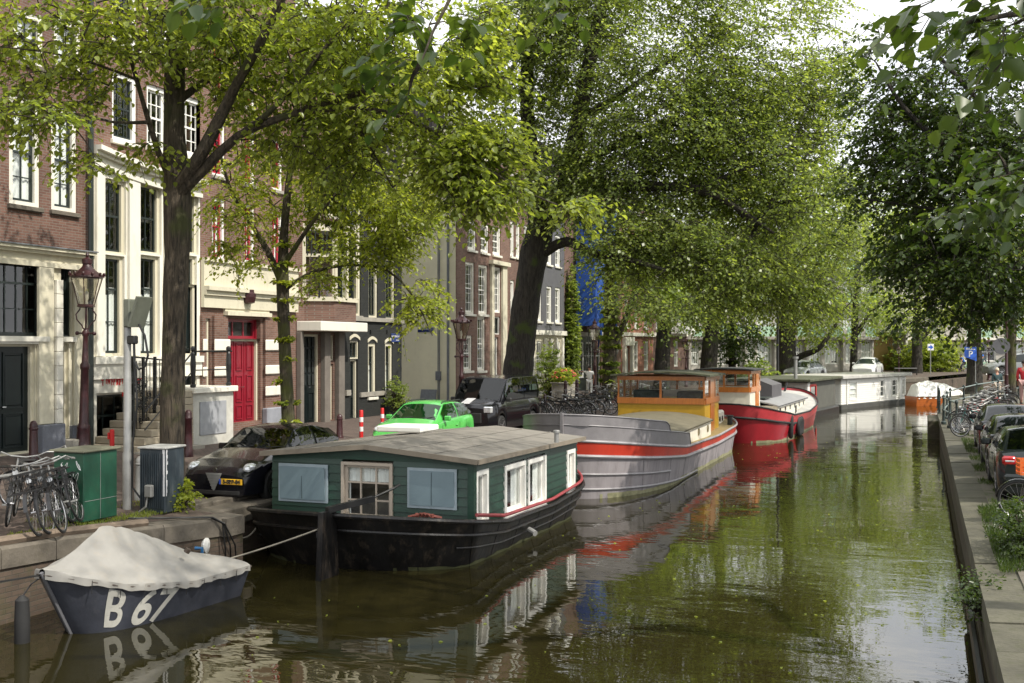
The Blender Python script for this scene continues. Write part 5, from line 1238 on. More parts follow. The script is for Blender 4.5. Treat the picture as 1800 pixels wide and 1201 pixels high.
def cover(n=64, m_=28):
    rows = []
    for i in range(n+1):
        t = i/n; L_ = SP(t, 1, -1); R_ = SP(t, 1, 1); rid = float(np.interp(t, [0, .08, .3, .42, .62, .85, 1], [.02, .13, .72, .74, .54, .2, .06]))
        row = []
        hw = max(.02, R_.x) + .03
        for j in range(m_+1):
            u = -1 + 2*j/m_; a = abs(u)
            if a > .84:   # hanging skirt with puckers
                f = (a-.84)/.16; sc_ = .10+.012*math.sin(i*.37)+.010*math.sin(i*1.1+1)
                x = math.copysign(hw + .02*math.sin(i*1.3)*f, u); z = L_.z + .02 - f*sc_
            else:
                q = a/.84; x = math.copysign(hw*q, u); z = L_.z + .03 + rid*(1-q)**1.05 - .028*rid*(1-abs((t*9+q*1.2) % 1*2-1))**3
                z += -.07*math.sin(math.pi*q)*rid + .004*math.sin(t*21+u*3)*math.sin(math.pi*q) + .014*math.sin(t*47+u*9)*(q**2) + .035*abs(math.sin(t*7.5+.4))**6*math.sin(math.pi*q) + .01*mnoise.noise(Vector((t*9, u*4, 0)))
                if u < .45 and u > -.9: z -= .03*math.exp(-((t-.42)/.05)**2)*(1-q)
            row.append((x, L_.y, z))
        rows.append(row)
    return rows
b = MB(); b.loft(cover(), closed=False, cap=False)
CANV = mat('pale_canvas', (.245, .237, .217), .85, var=.10, ns=2.5, bump=.25, bs=8, dirt=.35, dirtcol=(.30, .25, .18))
b.build('canvas_cover', CANV, sb, smooth=True)
b = MB(); b.tube([(.5, 2.15, .86), (.53, 2.17, .91)], .045, n=8); b.build('cover_grommet', mat('brown_cap', (.05, .035, .025), .6), sb)
def hull_text(body, t0, size, v0, parent, m, sx=.8):
    cu = bpy.data.curves.new('t', 'FONT'); cu.body = body; cu.size = 1; cu.shear = .28; cu.offset = .02; cu.resolution_u = 6
    o = bpy.data.objects.new('t', cu); C.objects.link(o); bpy.context.view_layer.update()
    me = bpy.data.meshes.new_from_object(o.evaluated_get(bpy.context.evaluated_depsgraph_get())); bpy.data.objects.remove(o)
    bm = bmesh.new(); bm.from_mesh(me); bmesh.ops.subdivide_edges(bm, edges=bm.edges, cuts=2, use_grid_fill=True); bmesh.ops.triangulate(bm, faces=bm.faces)
    for v in bm.verts:
        u, h_ = v.co.x*size*sx/3.25 + t0, v.co.y*size + v0; p = SP(u, h_, 1); d = SP(u+.01, h_, 1)-SP(u-.01, h_, 1); d2 = SP(u, h_+.02, 1)-SP(u, h_-.02, 1); n = d.cross(d2).normalized()
        if n.x < 0: n = -n
        v.co = p + n*.008
    bm.to_mesh(me); bm.free(); me.materials.clear(); me.materials.append(m); o = bpy.data.objects.new('lettering', me); C.objects.link(o); o.parent = parent
hull_text('B 67', .14, .80, .34, sb, mat('off_white_lettering', (.50, .49, .44), .5, dirt=.3), sx=.78)
b = MB(); pts = [SP(0, v, 1) for v in (.05, .3, .6, .9, 1.0)]; b.tube([p+Vector((0,-.01,0)) for p in pts], .03, n=6); b.build('stem', mat('grey_stem', (.12, .12, .13), .6), sb)
q = MB()
for k in range(8): t = .12+.11*k; a = SP(t, .97, 1); q.tube([a+Vector((.03,0,.02)), a+Vector((.02,0,-.16))], .008, n=4)
q.build('lashing', M['blackiron'], sb)
fe = empty('fender', (-11.1, 11.05, 0), 0, 'black rubber fender hanging in the water beside the bow of the small boat', 'fender')
b = MB(); b.lathe([(.03,.62),(.09,.56),(.10,.3),(.10,-.1),(.04,-.2)][::-1], n=12); b.build('fender_body', M['tyre'], fe, smooth=True)
b = MB(); b.tube([(0,0,.6),(.05,.1,.75),(.15,.2,.85)], .01, n=5); b.build('rope', M['blackiron'], fe)
# ropes and hoses
def rope(name, a, b_, sag, r, m, label, n=16):
    a, b_ = Vector(a), Vector(b_); q = MB(); q.tube([a.lerp(b_, k/n)+Vector((0,0,-sag*4*(k/n)*(1-k/n))) for k in range(n+1)], r, n=5)
    return tag(q.build(name, m), label, 'rope')
RP = mat('grey_rope', (.22, .20, .16), .9, bump=.3, bs=80)
rope('mooring_rope', (-10.9, 11.15, .88), (-12.15, 9.0, .92), .04, .014, M['blackiron'], 'dark mooring line from the small boat bow to the quay')
rope('mooring_rope', (-10.4, 14.5, .5), (-9.45, 15.85, .85), .02, .015, RP, 'grey rope from the small boat stern to the rudder of the houseboat')
rope('mooring_rope', (-11.9, 16.6, .75), (-11.5, 17.0, .55), .25, .016, RP, 'slack grey rope hanging between quay and houseboat stern')
q = MB(); 
for k in range(3): q.tube([(-12.3+.08*k, 14.5, 1.06), (-11.9+.05*k, 15.2, .99), (-11.45+.03*k, 15.55, .97), (-11.3+.02*k, 15.7, .85), (-11.26+.03*k, 15.72+.1*k, .45), (-11.3, 15.8+.15*k, .12)], .014, n=5)
tag(q.build('hose', M['blackiron']), 'bundle of black hoses draped over the quay edge behind the small boat', 'hose')
wt = empty('water_tap', (-11.35, 15.2, .55), R(-75), 'white tap cover with blue fitting on the brick quay wall', 'tap')
q = MB(); q.lathe([(.02,0),(.09,.02),(.13,.06),(.13,.09),(.05,.12)], (0,0,0), n=14, ax='y'); q.build('cover', M['white'], wt)
q = MB(); q.tube([(.25,-.02,0),(.25,.1,0),(.25,.1,-.12)], .03, n=8); q.build('fitting', mat('blue_plastic', (.02, .12, .28), .4), wt)

# ---- grey barge with the red stripe and yellow wheelhouse
GR = mat('grey_barge_paint', (.30, .275, .285), .55, var=.2, ns=3.4, bump=.35, bs=5, dirt=.6, dirtcol=(.12, .095, .085), stretch=(1, 1, .16))
GR2 = mat('dark_grey_bulwark', (.19, .18, .185), .45, var=.15, dirt=.25, dirtcol=(.09, .08, .08))
RS = mat('orange_red_stripe', (.46, .038, .018), .45, var=.2, ns=2, dirt=.25, dirtcol=(.25, .04, .03), stretch=(1, 1, .3))
WF = mat('white_cabin_paint', (.66, .63, .53), .5, var=.06, dirt=.35, dirtcol=(.42, .37, .28), stretch=(1, 1, .25), ns=4)
g2 = empty('barge', (-8.55, 26.2, 0), 0, 'grey steel barge with an orange red stripe and a yellow and brown wheelhouse', 'barge')
P = hull_fn(17.6, 2.12, [(0, 1.52), (.12, 1.28), (.3, .98), (.6, .90), (.85, 1.0), (1, 1.22)], .26, .22, 2.1, 2.1, wl=.90, rake0=.35, rake1=.8)
b = MB(); hull_strip(b, P, 0, .80, n=60, k=6); b.build('hull', GR, g2, smooth=True)
seams(P, g2, (.1, .2, .3, .4, .5, .6, .7, .8, .9), GR2, .1, .78)
b = MB(); hull_strip(b, P, .80, 1, n=60, k=2, off=.006); b.build('red_stripe', RS, g2, smooth=True)
b = MB(); hull_rail(b, P, .80, .05, off=.02); hull_rail(b, P, 1.0, .04, off=0); hull_rail(b, P, .56, .028, off=.01, t0=0, t1=.2, sides=(1, -1)); hull_rail(b, P, .36, .03, off=.01, t0=0, t1=.42); b.build('rubbing_strake', mat('lighter_grey_strake', (.27, .26, .27), .45, dirt=.3), g2, smooth=True)
waterband(P, g2, -.05, .11, ALG)
b = MB(); deck(b, P, .95, n=50); b.build('deck', mat('ochre_deck', (.24, .18, .07), .7, var=.2, dirt=.3), g2)
# tall bow bulwarks in two steps, dark grey with rounded ends
b = MB()
def bulwark(b, t1, v0, dz0, dz1, end):
    for sd in (1, -1):
        rows = []; n = 26
        for i in range(n+1):
            t = t1*(i/n); p = P(t, 1, sd); h = dz1 if i/n < end else dz0+(dz1-dz0)*math.sqrt(max(0, 1-((i/n-end)/(1-end))**2))
            q_ = Vector((-sd*.04, 0.03, 0)); rows.append([p+Vector((0,0,dz0)), p+Vector((0,0,h)), p+q_+Vector((0,0,h)), p+q_+Vector((0,0,dz0))])
        b.loft(rows)
        b.tube([r[1] for r in rows], .022, n=5)
bulwark(b, .33, 1, -.02, .40, .94); bulwark(b, .19, 1, .38, .66, .86)
b.build('bulwark', GR2, g2, smooth=True)
b = MB(); b.bar((0, -.02, .2), (0, -.06, 2.22), .07, .09); b.build('stem', GR2, g2)
# long low deckhouse with cambered roof
y0, y1 = at_X(1178, 770, -6.9).y-g2.location.y, 11.3
hx = 1.72
b = MB()
def cab(x0, x1, ya, yb2, z0, z1a, z1b, b): b.add([(x0,ya,z0),(x1,ya,z0),(x1,yb2,z0),(x0,yb2,z0),(x0,ya,z1a),(x1,ya,z1a),(x1,yb2,z1b),(x0,yb2,z1b)], [(0,3,2,1),(4,5,6,7),(0,1,5,4),(1,2,6,5),(2,3,7,6),(3,0,4,7)])
cab(-hx, hx, y0, y1, .8, 1.32, 1.38, b); dh = b.build('deckhouse', WF, g2)
b = MB(); rows = []
for k in range(2):
    yy = y0-.12 if k == 0 else y1; zb_ = 1.33 if k == 0 else 1.39
    rows.append([(hx*1.05*math.sin(a)/math.sin(.9)*1.0, yy - .35*(math.cos(a*1.6)-.2) * (1 if k == 0 else 0), zb_ + .24*(math.cos(a)-math.cos(.9))/(1-math.cos(.9))) for a in [(-.9+1.8*i/14) for i in range(15)]])
b.loft(rows, closed=False, cap=False); lo = [[(p[0], p[1], p[2]-.05) for p in r] for r in rows]; b.loft(lo, closed=False, cap=False)
for r, l in zip(rows, lo): b.loft([r, l], closed=False, cap=False)
b.build('deckhouse_roof', mat('sandy_deck_roof', (.13, .115, .075), .8, var=.2, ns=2, dirt=.35, dirtcol=(.14, .13, .08), bump=.2), g2, smooth=False)
M['brass'] = mat('brass_porthole', (.30, .26, .16), .3, metal=.6)
for k in range(4):
    yy = y0+.75+(y1-y0-1.4)*k/3; q = MB(); q.lathe([(.12,0),(.12,.03),(.085,.03)], (hx, yy, 1.12), n=16, ax='x'); pf = q.build('porthole', M['brass'], dh); q = MB(); q.lathe([(.085,.018),(.02,.02)], (hx, yy, 1.12), n=16, ax='x'); q.build('pane', M['doorglass'], pf)
q = MB(); q.bevbox(-1.2, -.2, y0-.03, y0, .95, 1.3, .01); q.build('front_window', M['doorglass'], dh)
q = MB(); q.lathe([(.09,0),(.1,.25),(.13,.27),(.13,.31),(.04,.34)], (1.1, 3.3, 1.05), n=12); q.build('vent_pipe', M['greyiron'], g2)
for (x, y) in ((1.75, 15.1),): q = MB(); q.lathe([(.10,0),(.10,.3),(.14,.32),(.14,.36)], (x, y, .95), n=12); q.build('bollard', M['blackiron'], g2)
# wheelhouse
OR_ = mat('varnished_brown_wood', (.34, .115, .022), .3, var=.2, ns=6, stretch=(4, 4, .6), coat=.3); YL = mat('mustard_yellow_paint', (.40, .235, .012), .4, var=.12, dirt=.2, dirtcol=(.25, .15, .02))
def wheelhouse(boat, x0, x1, ya, yb2, z0, zs, z1, cols_front, cols_side, lower, roofm, name='wheelhouse', over=.22, camber=.12):
    q = MB(); q.box(x0+.003, x1-.003, ya+.003, yb2-.003, z0, zs); wh = q.build(name, lower, boat)
    fr = MB(); t = .11
    xs = [x0+(x1-x0)*k/cols_front for k in range(cols_front+1)]; ys = [ya+(yb2-ya)*k/cols_side for k in range(cols_side+1)]
    for yy in (ya, yb2):
        for x in xs: w_2 = t if x in (x0, x1) else t*.7; fr.box(max(x0, x-w_2/2), min(x1, x+w_2/2), yy-.04, yy+.04, zs-.02, z1)
        fr.box(x0, x1, yy-.045, yy+.045, zs-.16, zs+.05); fr.box(x0, x1, yy-.045, yy+.045, z1-.14, z1)
    for x in (x0, x1):
        for y in ys[1:-1]: fr.box(x-.04, x+.04, y-t*.45, y+t*.45, zs-.02, z1)
        fr.box(x-.045, x+.045, ya+.045, yb2-.045, zs-.16, zs+.05); fr.box(x-.045, x+.045, ya+.045, yb2-.045, z1-.14, z1)
    fr.build('window_frame', OR_, wh)
    g = MB()
    for yy in (ya, yb2): g.add([(x0+.05,yy,zs),(x1-.05,yy,zs),(x1-.05,yy,z1-.1),(x0+.05,yy,z1-.1)], [(0,1,2,3)])
    for x in (x0, x1): g.add([(x,ya+.05,zs),(x,yb2-.05,zs),(x,yb2-.05,z1-.1),(x,ya+.05,z1-.1)], [(0,1,2,3)])
    g.build('pane', M['glass'], wh)
    r = MB(); n = 12; top = []; bot = []
    for (yy) in (ya-over, yb2+over):
        top.append([(x0-over+(x1-x0+2*over)*i/n, yy, z1+.06+camber*(1-(2*i/n-1)**2)) for i in range(n+1)]); bot.append([(x0-over+(x1-x0+2*over)*i/n, yy, z1+.0+camber*(1-(2*i/n-1)**2)) for i in range(n+1)])
    r.loft([top[0]+bot[0][::-1], top[1]+bot[1][::-1]]); r.build('roof', roofm, wh)
    return wh
MOSSR = mat('mossy_roof', (.07, .075, .045), .9, var=.5, ns=5, bump=.5)
wh = wheelhouse(g2, -1.62, 1.5, 11.35, 14.1, .8, 2.05, 2.86, 2, 3, YL, MOSSR)
q = MB(); q.bevbox(1.485, 1.53, 12.35, 13.1, .85, 2.75, .01); q.build('door', OR_, wh)
q = MB(); q.bevbox(-1.2, -.2, 11.9, 12.4, 1.5, 2.35, .05); q.bevbox(.3, 1.2, 12.3, 12.9, 1.4, 2.3, .05); q.build('furniture', mat('dark_interior_things', (.05, .06, .06), .8, var=.6, ns=6), wh)
q = MB(); q.box(-1.1, 1.45, 13.95, 13.98, 2.05, 2.3); q.build('window_sill', M['white'], wh)
# low white cabin behind the wheelhouse
b = MB(); b.bevbox(-1.3, 1.35, 14.15, 16.2, .8, 1.45, .06); ac = b.build('after_cabin', WF, g2)
for k in range(3):
    q = MB(); q.lathe([(.10,0),(.10,.03),(.07,.03)], (1.35, 14.6+.55*k, 1.15), n=14, ax='x'); q.build('porthole', M['doorglass'], ac)

# ---- red barge
RD = mat('crimson_hull_paint', (.36, .018, .028), .35, var=.22, ns=1.6, dirt=.25, dirtcol=(.16, .02, .02), stretch=(1, 1, .4), coat=.2)
r2 = empty('barge', (-7.35, 43.4, 0), R(-2.3), 'red barge with a white deckhouse, grey roof and orange brown wheelhouse', 'barge')
P = hull_fn(15.6, 2.15, [(0, 1.62), (.10, 1.30), (.25, 1.02), (.55, .92), (.8, 1.18), (1, 1.75)], .22, .3, 2.1, 2.0, wl=.86, rake0=.9, rake1=1.4)
b = MB(); hull_strip(b, P, 0, 1, n=60, k=8); b.build('hull', RD, r2, smooth=True)
b = MB(); hull_strip(b, P, .755, .985, n=60, k=2, off=.007); b.build('upper_strake', mat('lighter_red_paint', (.50, .05, .06), .35, var=.15, dirt=.2, dirtcol=(.3, .05, .05)), r2, smooth=True)
b = MB(); hull_rail(b, P, .74, .05, off=.02, t0=0, t1=.3); hull_rail(b, P, 1, .035); b.build('rubbing_strake', M['tyre'], r2, smooth=True)
waterband(P, r2, -.05, .08, ALG)
b = MB(); deck(b, P, .94, n=50); b.build('deck', mat('pale_grey_deck', (.42, .41, .38), .7, dirt=.3), r2)
OR_ = mat('bright_orange_wood', (.50, .17, .03), .3, var=.15, ns=6, stretch=(4, 4, .6), coat=.3)
wheelhouse(r2, -1.35, .75, 1.3, 3.6, .9, 2.2, 2.92, 2, 3, WF, mat('dark_bitumen_roof', (.035, .035, .033), .7, bump=.3), over=.18, camber=.05)
q = MB(); q.bevbox(.735, .80, 2.5, 3.1, .95, 2.8, .01); q.build('wheelhouse_door', OR_, r2)
b = MB(); cab(-1.45, 1.45, 3.8, 12.2, .85, 1.38, 1.40, b); dh = b.build('deckhouse', WF, r2)
b = MB(); rows = [[(1.55*(-1+2*i/12), yy, 1.385+.24*(1-(2*i/12-1)**2)) for i in range(13)] for yy in (3.7, 8, 12.4)]
b.loft(rows, closed=False, cap=False); b.loft([[(p[0], p[1], p[2]-.06) for p in r] for r in rows], closed=False, cap=False)
for r in (rows[0], rows[-1]): b.loft([r, [(p[0], p[1], p[2]-.06) for p in r]], closed=False, cap=False)
b.build('deckhouse_roof', mat('mid_grey_roof', (.24, .24, .24), .7, var=.12, ns=3, dirt=.3, dirtcol=(.15, .15, .15)), r2)
for k in range(6):
    yy = 4.5+7*k/5; q = MB(); q.bevbox(1.44, 1.475, yy-.14, yy+.14, 1.06, 1.26, .02); q.build('porthole', M['doorglass'], dh)
b = MB(); rows = [[(-.7, yy, 1.5), (-.7, yy, 2.15), (0, yy, 2.42), (.7, yy, 2.15), (.7, yy, 1.5)] for yy in (6.9, 9.6)]; b.loft(rows); b.build('hatch_cabin', mat('charcoal_hatch', (.085, .08, .085), .6), r2)
b = MB(); b.bevbox(-.1, .8, 4.6, 6.2, 1.62, 1.67, .01); b.build('skylight', M['frame_dark'], r2)
for k in range(3):
    t = .34+.026*k; p = P(t, .45, 1); q = MB(); n = 24
    q.tube([(p.x+.13, p.y+.32*math.cos(2*math.pi*i/n)*.55, .42+.32*math.sin(2*math.pi*i/n)) for i in range(n)], .10, n=8, closed=True); q.build('tyre_fender', M['tyre'], r2, smooth=True)
    q = MB(); a = P(t, 1, 1); q.tube([a, (p.x+.12, p.y, .72)], .015, n=5); q.build('fender_rope', RP, r2)
p = P(.2, .5, 1); q = MB(); q.lathe([(.05,-.5),(.11,-.4),(.11,.4),(.05,.5)], (p.x+.1, p.y, .55), n=12); q.build('cylinder_fender', M['tyre'], r2, smooth=True)
q = MB(); q.tube([(2.0, 5.2, 1.0), (2.0, 5.2, 1.3), (1.9, 6.1, 1.3), (1.9, 6.1, 1.0)], .02, n=5); q.tube([(.0, 14.9, 1.5), (.1, 15.2, 2.0)], .06, n=8); q.build('deck_fittings', M['blackiron'], r2)
# ---- low flat roofed houseboat between the red barge and the white one
lb = empty('houseboat', (-7.6, 60.2, 0), R(-8), 'low dark roofed houseboat with a red door frame behind the red barge', 'houseboat')
b = MB(); b.bevbox(-2.3, 2.0, 0, 7.5, -.4, .45, .1); b.build('hull', BK, lb)
b = MB(); b.box(-2.1, 1.8, .3, 7.2, .45, 2.0); b.build('cabin', mat('dark_boat_boards', (.09, .09, .075), .7), lb)
b = MB(); b.bevbox(1.0, 1.84, .27, .8, .5, 1.96, .01); b.bevbox(.6, 1.6, .26, .298, .5, 1.96, .005); b.build('end_panel', M['white'], lb)
b = MB(); b.bevbox(-2.5, 2.1, -.2, 7.8, 2.0, 2.16, .03); b.build('roof', MOSSR, lb)
b = MB(); b.bar((1.83, .8, .6), (1.83, .8, 1.8), .05, .12); b.bar((1.83, 2.2, .6), (1.83, 2.2, 1.8), .05, .12); b.bar((1.83, .8, 1.8), (1.83, 2.2, 1.8), .05, .12); b.build('door_frame', M['red'], lb)
b = MB(); b.box(1.805, 1.815, .9, 2.1, .5, 1.7); b.build('door', M['doorglass'], lb)
b = MB(); b.tube([(1.0, 1.0, 2.1), (1.0, 1.0, 3.3)], .10, n=10); b.lathe([(.16, 0), (.16, .12)], (1.0, 1.0, 3.25), n=10); b.build('flue_pipe', M['greyiron'], lb)
# ---- white clapboard houseboat
o0 = (-4.7, 70.3); e0 = (-1.05, 80.4); an = math.atan2(e0[1]-o0[1], e0[0]-o0[0])
wb = empty('houseboat', (o0[0], o0[1], 0), an, 'white clapboard houseboat with a flat overhanging roof and tall narrow windows', 'houseboat')
Lw = math.hypot(e0[0]-o0[0], e0[1]-o0[1]); Wd_ = 3.6
WB = mat('white_boards', (.70, .69, .64), .5, var=.05, dirt=.2, dirtcol=(.4, .38, .33))
b = MB(); b.bevbox(-.15, Lw+.1, -.12, Wd_+.1, -.4, .30, .05); b.build('hull', mat('dark_concrete_hull', (.06, .06, .055), .8, dirt=.4, dirtcol=(.15, .15, .1)), wb)
s_ = Side(wb, o0, an)
for (x0, x1) in ((1492, 1506), (1546, 1554), (1567, 1576), (1585, 1588)):
    a0, a1, z0, z1 = s_.rect(x0, x1, 670, 705); s_.window(a0, max(a1, a0+.5), .52, 1.72, cols=1, rows=3, fm='white', om='white', casing=.06, inset=.0, cut=.62, sill=None, pane='glass' if x0 < 1500 else 'doorglass', curtain=[(0, 1, 0, 1)] if x0 < 1500 else None)
s_.boards(0, Lw, .30, 1.9, WB, h=.14, name='side_siding'); q = MB(); q.box(0, Lw, .4, .43, .3, 1.9); q.build('interior', M['room'], s_.root); s_.done()
s_ = Side(wb, (o0[0]-math.sin(an)*Wd_, o0[1]+math.cos(an)*Wd_), an-R(90)); s_.boards(0, Wd_, .30, 1.9, WB, h=.14, name='end_siding'); s_.done()
q = MB(); q.box(.0, Lw, Wd_-.04, Wd_, .3, 1.9); q.box(Lw-.04, Lw, 0, Wd_, .3, 1.9); q.build('back_siding', WB, wb)
q = MB(); q.bevbox(-.45, Lw+.35, -.35, Wd_+.3, 1.9, 2.10, .02); q.build('roof', mat('grey_flat_roof_trim', (.42, .41, .38), .7, dirt=.25), wb)
q = MB()
for a in (.75, Lw-1.3): q.tube([(a, -.08, .2), (a, -.08, 1.95)], .04, n=6)
q.build('drainpipe', M['white'], wb)
# small dark red dinghy tied at its end
dg_ = empty('dinghy', (-6.3, 68.6, 0), R(25), 'tiny dark red dinghy tied between the moored houseboats', 'boat')
DP = hull_fn(1.9, .5, [(0, .62), (.5, .42), (1, .5)], .5, .001, 1.9, 1.6, wl=.7, rake0=.3, zb=-.2)
b = MB(); hull_strip(b, DP, 0, 1, n=20, k=4); deck(b, DP, .8, n=12, camber=0); b.build('hull', mat('dark_red_dinghy', (.16, .012, .02), .5), dg_, smooth=True)
b = MB(); hull_rail(b, DP, 1, .03, n=20); b.build('gunwale', M['greyiron'], dg_)
# ---- orange launch under a white sheet
oo = at_z(1618, 712, 0)
ob = empty('small_boat', (oo.x-.6, oo.y-1.0, 0), R(-62), 'varnished orange wooden launch heaped with a white tarpaulin', 'boat')
OP = hull_fn(4.6, .85, [(0, .62), (.5, .60), (1, .82)], .001, .5, 2, 2, wl=.85, rake1=.5, zb=-.25, sw1=1)
b = MB(); hull_strip(b, OP, 0, 1, n=30, k=5); b.add([OP(0,0,-1),OP(0,0,1),OP(0,1,1),OP(0,1,-1)], [(0,1,2,3)]); deck(b, OP, .9, n=16, camber=0); b.build('hull', mat('orange_varnish', (.46, .12, .02), .3, var=.15, stretch=(4, .5, 4), coat=.4), ob, smooth=True)
b = MB(); hull_rail(b, OP, 1, .03, n=30); b.build('gunwale', M['blackiron'], ob)
b = MB(); rows = []
for i in range(31):
    t = i/30; row = []
    hh = float(np.interp(t, [0, .06, .3, .6, .85, 1], [.1, .95, 1.1, .9, .6, .1]))
    for j in range(21):
        u = -1+2*j/20; row.append((u*.84*(1+.04*math.sin(i*1.9)), 3.7*t+.02, .50 + hh*(1-abs(u)**3.2) + .12*mnoise.noise(Vector((t*7, u*3, 2))) + .05*mnoise.noise(Vector((t*19, u*9, 5)))))
    rows.append(row)
b.loft(rows, closed=False, cap=False); b.build('tarpaulin', mat('white_tarpaulin', (.78, .76, .72), .6, var=.06, dirt=.15, dirtcol=(.5, .45, .4)), ob, smooth=True)
# ------------------------------------------------------------------ cars (local frame: +x is the nose, z up)
def paint(name, col, metal=0, rough=.16):
    return mat(name, col, rough, metal=metal, var=.06, ns=2, coat=.3, spec=.35)
def interp(x, pts): return float(np.interp(x, [p[0] for p in pts], [p[1] for p in pts]))
M['carplastic'] = mat('black_car_plastic', (.02, .02, .02), .55); M['alloy'] = mat('alloy_wheel', (.45, .45, .46), .28, metal=.9); M['carroom'] = mat('car_interior', (.025, .024, .023), .9)
M['headlamp'] = mat('headlamp_glass', (.68, .70, .72), .08, metal=.5, var=.3, ns=14); M['tail'] = mat('red_tail_lamp', (.38, .008, .012), .12, coat=1, var=.3, ns=18); M['plate_y'] = mat('yellow_plate', (.75, .42, .02), .45, var=.03)
M['plate_b'] = mat('plate_blue', (.02, .08, .45), .45)
def make_car(name, label, loc, heading, L, W, top, belt, wb, pm, wheel=.31, roofw=.74, cabin=None, group='cars parked on the left bank', spokes=5, front=True, plate=None, cat='car', tail='box', glassm='carglass', pillars=True, rails=False, handle=True):
    """top: hood/roof profile points (x from nose 0 .. L, z); cabin: x of (screen base, roof front, roof rear, rear glass base)"""
    root = empty(name, loc, heading, label, cat, group)
    X = lambda x: L/2 - x
    fw, rw = wb; hw = W/2; n = 64; rings = []; low = .19
    def plan(x):
        t = x/L; e = 1
        if t < .12: e = .80+.20*math.sin(math.pi/2*t/.12)
        if t > .90: e = .86+.14*math.sin(math.pi/2*(1-t)/.10)
        return hw*e
    def arch(x):
        z = low
        for w_ in (fw, rw):
            d = abs(x-w_); r = wheel+.06
            if d < r: z = max(z, wheel + math.sqrt(r*r-d*d))
        return z
    xs = sorted(set([L*i/n for i in range(n+1)] + [w_+s*(wheel+.06)*k for w_ in (fw, rw) for s in (-1, 1) for k in (1.0, .97, .85, .6)]))
    for x in xs:
        zb = arch(x); bz = interp(x, belt); p = plan(x); tz = min(bz, interp(x, top)) if x < cabin[0] or x > cabin[3] else bz
        tk = interp(x, top) if (x < cabin[0] or x > cabin[3]) else bz+.01
        nose = .10*math.sin(min(1, x/.25)*math.pi/2)-.10 if x < .25 else (-.05*(1-math.cos(min(1, (x-(L-.2))/.2)*math.pi/2)) if x > L-.2 else 0)
        bzz = min(bz, tk-.02)
        half = [(0, zb), (p*.86, zb), (p*.965, zb+.03), (p*1.0, zb+(bzz-zb)*.35), (p*1.0, zb+(bzz-zb)*.6), (p*.985, zb+(bzz-zb)*.85), (p*.945, bzz), (p*.80, tk-.01), (p*.5, tk+.018), (0, tk+.03)]
        rings.append([(X(x), y, z) for y, z in half] + [(X(x), -y, z) for y, z in half[::-1][1:-1]])
    b = MB(); b.loft(rings); b.build('body', pm, root, smooth=True)
    # rounded bumper noses
    # greenhouse
    c0, c1, c2, c3 = cabin; zr = interp((c1+c2)/2, top)
    st_ = [(c0, None), (c1, 1), ((c1+c2)/2, 1), (c2, 1), (c3, None)]
    def crow(x, roof):
        p = plan(x)*.945; bz = min(interp(x, belt), interp(x, top))
        if not roof: return [(X(x), s*p*k, bz-.02+d) for s, k, d in ((1, 1, 0), (1, .985, .005), (1, .93, .02), (1, .5, .045))] + [(X(x), 0, bz+.035)] + [(X(x), s*p*k, bz-.02+d) for s, k, d in ((-1, .5, .045), (-1, .93, .02), (-1, .985, .005), (-1, 1, 0))]
        z = interp(x, top); q = hw*roofw
        return [(X(x), p, bz-.02), (X(x), (p*.42+q*.58)+.015, bz+(z-bz)*.6), (X(x), q, z-.045), (X(x), q*.62, z-.005), (X(x), 0, z+.01), (X(x), -q*.62, z-.005), (X(x), -q, z-.045), (X(x), -(p*.42+q*.58)-.015, bz+(z-bz)*.6), (X(x), -p, bz-.02)]
    xsC = [c0, c1] + [c1+(c2-c1)*k/5 for k in range(1, 5)] + [c2, c3]
    R_ = [crow(x, c0 < x < c3) for x in xsC]
    b = MB(); b.loft(R_, closed=False, cap=False); b.build('roof', pm, root, smooth=True)
    def patch(pts, off, shrink):
        P4 = [Vector(p) for p in pts]; c = sum(P4, Vector())/len(P4); nrm = (P4[1]-P4[0]).cross(P4[-1]-P4[0]).normalized()
        if nrm.dot(c-Vector((0, 0, .6))) < 0: nrm = -nrm
        return [p+(c-p).normalized()*shrink + nrm*off for p in P4]
    # screens
    def screen(r0, r1, nm):
        b = MB(); A_, B_ = r0, r1
        lo = [Vector(A_[2])*.96+Vector(B_[2])*.04, Vector(A_[3]), Vector(A_[4]), Vector(A_[5]), Vector(A_[6])]; hi = [Vector(B_[2]), Vector(B_[3]), Vector(B_[4]), Vector(B_[5]), Vector(B_[6])]
        rows = []
        for t in (.06, .35, .65, .93):
            rows.append([l.lerp(h_, t) for l, h_ in zip(lo, hi)])
        nrm = (rows[0][3]-rows[0][1]).cross(rows[-1][2]-rows[0][2]).normalized(); nrm = nrm if nrm.z > 0 else -nrm
        rows = [[p*1 + nrm*.006 for p in r] for r in rows]
        for r in rows: r[0].y *= .95; r[-1].y *= .95
        b.loft(rows, closed=False, cap=False); return b.build(nm, M[glassm], root)
    screen(R_[0], R_[1], 'windscreen'); screen(R_[-1], R_[-2], 'rear_window')
    nseg = 2
    for s in (1, -1):
        def S(x, f):   # point on the side glass plane
            p = plan(x)*.945; bz = min(interp(x, belt), interp(x, top)); z = interp(x, top); q = hw*roofw
            if x < c1: t = (x-c0)/(c1-c0); z = bz+(zr-bz)*t; 
            if x > c2: t = (c3-x)/(c3-c2); z = bz+(zr-bz)*t
            yy = p+(q-p)*f*((z-bz)/(zr-bz) if zr > bz else 1)
            return Vector((X(x), s*(yy+.008+.034*math.sin(math.pi*min(1, max(0, f)))), bz+.02+(z-.06-bz)*f))
        cuts = [c0+(c1-c0)*.42, (c1+c2)*.5-.05, c2+(c3-c2)*.55]
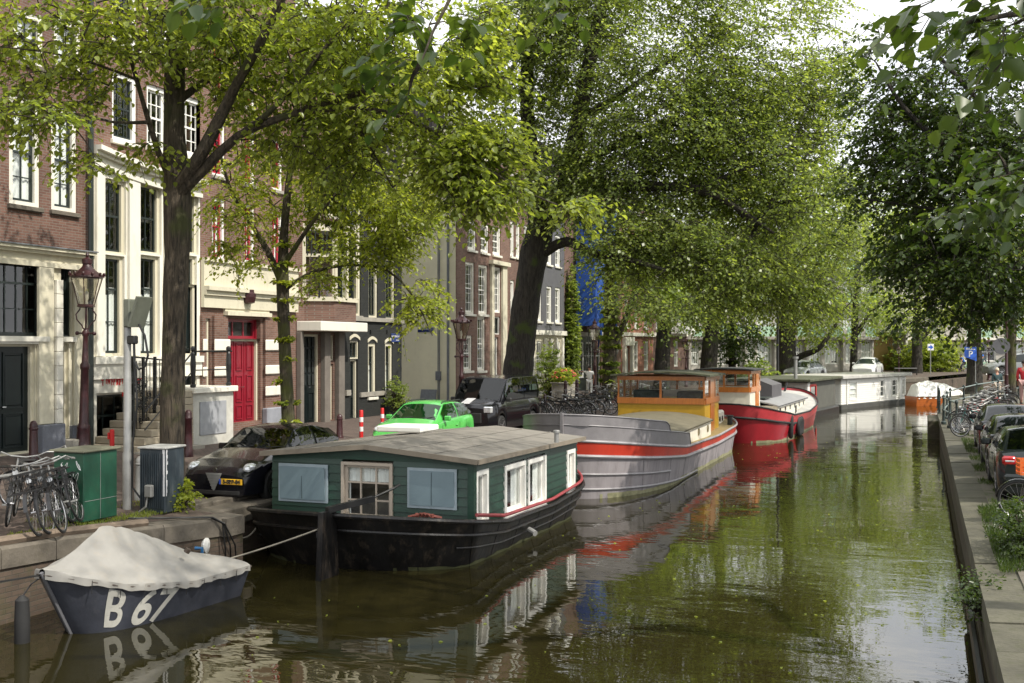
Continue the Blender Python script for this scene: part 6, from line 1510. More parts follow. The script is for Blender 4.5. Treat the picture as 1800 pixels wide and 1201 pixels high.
        for a, e in zip(cuts[:-1], cuts[1:]):
            a += .04; e -= .04; b = MB(); m_ = 5
            b.loft([[S(a+(e-a)*k/m_, f) for f in (.02, .35, .62, .95)] for k in range(m_+1)], closed=False, cap=False); b.build('side_window', M[glassm], root)
    # wheels
    for w_ in (fw, rw):
        for s in (1, -1):
            yc_ = s*(hw-.11); q = MB(); t_ = .11*s
            q.lathe([(wheel*.62, -.1*s), (wheel*.93, -.1*s), (wheel, -.07*s), (wheel, .07*s), (wheel*.93, .1*s), (wheel*.62, .1*s)], (X(w_), yc_, wheel), n=28, ax='y'); wo = q.build('wheel', M['tyre'], root, smooth=True)
            q = MB(); y_ = yc_+.085*s
            q.lathe([(wheel*.66, 0), (wheel*.66, .015*s), (wheel*.58, .015*s), (wheel*.56, -.03*s)], (X(w_), y_, wheel), n=28, ax='y')
            q.lathe([(.05, -.02*s), (.05, .02*s)], (X(w_), y_, wheel), n=12, ax='y')
            if spokes == 0:
                for k in range(5):   # ring shaped openings
                    a = 2*math.pi*k/5+.3; cx_, cz_ = X(w_)+wheel*.36*math.cos(a), wheel+wheel*.36*math.sin(a)
                    q.tube([(cx_+wheel*.2*math.cos(j*math.pi/7), y_, cz_+wheel*.2*math.sin(j*math.pi/7)) for j in range(14)], .017, n=6, closed=True)
            else:
                for k in range(spokes):
                    a = 2*math.pi*k/spokes+.3; q.bar((X(w_), y_, wheel), (X(w_)+wheel*.6*math.cos(a), y_, wheel+wheel*.6*math.sin(a)), .05, .03)
            q.build('rim', M['alloy'], wo)
    b = MB(); b.box(-L/2+.25, L/2-.25, -hw+.25, hw-.25, .16, .5)
    for x in (fw, rw): b.box(X(x)-wheel-.04, X(x)+wheel+.04, -hw+.24, hw-.24, .3, wheel*2+.05)
    b.build('underbody', M['carplastic'], root)
    for s in (1, -1):
        q = MB(); q.bevbox(X(c0+.45)-.06, X(c0+.45)+.06, min(s*(hw+.17), s*(hw-.03)), max(s*(hw+.17), s*(hw-.03)), interp(c0+.4, belt)+.0, interp(c0+.4, belt)+.14, .03); q.build('mirror', pm if cat == 'car' else M['carplastic'], root)
        # door shut lines and handle
        q = MB()
        xd = [c0+.28, (c1+c2)*.5+.0, rw-.15]
        for x in xd: q.box(X(x)-.004, X(x)+.004, s*plan(x)*.998-.003, s*plan(x)*.998+.003, .36, interp(x, belt)-.12)
        q.build('door_seam', M['carplastic'], root)
        if handle: q = MB(); q.bevbox(X(xd[1]-.22)-.08, X(xd[1]-.22)+.08, s*hw-.015, s*hw+.02, .78, .81, .008); q.build('door_handle', pm, root)
    if rails:
        for s in (1, -1): q = MB(); z = interp(c1, top); q.tube([(X(c1), s*hw*roofw*.93, z), (X(c1+.1), s*hw*roofw*.93, z+.05), (X(c2-.1), s*hw*roofw*.93, z+.05), (X(c2), s*hw*roofw*.93, z)], .018, n=6); q.build('roof_rail', M['carplastic'], root)
    q = MB()
    for y in (-.25, .3): q.tube([(X(c0)-.02, y, interp(c0, top)+.03), (X(c0+.28), y+.42, interp(c0, belt)+.15)], .009, n=4)
    q.build('wiper', M['carplastic'], root)
    if plate:
        xx = X(0) if front else X(L); sg = 1 if front else -1
        q = MB(); q.bevbox(xx+sg*.012-.01, xx+sg*.012+.012, plate[1]-.26, plate[1]+.26, plate[2]-.055, plate[2]+.055, .006); po = q.build('number_plate', M['plate_y'], root)
        q = MB(); q.box(xx+sg*.026-.002, xx+sg*.026+.002, (plate[1]-.26) if sg > 0 else plate[1]+.215, (plate[1]-.215) if sg > 0 else plate[1]+.26, plate[2]-.053, plate[2]+.053)
        q.build('plate_band', M['plate_b'], po)
        if plate[0]: text_obj('lettering', plate[0], .105, M['carplastic'], po, (xx+sg*.026, plate[1]+.02*sg, plate[2]-.002), (R(90), 0, R(90) if sg > 0 else R(-90)), extrude=.002, bold=.006)
    return root, X, plan
def ell(b, c, rx, ry, rz, n=14, m_=8):
    rows = []
    for i in range(1, m_):
        a = math.pi*i/m_; rows.append([(c[0]+rx*math.sin(a)*math.cos(2*math.pi*k/n), c[1]+ry*math.sin(a)*math.sin(2*math.pi*k/n), c[2]+rz*math.cos(a)) for k in range(n)])
    b.loft(rows); return b
# black hatchback in the foreground, nose towards the viewer
pb = paint('gloss_black_paint', (.006, .006, .009))
pc = at_z(403, 868, .80)
hd = R(-90+1)
Lc = 3.95
nose = Vector((-12.98, 17.75, .80)); dirv = Vector((math.cos(hd), math.sin(hd), 0))
top = [(0, .58), (.12, .70), (.5, .84), (1.0, .95), (1.25, 1.0), (1.75, 1.32), (2.1, 1.43), (2.6, 1.45), (3.1, 1.39), (3.5, 1.24), (3.9, .95), (4.05, .75)]
belt = [(0, .56), (.2, .68), (.6, .82), (1.2, .90), (2.5, .95), (3.5, 1.0), (3.9, .92), (4.05, .74)]
car, X, plan = make_car('parked_car', 'glossy black hatchback with yellow plate 5-SRP-84 behind the green houseboat', nose - dirv*Lc/2, hd, Lc, 1.74, top, belt, (.82, 3.33), pb, wheel=.32, roofw=.68, cabin=(1.22, 2.0, 3.2, 3.86), spokes=0, plate=('5-SRP-84', .40, .47))
for s in (1, -1):
    q = MB(); ell(q, (X(.30), s*.64, .70), .20, .12, .12); q.build('headlight', M['headlamp'], car, smooth=True)
    q = MB(); q.lathe([(.05, 0), (.05, .02), (.01, .025)], (X(.03), s*.58, .34), n=12, ax='x'); q.build('fog_lamp', M['headlamp'], car)
q = MB(); b_ = [(-.02, .66), (.17, .60), (.0, .26)]
for k in range(6): z = .60-.055*k; w_ = .17-.026*k; q.bar((X(-.012), -w_, z), (X(-.012), w_, z), .01, .012)
q.add([(X(-.004), -.19, .63), (X(-.004), .19, .63), (X(-.004), 0, .25)], [(0, 1, 2)]); q.build('grille', M['greyiron'], car)
q = MB(); q.bevbox(X(.02)-.0, X(.0)+.01, -.6, .6, .20, .30, .02); q.build('air_intake', M['carplastic'], car)
q = MB(); q.lathe([(.045, 0), (.045, .012)], (X(.045), 0, .685), n=14, ax='x'); q.build('badge', M['chrome'], car)
# bright green hatchback
pg = paint('bright_green_paint', (.09, .44, .09)); pg_r = at_depth(745, 745, 29.5)
gz = gz_left(-13.9, 28)
top2 = [(0, .62), (.15, .78), (.6, .92), (1.05, 1.02), (1.7, 1.42), (2.1, 1.49), (2.8, 1.49), (3.3, 1.42), (3.75, 1.05), (3.9, .8)]
belt2 = [(0, .6), (.2, .76), (.7, .9), (1.2, .96), (3.3, 1.03), (3.75, .98), (3.9, .78)]
car, X, plan = make_car('parked_car', 'bright green hatchback parked beside the black van', (-13.7, 28.9, gz-.12), R(-90), 3.9, 1.74, top2, belt2, (.75, 3.2), pg, wheel=.3, roofw=.72, cabin=(1.05, 1.85, 3.25, 3.75), rails=True, spokes=6)
for s in (1, -1): q = MB(); ell(q, (X(.3), s*.66, .76), .22, .12, .10); q.build('headlight', M['headlamp'], car, smooth=True)
q = MB(); q.bevbox(X(.02)-.02, X(-.01), -.5, .5, .35, .55, .02); q.build('grille', M['carplastic'], car)
# black van facing the viewer
pv = paint('black_van_paint', (.008, .008, .010))
top3 = [(0, .95), (.15, 1.08), (.6, 1.18), (.8, 1.22), (1.45, 1.94), (1.9, 2.02), (4.5, 2.02), (4.75, 1.98), (4.85, 1.2)]
belt3 = [(0, .85), (.2, 1.02), (.8, 1.14), (2, 1.16), (4.6, 1.16), (4.85, 1.1)]
gz = gz_left(-13.8, 36)
car, X, plan = make_car('parked_van', 'black van with a silver bonnet stripe facing the viewer by the cast iron lamp post', (-14.45, 36.3, gz-.06), R(-91), 4.85, 1.98, top3, belt3, (.85, 3.9), pv, wheel=.34, roofw=.86, cabin=(.78, 1.55, 4.55, 4.80), spokes=6, cat='van')
for s in (1, -1): q = MB(); q.bevbox(X(.1)-.06, X(.02)+.03, min(s*.62, s*.92), max(s*.62, s*.92), .80, 1.02, .03); q.build('headlight', M['headlamp'], car)
q = MB(); q.obox((X(.40), -.12, 1.185), (1,0,-.27), (0,1,0), (.27,0,1), .30, .16, .006); q.build('bonnet_stripe', mat('silver_stripe', (.55, .55, .56), .3), car)
q = MB(); q.bevbox(X(.03), X(-.02), -.55, .55, .45, .8, .02); q.build('grille', M['carplastic'], car)
# three dark cars along the right quay, seen from behind
GR_ = 'dark cars parked on the right bank'
topR = [(0, .6), (.2, .75), (1.0, .98), (1.7, 1.38), (2.2, 1.45), (3.2, 1.44), (3.75, 1.2), (4.0, .98), (4.15, .8)]
beltR = [(0, .58), (.3, .76), (1.0, .88), (3.0, .96), (3.9, .98), (4.15, .8)]
for i, (y, xx, nm, pm, Wc, Lc, wh_) in enumerate([(22.8, 2.27, 'dark green estate car with red and white tail lamps behind the orange crate', paint('dark_green_grey_paint', (.012, .016, .016)), 1.8, 4.15, .32),
        (27.1, 2.30, 'dark hatchback with long red tail lamps, second in the right bank row', paint('dark_grey_paint', (.014, .015, .017)), 1.76, 3.9, .31),
        (32.0, 2.33, 'black car with round chrome ringed tail lamps, nearest the parked bicycles', paint('gloss_black_paint2', (.006, .006, .008)), 1.72, 3.9, .3)]):
    tp = [(x*Lc/4.15, z*.96) for x, z in topR]; bl = [(x*Lc/4.15, z) for x, z in beltR]
    car, X, plan = make_car('parked_car', nm, (xx, y+Lc/2, .90+.0*i), R(90), Lc, Wc, tp, bl, (.8*Lc/4.15, 3.35*Lc/4.15), pm, wheel=wh_, roofw=.72, cabin=(1.0*Lc/4.15, 1.75*Lc/4.15, 3.2*Lc/4.15, 3.92*Lc/4.15), group=GR_, front=False, plate=('', 0, .55) if i else None, spokes=7)
    for s in (1, -1):
        if i == 2: q = MB(); q.lathe([(.11, 0), (.11, -.03), (.09, -.045), (.02, -.05)], (X(Lc)+.03, s*.66, .80), n=18, ax='x'); tl = q.build('tail_lamp', M['tail'], car, smooth=True); q = MB(); q.tube([(X(Lc)+.0, s*.66+.12*math.cos(a), .80+.12*math.sin(a)) for a in [2*math.pi*k/18 for k in range(18)]], .012, n=5, closed=True); q.build('chrome_ring', M['chrome'], tl)
        else:
            q = MB(); q.bevbox(X(Lc)-.015, X(Lc)+.30, min(s*.56, s*Wc*.455), max(s*.56, s*Wc*.455), .72, .90 if i == 0 else .84, .04); tl = q.build('tail_lamp', M['tail'], car, smooth=True)
            if i == 0: q = MB(); q.bevbox(X(Lc)-.02, X(Lc)+.05, min(s*.6, s*Wc*.43), max(s*.6, s*Wc*.43), .785, .825, .01); q.build('reverse_lamp', M['headlamp'], tl)
    q = MB(); q.bevbox(X(Lc)-.05, X(Lc)+.25, -Wc*.44, Wc*.44, .32, .56, .05); q.build('rear_bumper', pm, car, smooth=True)
# far cars
pw = paint('white_car_paint', (.62, .63, .64)); cw = at_depth(1525, 660, 84)
rt = [(0, .6), (.3, .78), (.9, .95), (1.5, 1.32), (2.1, 1.48), (2.8, 1.46), (3.4, 1.25), (3.9, .95), (4.1, .7)]
bt_ = [(0, .58), (.4, .76), (1.0, .92), (3.2, .98), (3.8, .9), (4.1, .68)]
GF = 'cars on the far street'
car, X, plan = make_car('parked_car', 'small rounded white car on the far quay above the white houseboat', (cw.x, cw.y, 1.63), R(-98), 4.1, 1.75, rt, bt_, (.8, 3.3), pw, wheel=.31, roofw=.62, cabin=(.95, 1.75, 2.9, 3.75), group=GF, handle=False)
cw = at_depth(1415, 668, 80)
car, X, plan = make_car('parked_car', 'pale car whose roof shows behind the low dark houseboat roof', (cw.x, cw.y, 1.45), R(-110), 4.2, 1.75, rt, bt_, (.8, 3.3), paint('silver_paint', (.45, .47, .48), .3), wheel=.31, roofw=.68, cabin=(.95, 1.75, 2.9, 3.75), group=GF, handle=False)
cw = at_depth(1785, 655, 80)
car, X, plan = make_car('parked_car', 'grey people carrier crossing behind the round traffic sign', (cw.x, cw.y, 1.75), R(200), 4.6, 1.85, [(0, .7), (.4, .9), (1.0, 1.05), (1.9, 1.6), (2.5, 1.7), (4.2, 1.66), (4.5, 1.2), (4.6, .8)], [(0, .65), (.5, .85), (1.2, 1.0), (4.4, 1.05), (4.6, .78)], (.9, 3.7), paint('grey_van_paint', (.22, .23, .23), .4), wheel=.33, roofw=.78, cabin=(.95, 1.95, 4.1, 4.5), group=GF, handle=False)

# ------------------------------------------------------------------ bicycles
def make_bike(label, group, frame=(.012, .012, .013), basket=None, lamp=True, name='bicycle'):
    root = empty(name, (0, 0, 0), 0, label, 'bicycle', group); r = .345
    fm = mat('bike_frame_%d' % int(sum(frame)*1000), frame, .35, var=.2, coat=.4)
    hx, bx_, rx = .53, 0, -.53; b = MB()     # wheel centres at +-.53
    hd_t, hd_b = Vector((.36, 0, .86)), Vector((.41, 0, .66)); bb = Vector((-.08, 0, .29)); se = Vector((-.26, 0, .80))
    b.tube([hd_t, hd_b], .02, n=6); b.tube([hd_b, bb], .017, n=6); b.tube([hd_t+Vector((0,0,-.05)), Vector((-.24, 0, .73))], .014, n=6); b.tube([bb, se], .016, n=6)
    for s in (-.05, .05): b.tube([(bb.x, s*.4, bb.z), (rx, s, r)], .011, n=5); b.tube([(-.23, 0, .70), (rx, s, r)], .009, n=5)
    for s in (-.055, .055): b.tube([hd_b, (.44, s, .6), (hx, s, r)], .012, n=5)
    b.build('frame', fm, root)
    def wheel(x):
        w_ = MB(); w_.tube([(x+r*.96*math.cos(a), 0, r+r*.96*math.sin(a)) for a in [2*math.pi*k/28 for k in range(28)]], .019, n=6, closed=True); wo = w_.build('wheel', M['tyre'], root)
        w_ = MB(); w_.tube([(x+r*.90*math.cos(a), 0, r+r*.90*math.sin(a)) for a in [2*math.pi*k/24 for k in range(24)]], .009, n=4, closed=True); w_.tube([(x, -.05, r), (x, .05, r)], .02, n=6)
        for k in range(18): a = 2*math.pi*k/18; w_.tube([(x, .02*(1 if k % 2 else -1), r), (x+r*.9*math.cos(a), 0, r+r*.9*math.sin(a))], .0028, n=3, cap=False)
        w_.build('rim', M['alloy'], wo)
    wheel(hx); wheel(rx)
    for x in (hx, rx):
        b = MB(); a0, a1 = (.15, 2.6) if x > 0 else (.3, 3.1)
        b.loft([[(x+(r+.035)*math.cos(a0+(a1-a0)*k/10), y, r+(r+.035)*math.sin(a0+(a1-a0)*k/10)) for y in (-.025, .025)] for k in range(11)], closed=False, cap=False); b.build('mudguard', fm, root)
    b = MB(); b.tube([(.36, 0, .86), (.34, 0, 1.0)], .014, n=6); b.tube([(.12, -.29, 1.0), (.26, -.25, 1.06), (.38, -.1, 1.03), (.38, .1, 1.03), (.26, .25, 1.06), (.12, .29, 1.0)], .012, n=6); b.tube([(.12, -.29, 1.0), (.02, -.30, .98)], .018, n=6); b.tube([(.12, .29, 1.0), (.02, .30, .98)], .018, n=6); b.build('handlebar', M['greyiron'], root)
    b = MB(); rows = []
    for k in range(7): x = -.42+.30*k/6; w_ = .11-.075*(k/6)**.7; rows.append([(x, -w_, .86), (x, 0, .885), (x, w_, .86), (x, 0, .83)])
    b.loft(rows); b.tube([(-.27, 0, .78), (-.28, 0, .86)], .015, n=6); b.build('saddle', M['tyre'], root)
    b = MB(); b.lathe([(.09, -.01), (.09, .01)], (bb.x, -.05, bb.z), n=16, ax='y')
    for s, a in ((.09, .5), (-.09, .5+math.pi)): e = Vector((bb.x+.17*math.cos(a), s, bb.z+.17*math.sin(a))); b.tube([(bb.x, s, bb.z), e], .009, n=5); b.bevbox(e.x-.04, e.x+.04, min(e.y, e.y+math.copysign(.09, s)), max(e.y, e.y+math.copysign(.09, s)), e.z-.012, e.z+.012, .004)
    b.tube([(bb.x, -.05, bb.z+.09), (rx, -.05, r+.03)], .006, n=4); b.tube([(bb.x, -.05, bb.z-.09), (rx, -.05, r-.03)], .006, n=4); b.build('crank', M['greyiron'], root)
    b = MB(); b.bevbox(-.80, -.36, -.07, .07, .735, .75, .004)
    for s in (-.06, .06): b.tube([(-.72, s, .74), (rx, s, r)], .006, n=4)
    b.build('carrier', M['blackiron'], root)
    if basket:
        b = MB(); x0, x1, y_, z0, z1 = basket
        for z in (z0, z0+(z1-z0)*.35, z0+(z1-z0)*.68, z1): b.tube([(x0, -y_, z), (x1, -y_, z), (x1, y_, z), (x0, y_, z)], .009 if z in (z0, z1) else .005, n=5, closed=True)
        for k in range(7):
            f = k/6; 
            for (p) in ((x0+(x1-x0)*f, -y_), (x0+(x1-x0)*f, y_), (x0, -y_+2*y_*f), (x1, -y_+2*y_*f)): b.tube([(p[0], p[1], z0), (p[0], p[1], z1)], .0045, n=4, cap=False)
            b.tube([(x0+(x1-x0)*f, -y_, z0), (x0+(x1-x0)*f, y_, z0)], .0045, n=4, cap=False)
        b.build('basket', M['blackiron'], root)
    if lamp: b = MB(); b.lathe([(.02, -.04), (.04, 0), (.042, .02)], (.47, 0, .80), n=10, ax='x'); b.build('headlight', M['headlamp'], root)
    return root
def place(o, loc, rz, tilt=0, label=None, steer=0, s=1.0):
    o.location = loc; o.rotation_euler = (tilt, 0, rz); o.scale = (s, s, s)
    if label: o['label'] = label
    return o
GBK = 'bicycles parked on the near left quay'
proto_b = make_bike('', GBK, basket=(.42, .74, .24, .66, .92)); proto_p = make_bike('', GBK); proto_r = make_bike('', GBK, frame=(.30, .02, .02)); proto_c = make_bike('', GBK, frame=(.30, .33, .33)); proto_g = make_bike('', GBK, frame=(.03, .16, .15))
used = set()
def bike(proto, loc, rz, tilt, label, group, s=1.0):
    o = proto if proto.name not in used else copy_tree(proto)
    used.add(proto.name); o['group'] = group; return place(o, loc, rz, tilt, label, s=s)
for (px, py, rz, tl, pr, lab) in [
    (72, 942, -62, 13, proto_b, 'black bicycle with a wire front basket, leftmost at the near quay edge'),
    (114, 936, -60, 16, proto_b, 'black bicycle with a wide front carrier basket nearest the green cabinet'),
    (90, 938, -64, 12, proto_p, 'black bicycle with bare handlebar leaning behind the two basket bicycles'),
    (12, 930, -50, -8, proto_p, 'black bicycle cut off by the left edge of the picture')]:
    g_ = at_z(px, py, 1.13); d = Vector((math.cos(R(rz)), math.sin(R(rz)), 0)); p = g_ - d*.53
    bike(pr, (p.x, p.y, 1.13+.1*max(0, (-12.5-p.x))*.4), R(rz), R(tl), lab, GBK, s=1.03)
o = bike(proto_p, (-13.6, 14.05, 1.17), R(10), R(6), 'black bicycle standing across, its wheel against the green cabinet', GBK)
# bikes along the left quay near the barge
rng = random.Random(6); GM = 'bicycles racked along the left quay behind the grey barge'
for k in range(22):
    y = 39.5 + k*.72; x = quay_x(y)-1.3+rng.uniform(-.15, .15) if k % 2 else quay_x(y)-2.5+rng.uniform(-.2, .2)
    pr = proto_r if k in (13, 17) else (proto_b if k % 4 == 0 else proto_p)
    bike(pr, (x, y, gz_left(x, y)+.02), R(rng.choice((0, 180))+rng.uniform(-16, 16)), R(rng.uniform(-12, 12)), 'bicycle in the crowded rack on the left quay beyond the black van' if pr is not proto_r else ('red framed bicycle in the rack, nearer the van' if k == 13 else 'red framed bicycle in the rack, nearer the wheelhouse'), GM)
# bikes along the right hand railing
GR2_ = 'bicycles parked along the right bank railing'
for k in range(15):
    y = 38.4 + k*.85; x = 1.72 + .15*max(0, y-41) + rng.uniform(-.1, .1)
    pr = {0: proto_p, 1: proto_g, 2: proto_p, 5: proto_r, 8: proto_r, 3: proto_c, 10: proto_c}.get(k, proto_b if k % 3 == 0 else proto_p)
    lab = {0: 'black bicycle nearest the parked black car on the right bank', 1: 'dark teal bicycle second from the parked cars', 3: 'pale grey bicycle in the right bank row', 5: 'red bicycle in the right bank row, nearer the cars', 8: 'red bicycle in the right bank row, farther from the cars', 10: 'pale grey bicycle far along the right bank row'}.get(k, 'dark bicycle in the row against the right bank railing')
    bike(pr, (x, y, gz_right(x, y)+.02), R((165 if k % 2 else 15)+rng.uniform(-20, 20)), R(rng.uniform(-14, 14)), lab, GR2_)
# one bicycle with an orange crate in the right foreground
o = bike(proto_p, (2.1, 20.4, .92), R(176), R(-5), 'black bicycle with an orange crate over its front wheel, right foreground', 'bicycle with the orange crate')
if 'group' in o: del o['group']
crt = empty('crate', (1.74, 20.4, 1.72), R(8), 'orange plastic crate carried by the bicycle in the right foreground', 'crate')
OC = mat('orange_plastic', (.62, .13, .02), .45, var=.08)
b = MB(); a_, c_, h_ = .20, .15, .24
for z in (0, .075, .15, .225):
    for (x0, x1, y0, y1) in ((-a_, a_, -c_, -c_+.012), (-a_, a_, c_-.012, c_), (-a_, -a_+.012, -c_+.012, c_-.012), (a_-.012, a_, -c_+.012, c_-.012)): b.box(x0, x1, y0, y1, z, z+.045)
b.box(-a_+.012, a_-.012, -c_+.012, c_-.012, 0, .01)
for x in (-a_, 0, a_-.02):
    for y in (-c_-.004, c_-.012): b.box(x, x+.02, y, y+.016, 0, h_+.03)
b.build('crate_body', OC, crt)

# ------------------------------------------------------------------ lamps, bollards, cabinets, signs
def make_lamp(label, loc, H=4.6, group='cast iron crown lamp posts', rz=0):
    t = empty('street_lamp', loc, rz, label, 'street lamp', group); k = H/4.6
    b = MB(); S = lambda pr: [(r*k, z*k) for r, z in pr]
    b.lathe(S([(.22,-.05),(.22,.05),(.19,.08),(.16,.2),(.14,.5),(.15,.55),(.13,.6),(.11,.65),(.095,1.3),(.09,1.9),(.11,1.94),(.11,2.02),(.075,2.08),(.062,2.5),(.058,2.68),(.08,2.72),(.08,2.80),(.05,2.84),(.05,2.88)]), n=16)
    b.tube([(-.24*k,0,2.76*k),(.24*k,0,2.76*k)], .02*k, n=8); ell(b, (-.25*k,0,2.76*k), .05*k,.05*k,.05*k); ell(b, (.25*k,0,2.76*k), .05*k,.05*k,.05*k)
    b.build('post', M['maroon'], t, smooth=True)
    b = MB()
    for i in range(4):
        a = math.pi/4+i*math.pi/2; c, s = math.cos(a), math.sin(a)
        b.tube([(c*r*k, s*r*k, z*k) for r, z in ((.05,2.86),(.09,2.95),(.2,3.08),(.22,3.2),(.14,3.32),(.13,3.38))], .016*k, n=6)
    b.tube([(0,0,2.86*k),(0,0,3.4*k)], .02*k, n=6)
    b.lathe(S([(.13,3.36),(.21,3.38),(.21,3.41),(.15,3.44)]), n=6); b.build('bracket', M['maroon'], t)
    ln = MB(); z0, z1, r0, r1 = 3.43*k, 4.06*k, .19*k, .36*k
    for i in range(6):
        a = i*math.pi/3; c, s = math.cos(a), math.sin(a); ln.tube([(c*r0, s*r0, z0), (c*r1, s*r1, z1)], .010*k, n=5)
    ln.lathe([(r1*1.03, z1-.01), (r1*1.06, z1+.03)], n=6); ln.lathe([(r0*1.05, z0-.02), (r0*1.05, z0+.015)], n=6)
    lo = ln.build('lantern', M['maroon'], t)
    g = MB(); g.loft([[(r*math.cos(i*math.pi/3), r*math.sin(i*math.pi/3), z) for i in range(6)] for r, z in ((r0*.97, z0), (r1*.97, z1))], cap=False); g.build('pane', M['lampglass'], lo)
    g = MB(); g.lathe([(.03*k, z0), (.03*k, z0+.1*k), (.05*k, z0+.16*k), (.045*k, z0+.3*k), (.01, z0+.34*k)], n=10); g.build('bulb', M['white'], lo, smooth=True)
    b = MB(); b.lathe(S([(.40,4.08),(.39,4.12),(.30,4.17),(.20,4.24),(.12,4.32),(.10,4.38),(.12,4.40),(.12,4.5),(.08,4.52),(.03,4.55),(.05,4.6),(.01,4.68)]), n=12)
    for i in range(12):
        a = i*math.pi/6; ell(b, (.39*k*math.cos(a), .39*k*math.sin(a), 4.15*k), .035*k, .035*k, .05*k, 6, 5)
    b.build('crown', M['maroon'], t, smooth=True)
    return t
def lamp_at(px, py_top, py_base, dep, label, **kw):
    p = at_depth(px, py_base, dep); H = (py_base-py_top)/FPX*dep; return make_lamp(label, p, H=H/1.017, **kw)
p = lamp_at(146, 443, 792, 26.3, 'cast iron lamp post with glass lantern beside the dark doors, largest in the picture')
p.rotation_euler = (0, R(1.6), 0)
lamp_at(811, 540, 752, 42, 'lamp post with its foot behind the black van')
lamp_at(1045, 560, 704, 61, 'lamp post in front of the man in white')
lamp_at(1206, 588, 690, 70, 'lamp post by the white bay window, above the wheelhouse roof')
lamp_at(1708, 558, 676, 72, 'lamp post beside the blue parking sign')
lamp_at(1738, 592, 668, 85, 'smaller lamp post between the parking sign and the round sign')
lamp_at(1580, 607, 661, 90, 'lamp post by the round bush on the far quay')
lamp_at(1797, 592, 655, 80, 'distant lamp post at the right edge, behind the grey car')
mp_ = at_depth(1769, 712, 45); md = empty('sign_post', mp_, 0, 'dark red post carrying a grey round sign seen from behind', 'sign post')
q = MB(); q.lathe([(.14,0),(.12,.3),(.09,.5),(.075,1.2),(.09,1.25),(.06,1.3),(.05,3.6),(.07,3.65),(.02,3.75)], n=12); q.build('post', M['maroon'], md, smooth=True)
q = MB(); q.lathe([(.34,0),(.34,.02)], (-.2, -.1, 2.45), n=28, ax='y'); q.build('round_plate', mat('grey_sign_back', (.12, .12, .13), .5), md)
# blue parking sign
sp = at_depth(1706, 633, 71); sg = empty('parking_sign', sp, TH, 'blue parking sign with a white P on the lamp post by the thick tree', 'sign')
q = MB(); q.add([(-.40, 0, .85), (.40, 0, .85), (.40, 0, -.08), (-.40, 0, .22), (-.40, .02, .85), (.40, .02, .85), (.40, .02, -.08), (-.40, .02, .22)], [(0,1,2,3),(7,6,5,4),(0,4,5,1),(1,5,6,2),(2,6,7,3),(3,7,4,0)]); q.build('plate', mat('sign_blue', (.02, .10, .50), .35, var=.03), sg)
text_obj('lettering', 'P', .55, M['signwhite'], sg, (0, -.008, .38), (R(90), 0, 0), bold=.01)
q = MB(); q.box(-.3, .3, -.008, -.002, .68, .72); q.box(-.3, .1, -.008, -.002, .75, .79); q.build('line', M['signwhite'], sg)
q = MB(); q.tube([(.35, .06, -2.6), (.35, .06, .9)], .03, n=6); q.build('post', M['greyiron'], sg)
sp = at_depth(1636, 612, 90); sg = empty('direction_sign', sp, TH, 'small white and blue sign above the far quay hedge', 'sign')
q = MB(); q.bevbox(-.26, .26, 0, .03, -.2, .34, .01); q.build('plate', M['signwhite'], sg); q = MB(); q.add([(-.02, -.01, -.15), (.22, -.01, .07), (-.02, -.01, .29), (-.02, -.01, .15), (-.2, -.01, .15), (-.2, -.01, .0), (-.02, -.01, 0)], [(0,1,2,3,4,5,6)]); q.build('arrow', MATS['sign_blue'], sg)
q = MB(); q.tube([(0, .06, -2.5), (0, .06, .5)], .04, n=6); q.build('post', M['greyiron'], sg)
# charging pole with cable box
pp = at_z(224, 896, 1.0); pl = empty('pole', pp, 0, 'grey steel pole with a small tilted box and black cable between the two cabinets', 'pole')
q = MB(); q.lathe([(.085,-.05),(.085,1.0),(.07,1.05),(.065,3.7),(.05,3.75)], n=14); q.build('post', M['greyiron'], pl, smooth=True)
q = MB(); q.bevbox(-.02, .12, -.1, .1, 3.25, 3.75, .02); q.obox((.28, 0, 3.52), (.94,0,-.34), (0,1,0), (.34,0,.94), .025, .2, .28); q.build('box', mat('green_grey_plastic', (.13, .14, .11), .5, dirt=.3), pl)
q = MB(); q.bevbox(.02, .2, -.06, .06, 2.95, 3.1, .02); q.tube([(.25,0,3.3),(.38,0,3.1),(.45,0,2.75),(.38,0,2.55),(.25,0,2.5),(.15,0,2.65),(.14,0,3.0)], .02, n=6); q.tube([(.15,0,3.0),(.15,.02,2.5),(.2,.02,1.9),(.1,.02,1.2),(.09,.02,.4),(.3,.1,.1)], .018, n=5); q.build('cable', M['blackiron'], pl)
q = MB(); 
# green cabinet with scribbles
cz = 1.08
cp = at_z(147, 919, cz-.02); cb = empty('utility_cabinet', cp, 0, 'green metal street cabinet with white scribbles on its side', 'cabinet')
GC = mat('green_cabinet_paint', (.012, .072, .040), .45, var=.22, ns=2.5, dirt=.45, dirtcol=(.05, .07, .04), bump=.05)
q = MB(); q.bevbox(-.62, 0, 0, .78, 0, 1.12, .012); q.build('body', GC, cb); q = MB(); q.bevbox(-.68, .05, -.05, .84, 1.121, 1.165, .015); q.build('lid', mat('mossy_lid', (.13, .13, .09), .85, var=.3, bump=.3, dirt=.5), cb)
q = MB(); q.box(.001, .004, .02, .76, .33, .338); q.tube([(.004, .38, .02), (.004, .38, 1.1)], .004, n=4); q.build('door_seam', M['greyiron'], cb)
q = MB(); random.seed(12)
for i in range(9):
    cx_, cz_ = -.45+.32*random.random(), .35+.6*random.random(); ph = random.random()*6; w_ = random.uniform(.04, .09)
    q.tube([(cx_+w_*math.sin(ph+t*.9)+.01*t, -.004, cz_+w_*1.2*math.cos(ph*2+t*1.25)) for t in np.linspace(0, 6.5, 22)], .0045, n=4)
q.build('scribble', M['signwhite'], cb)
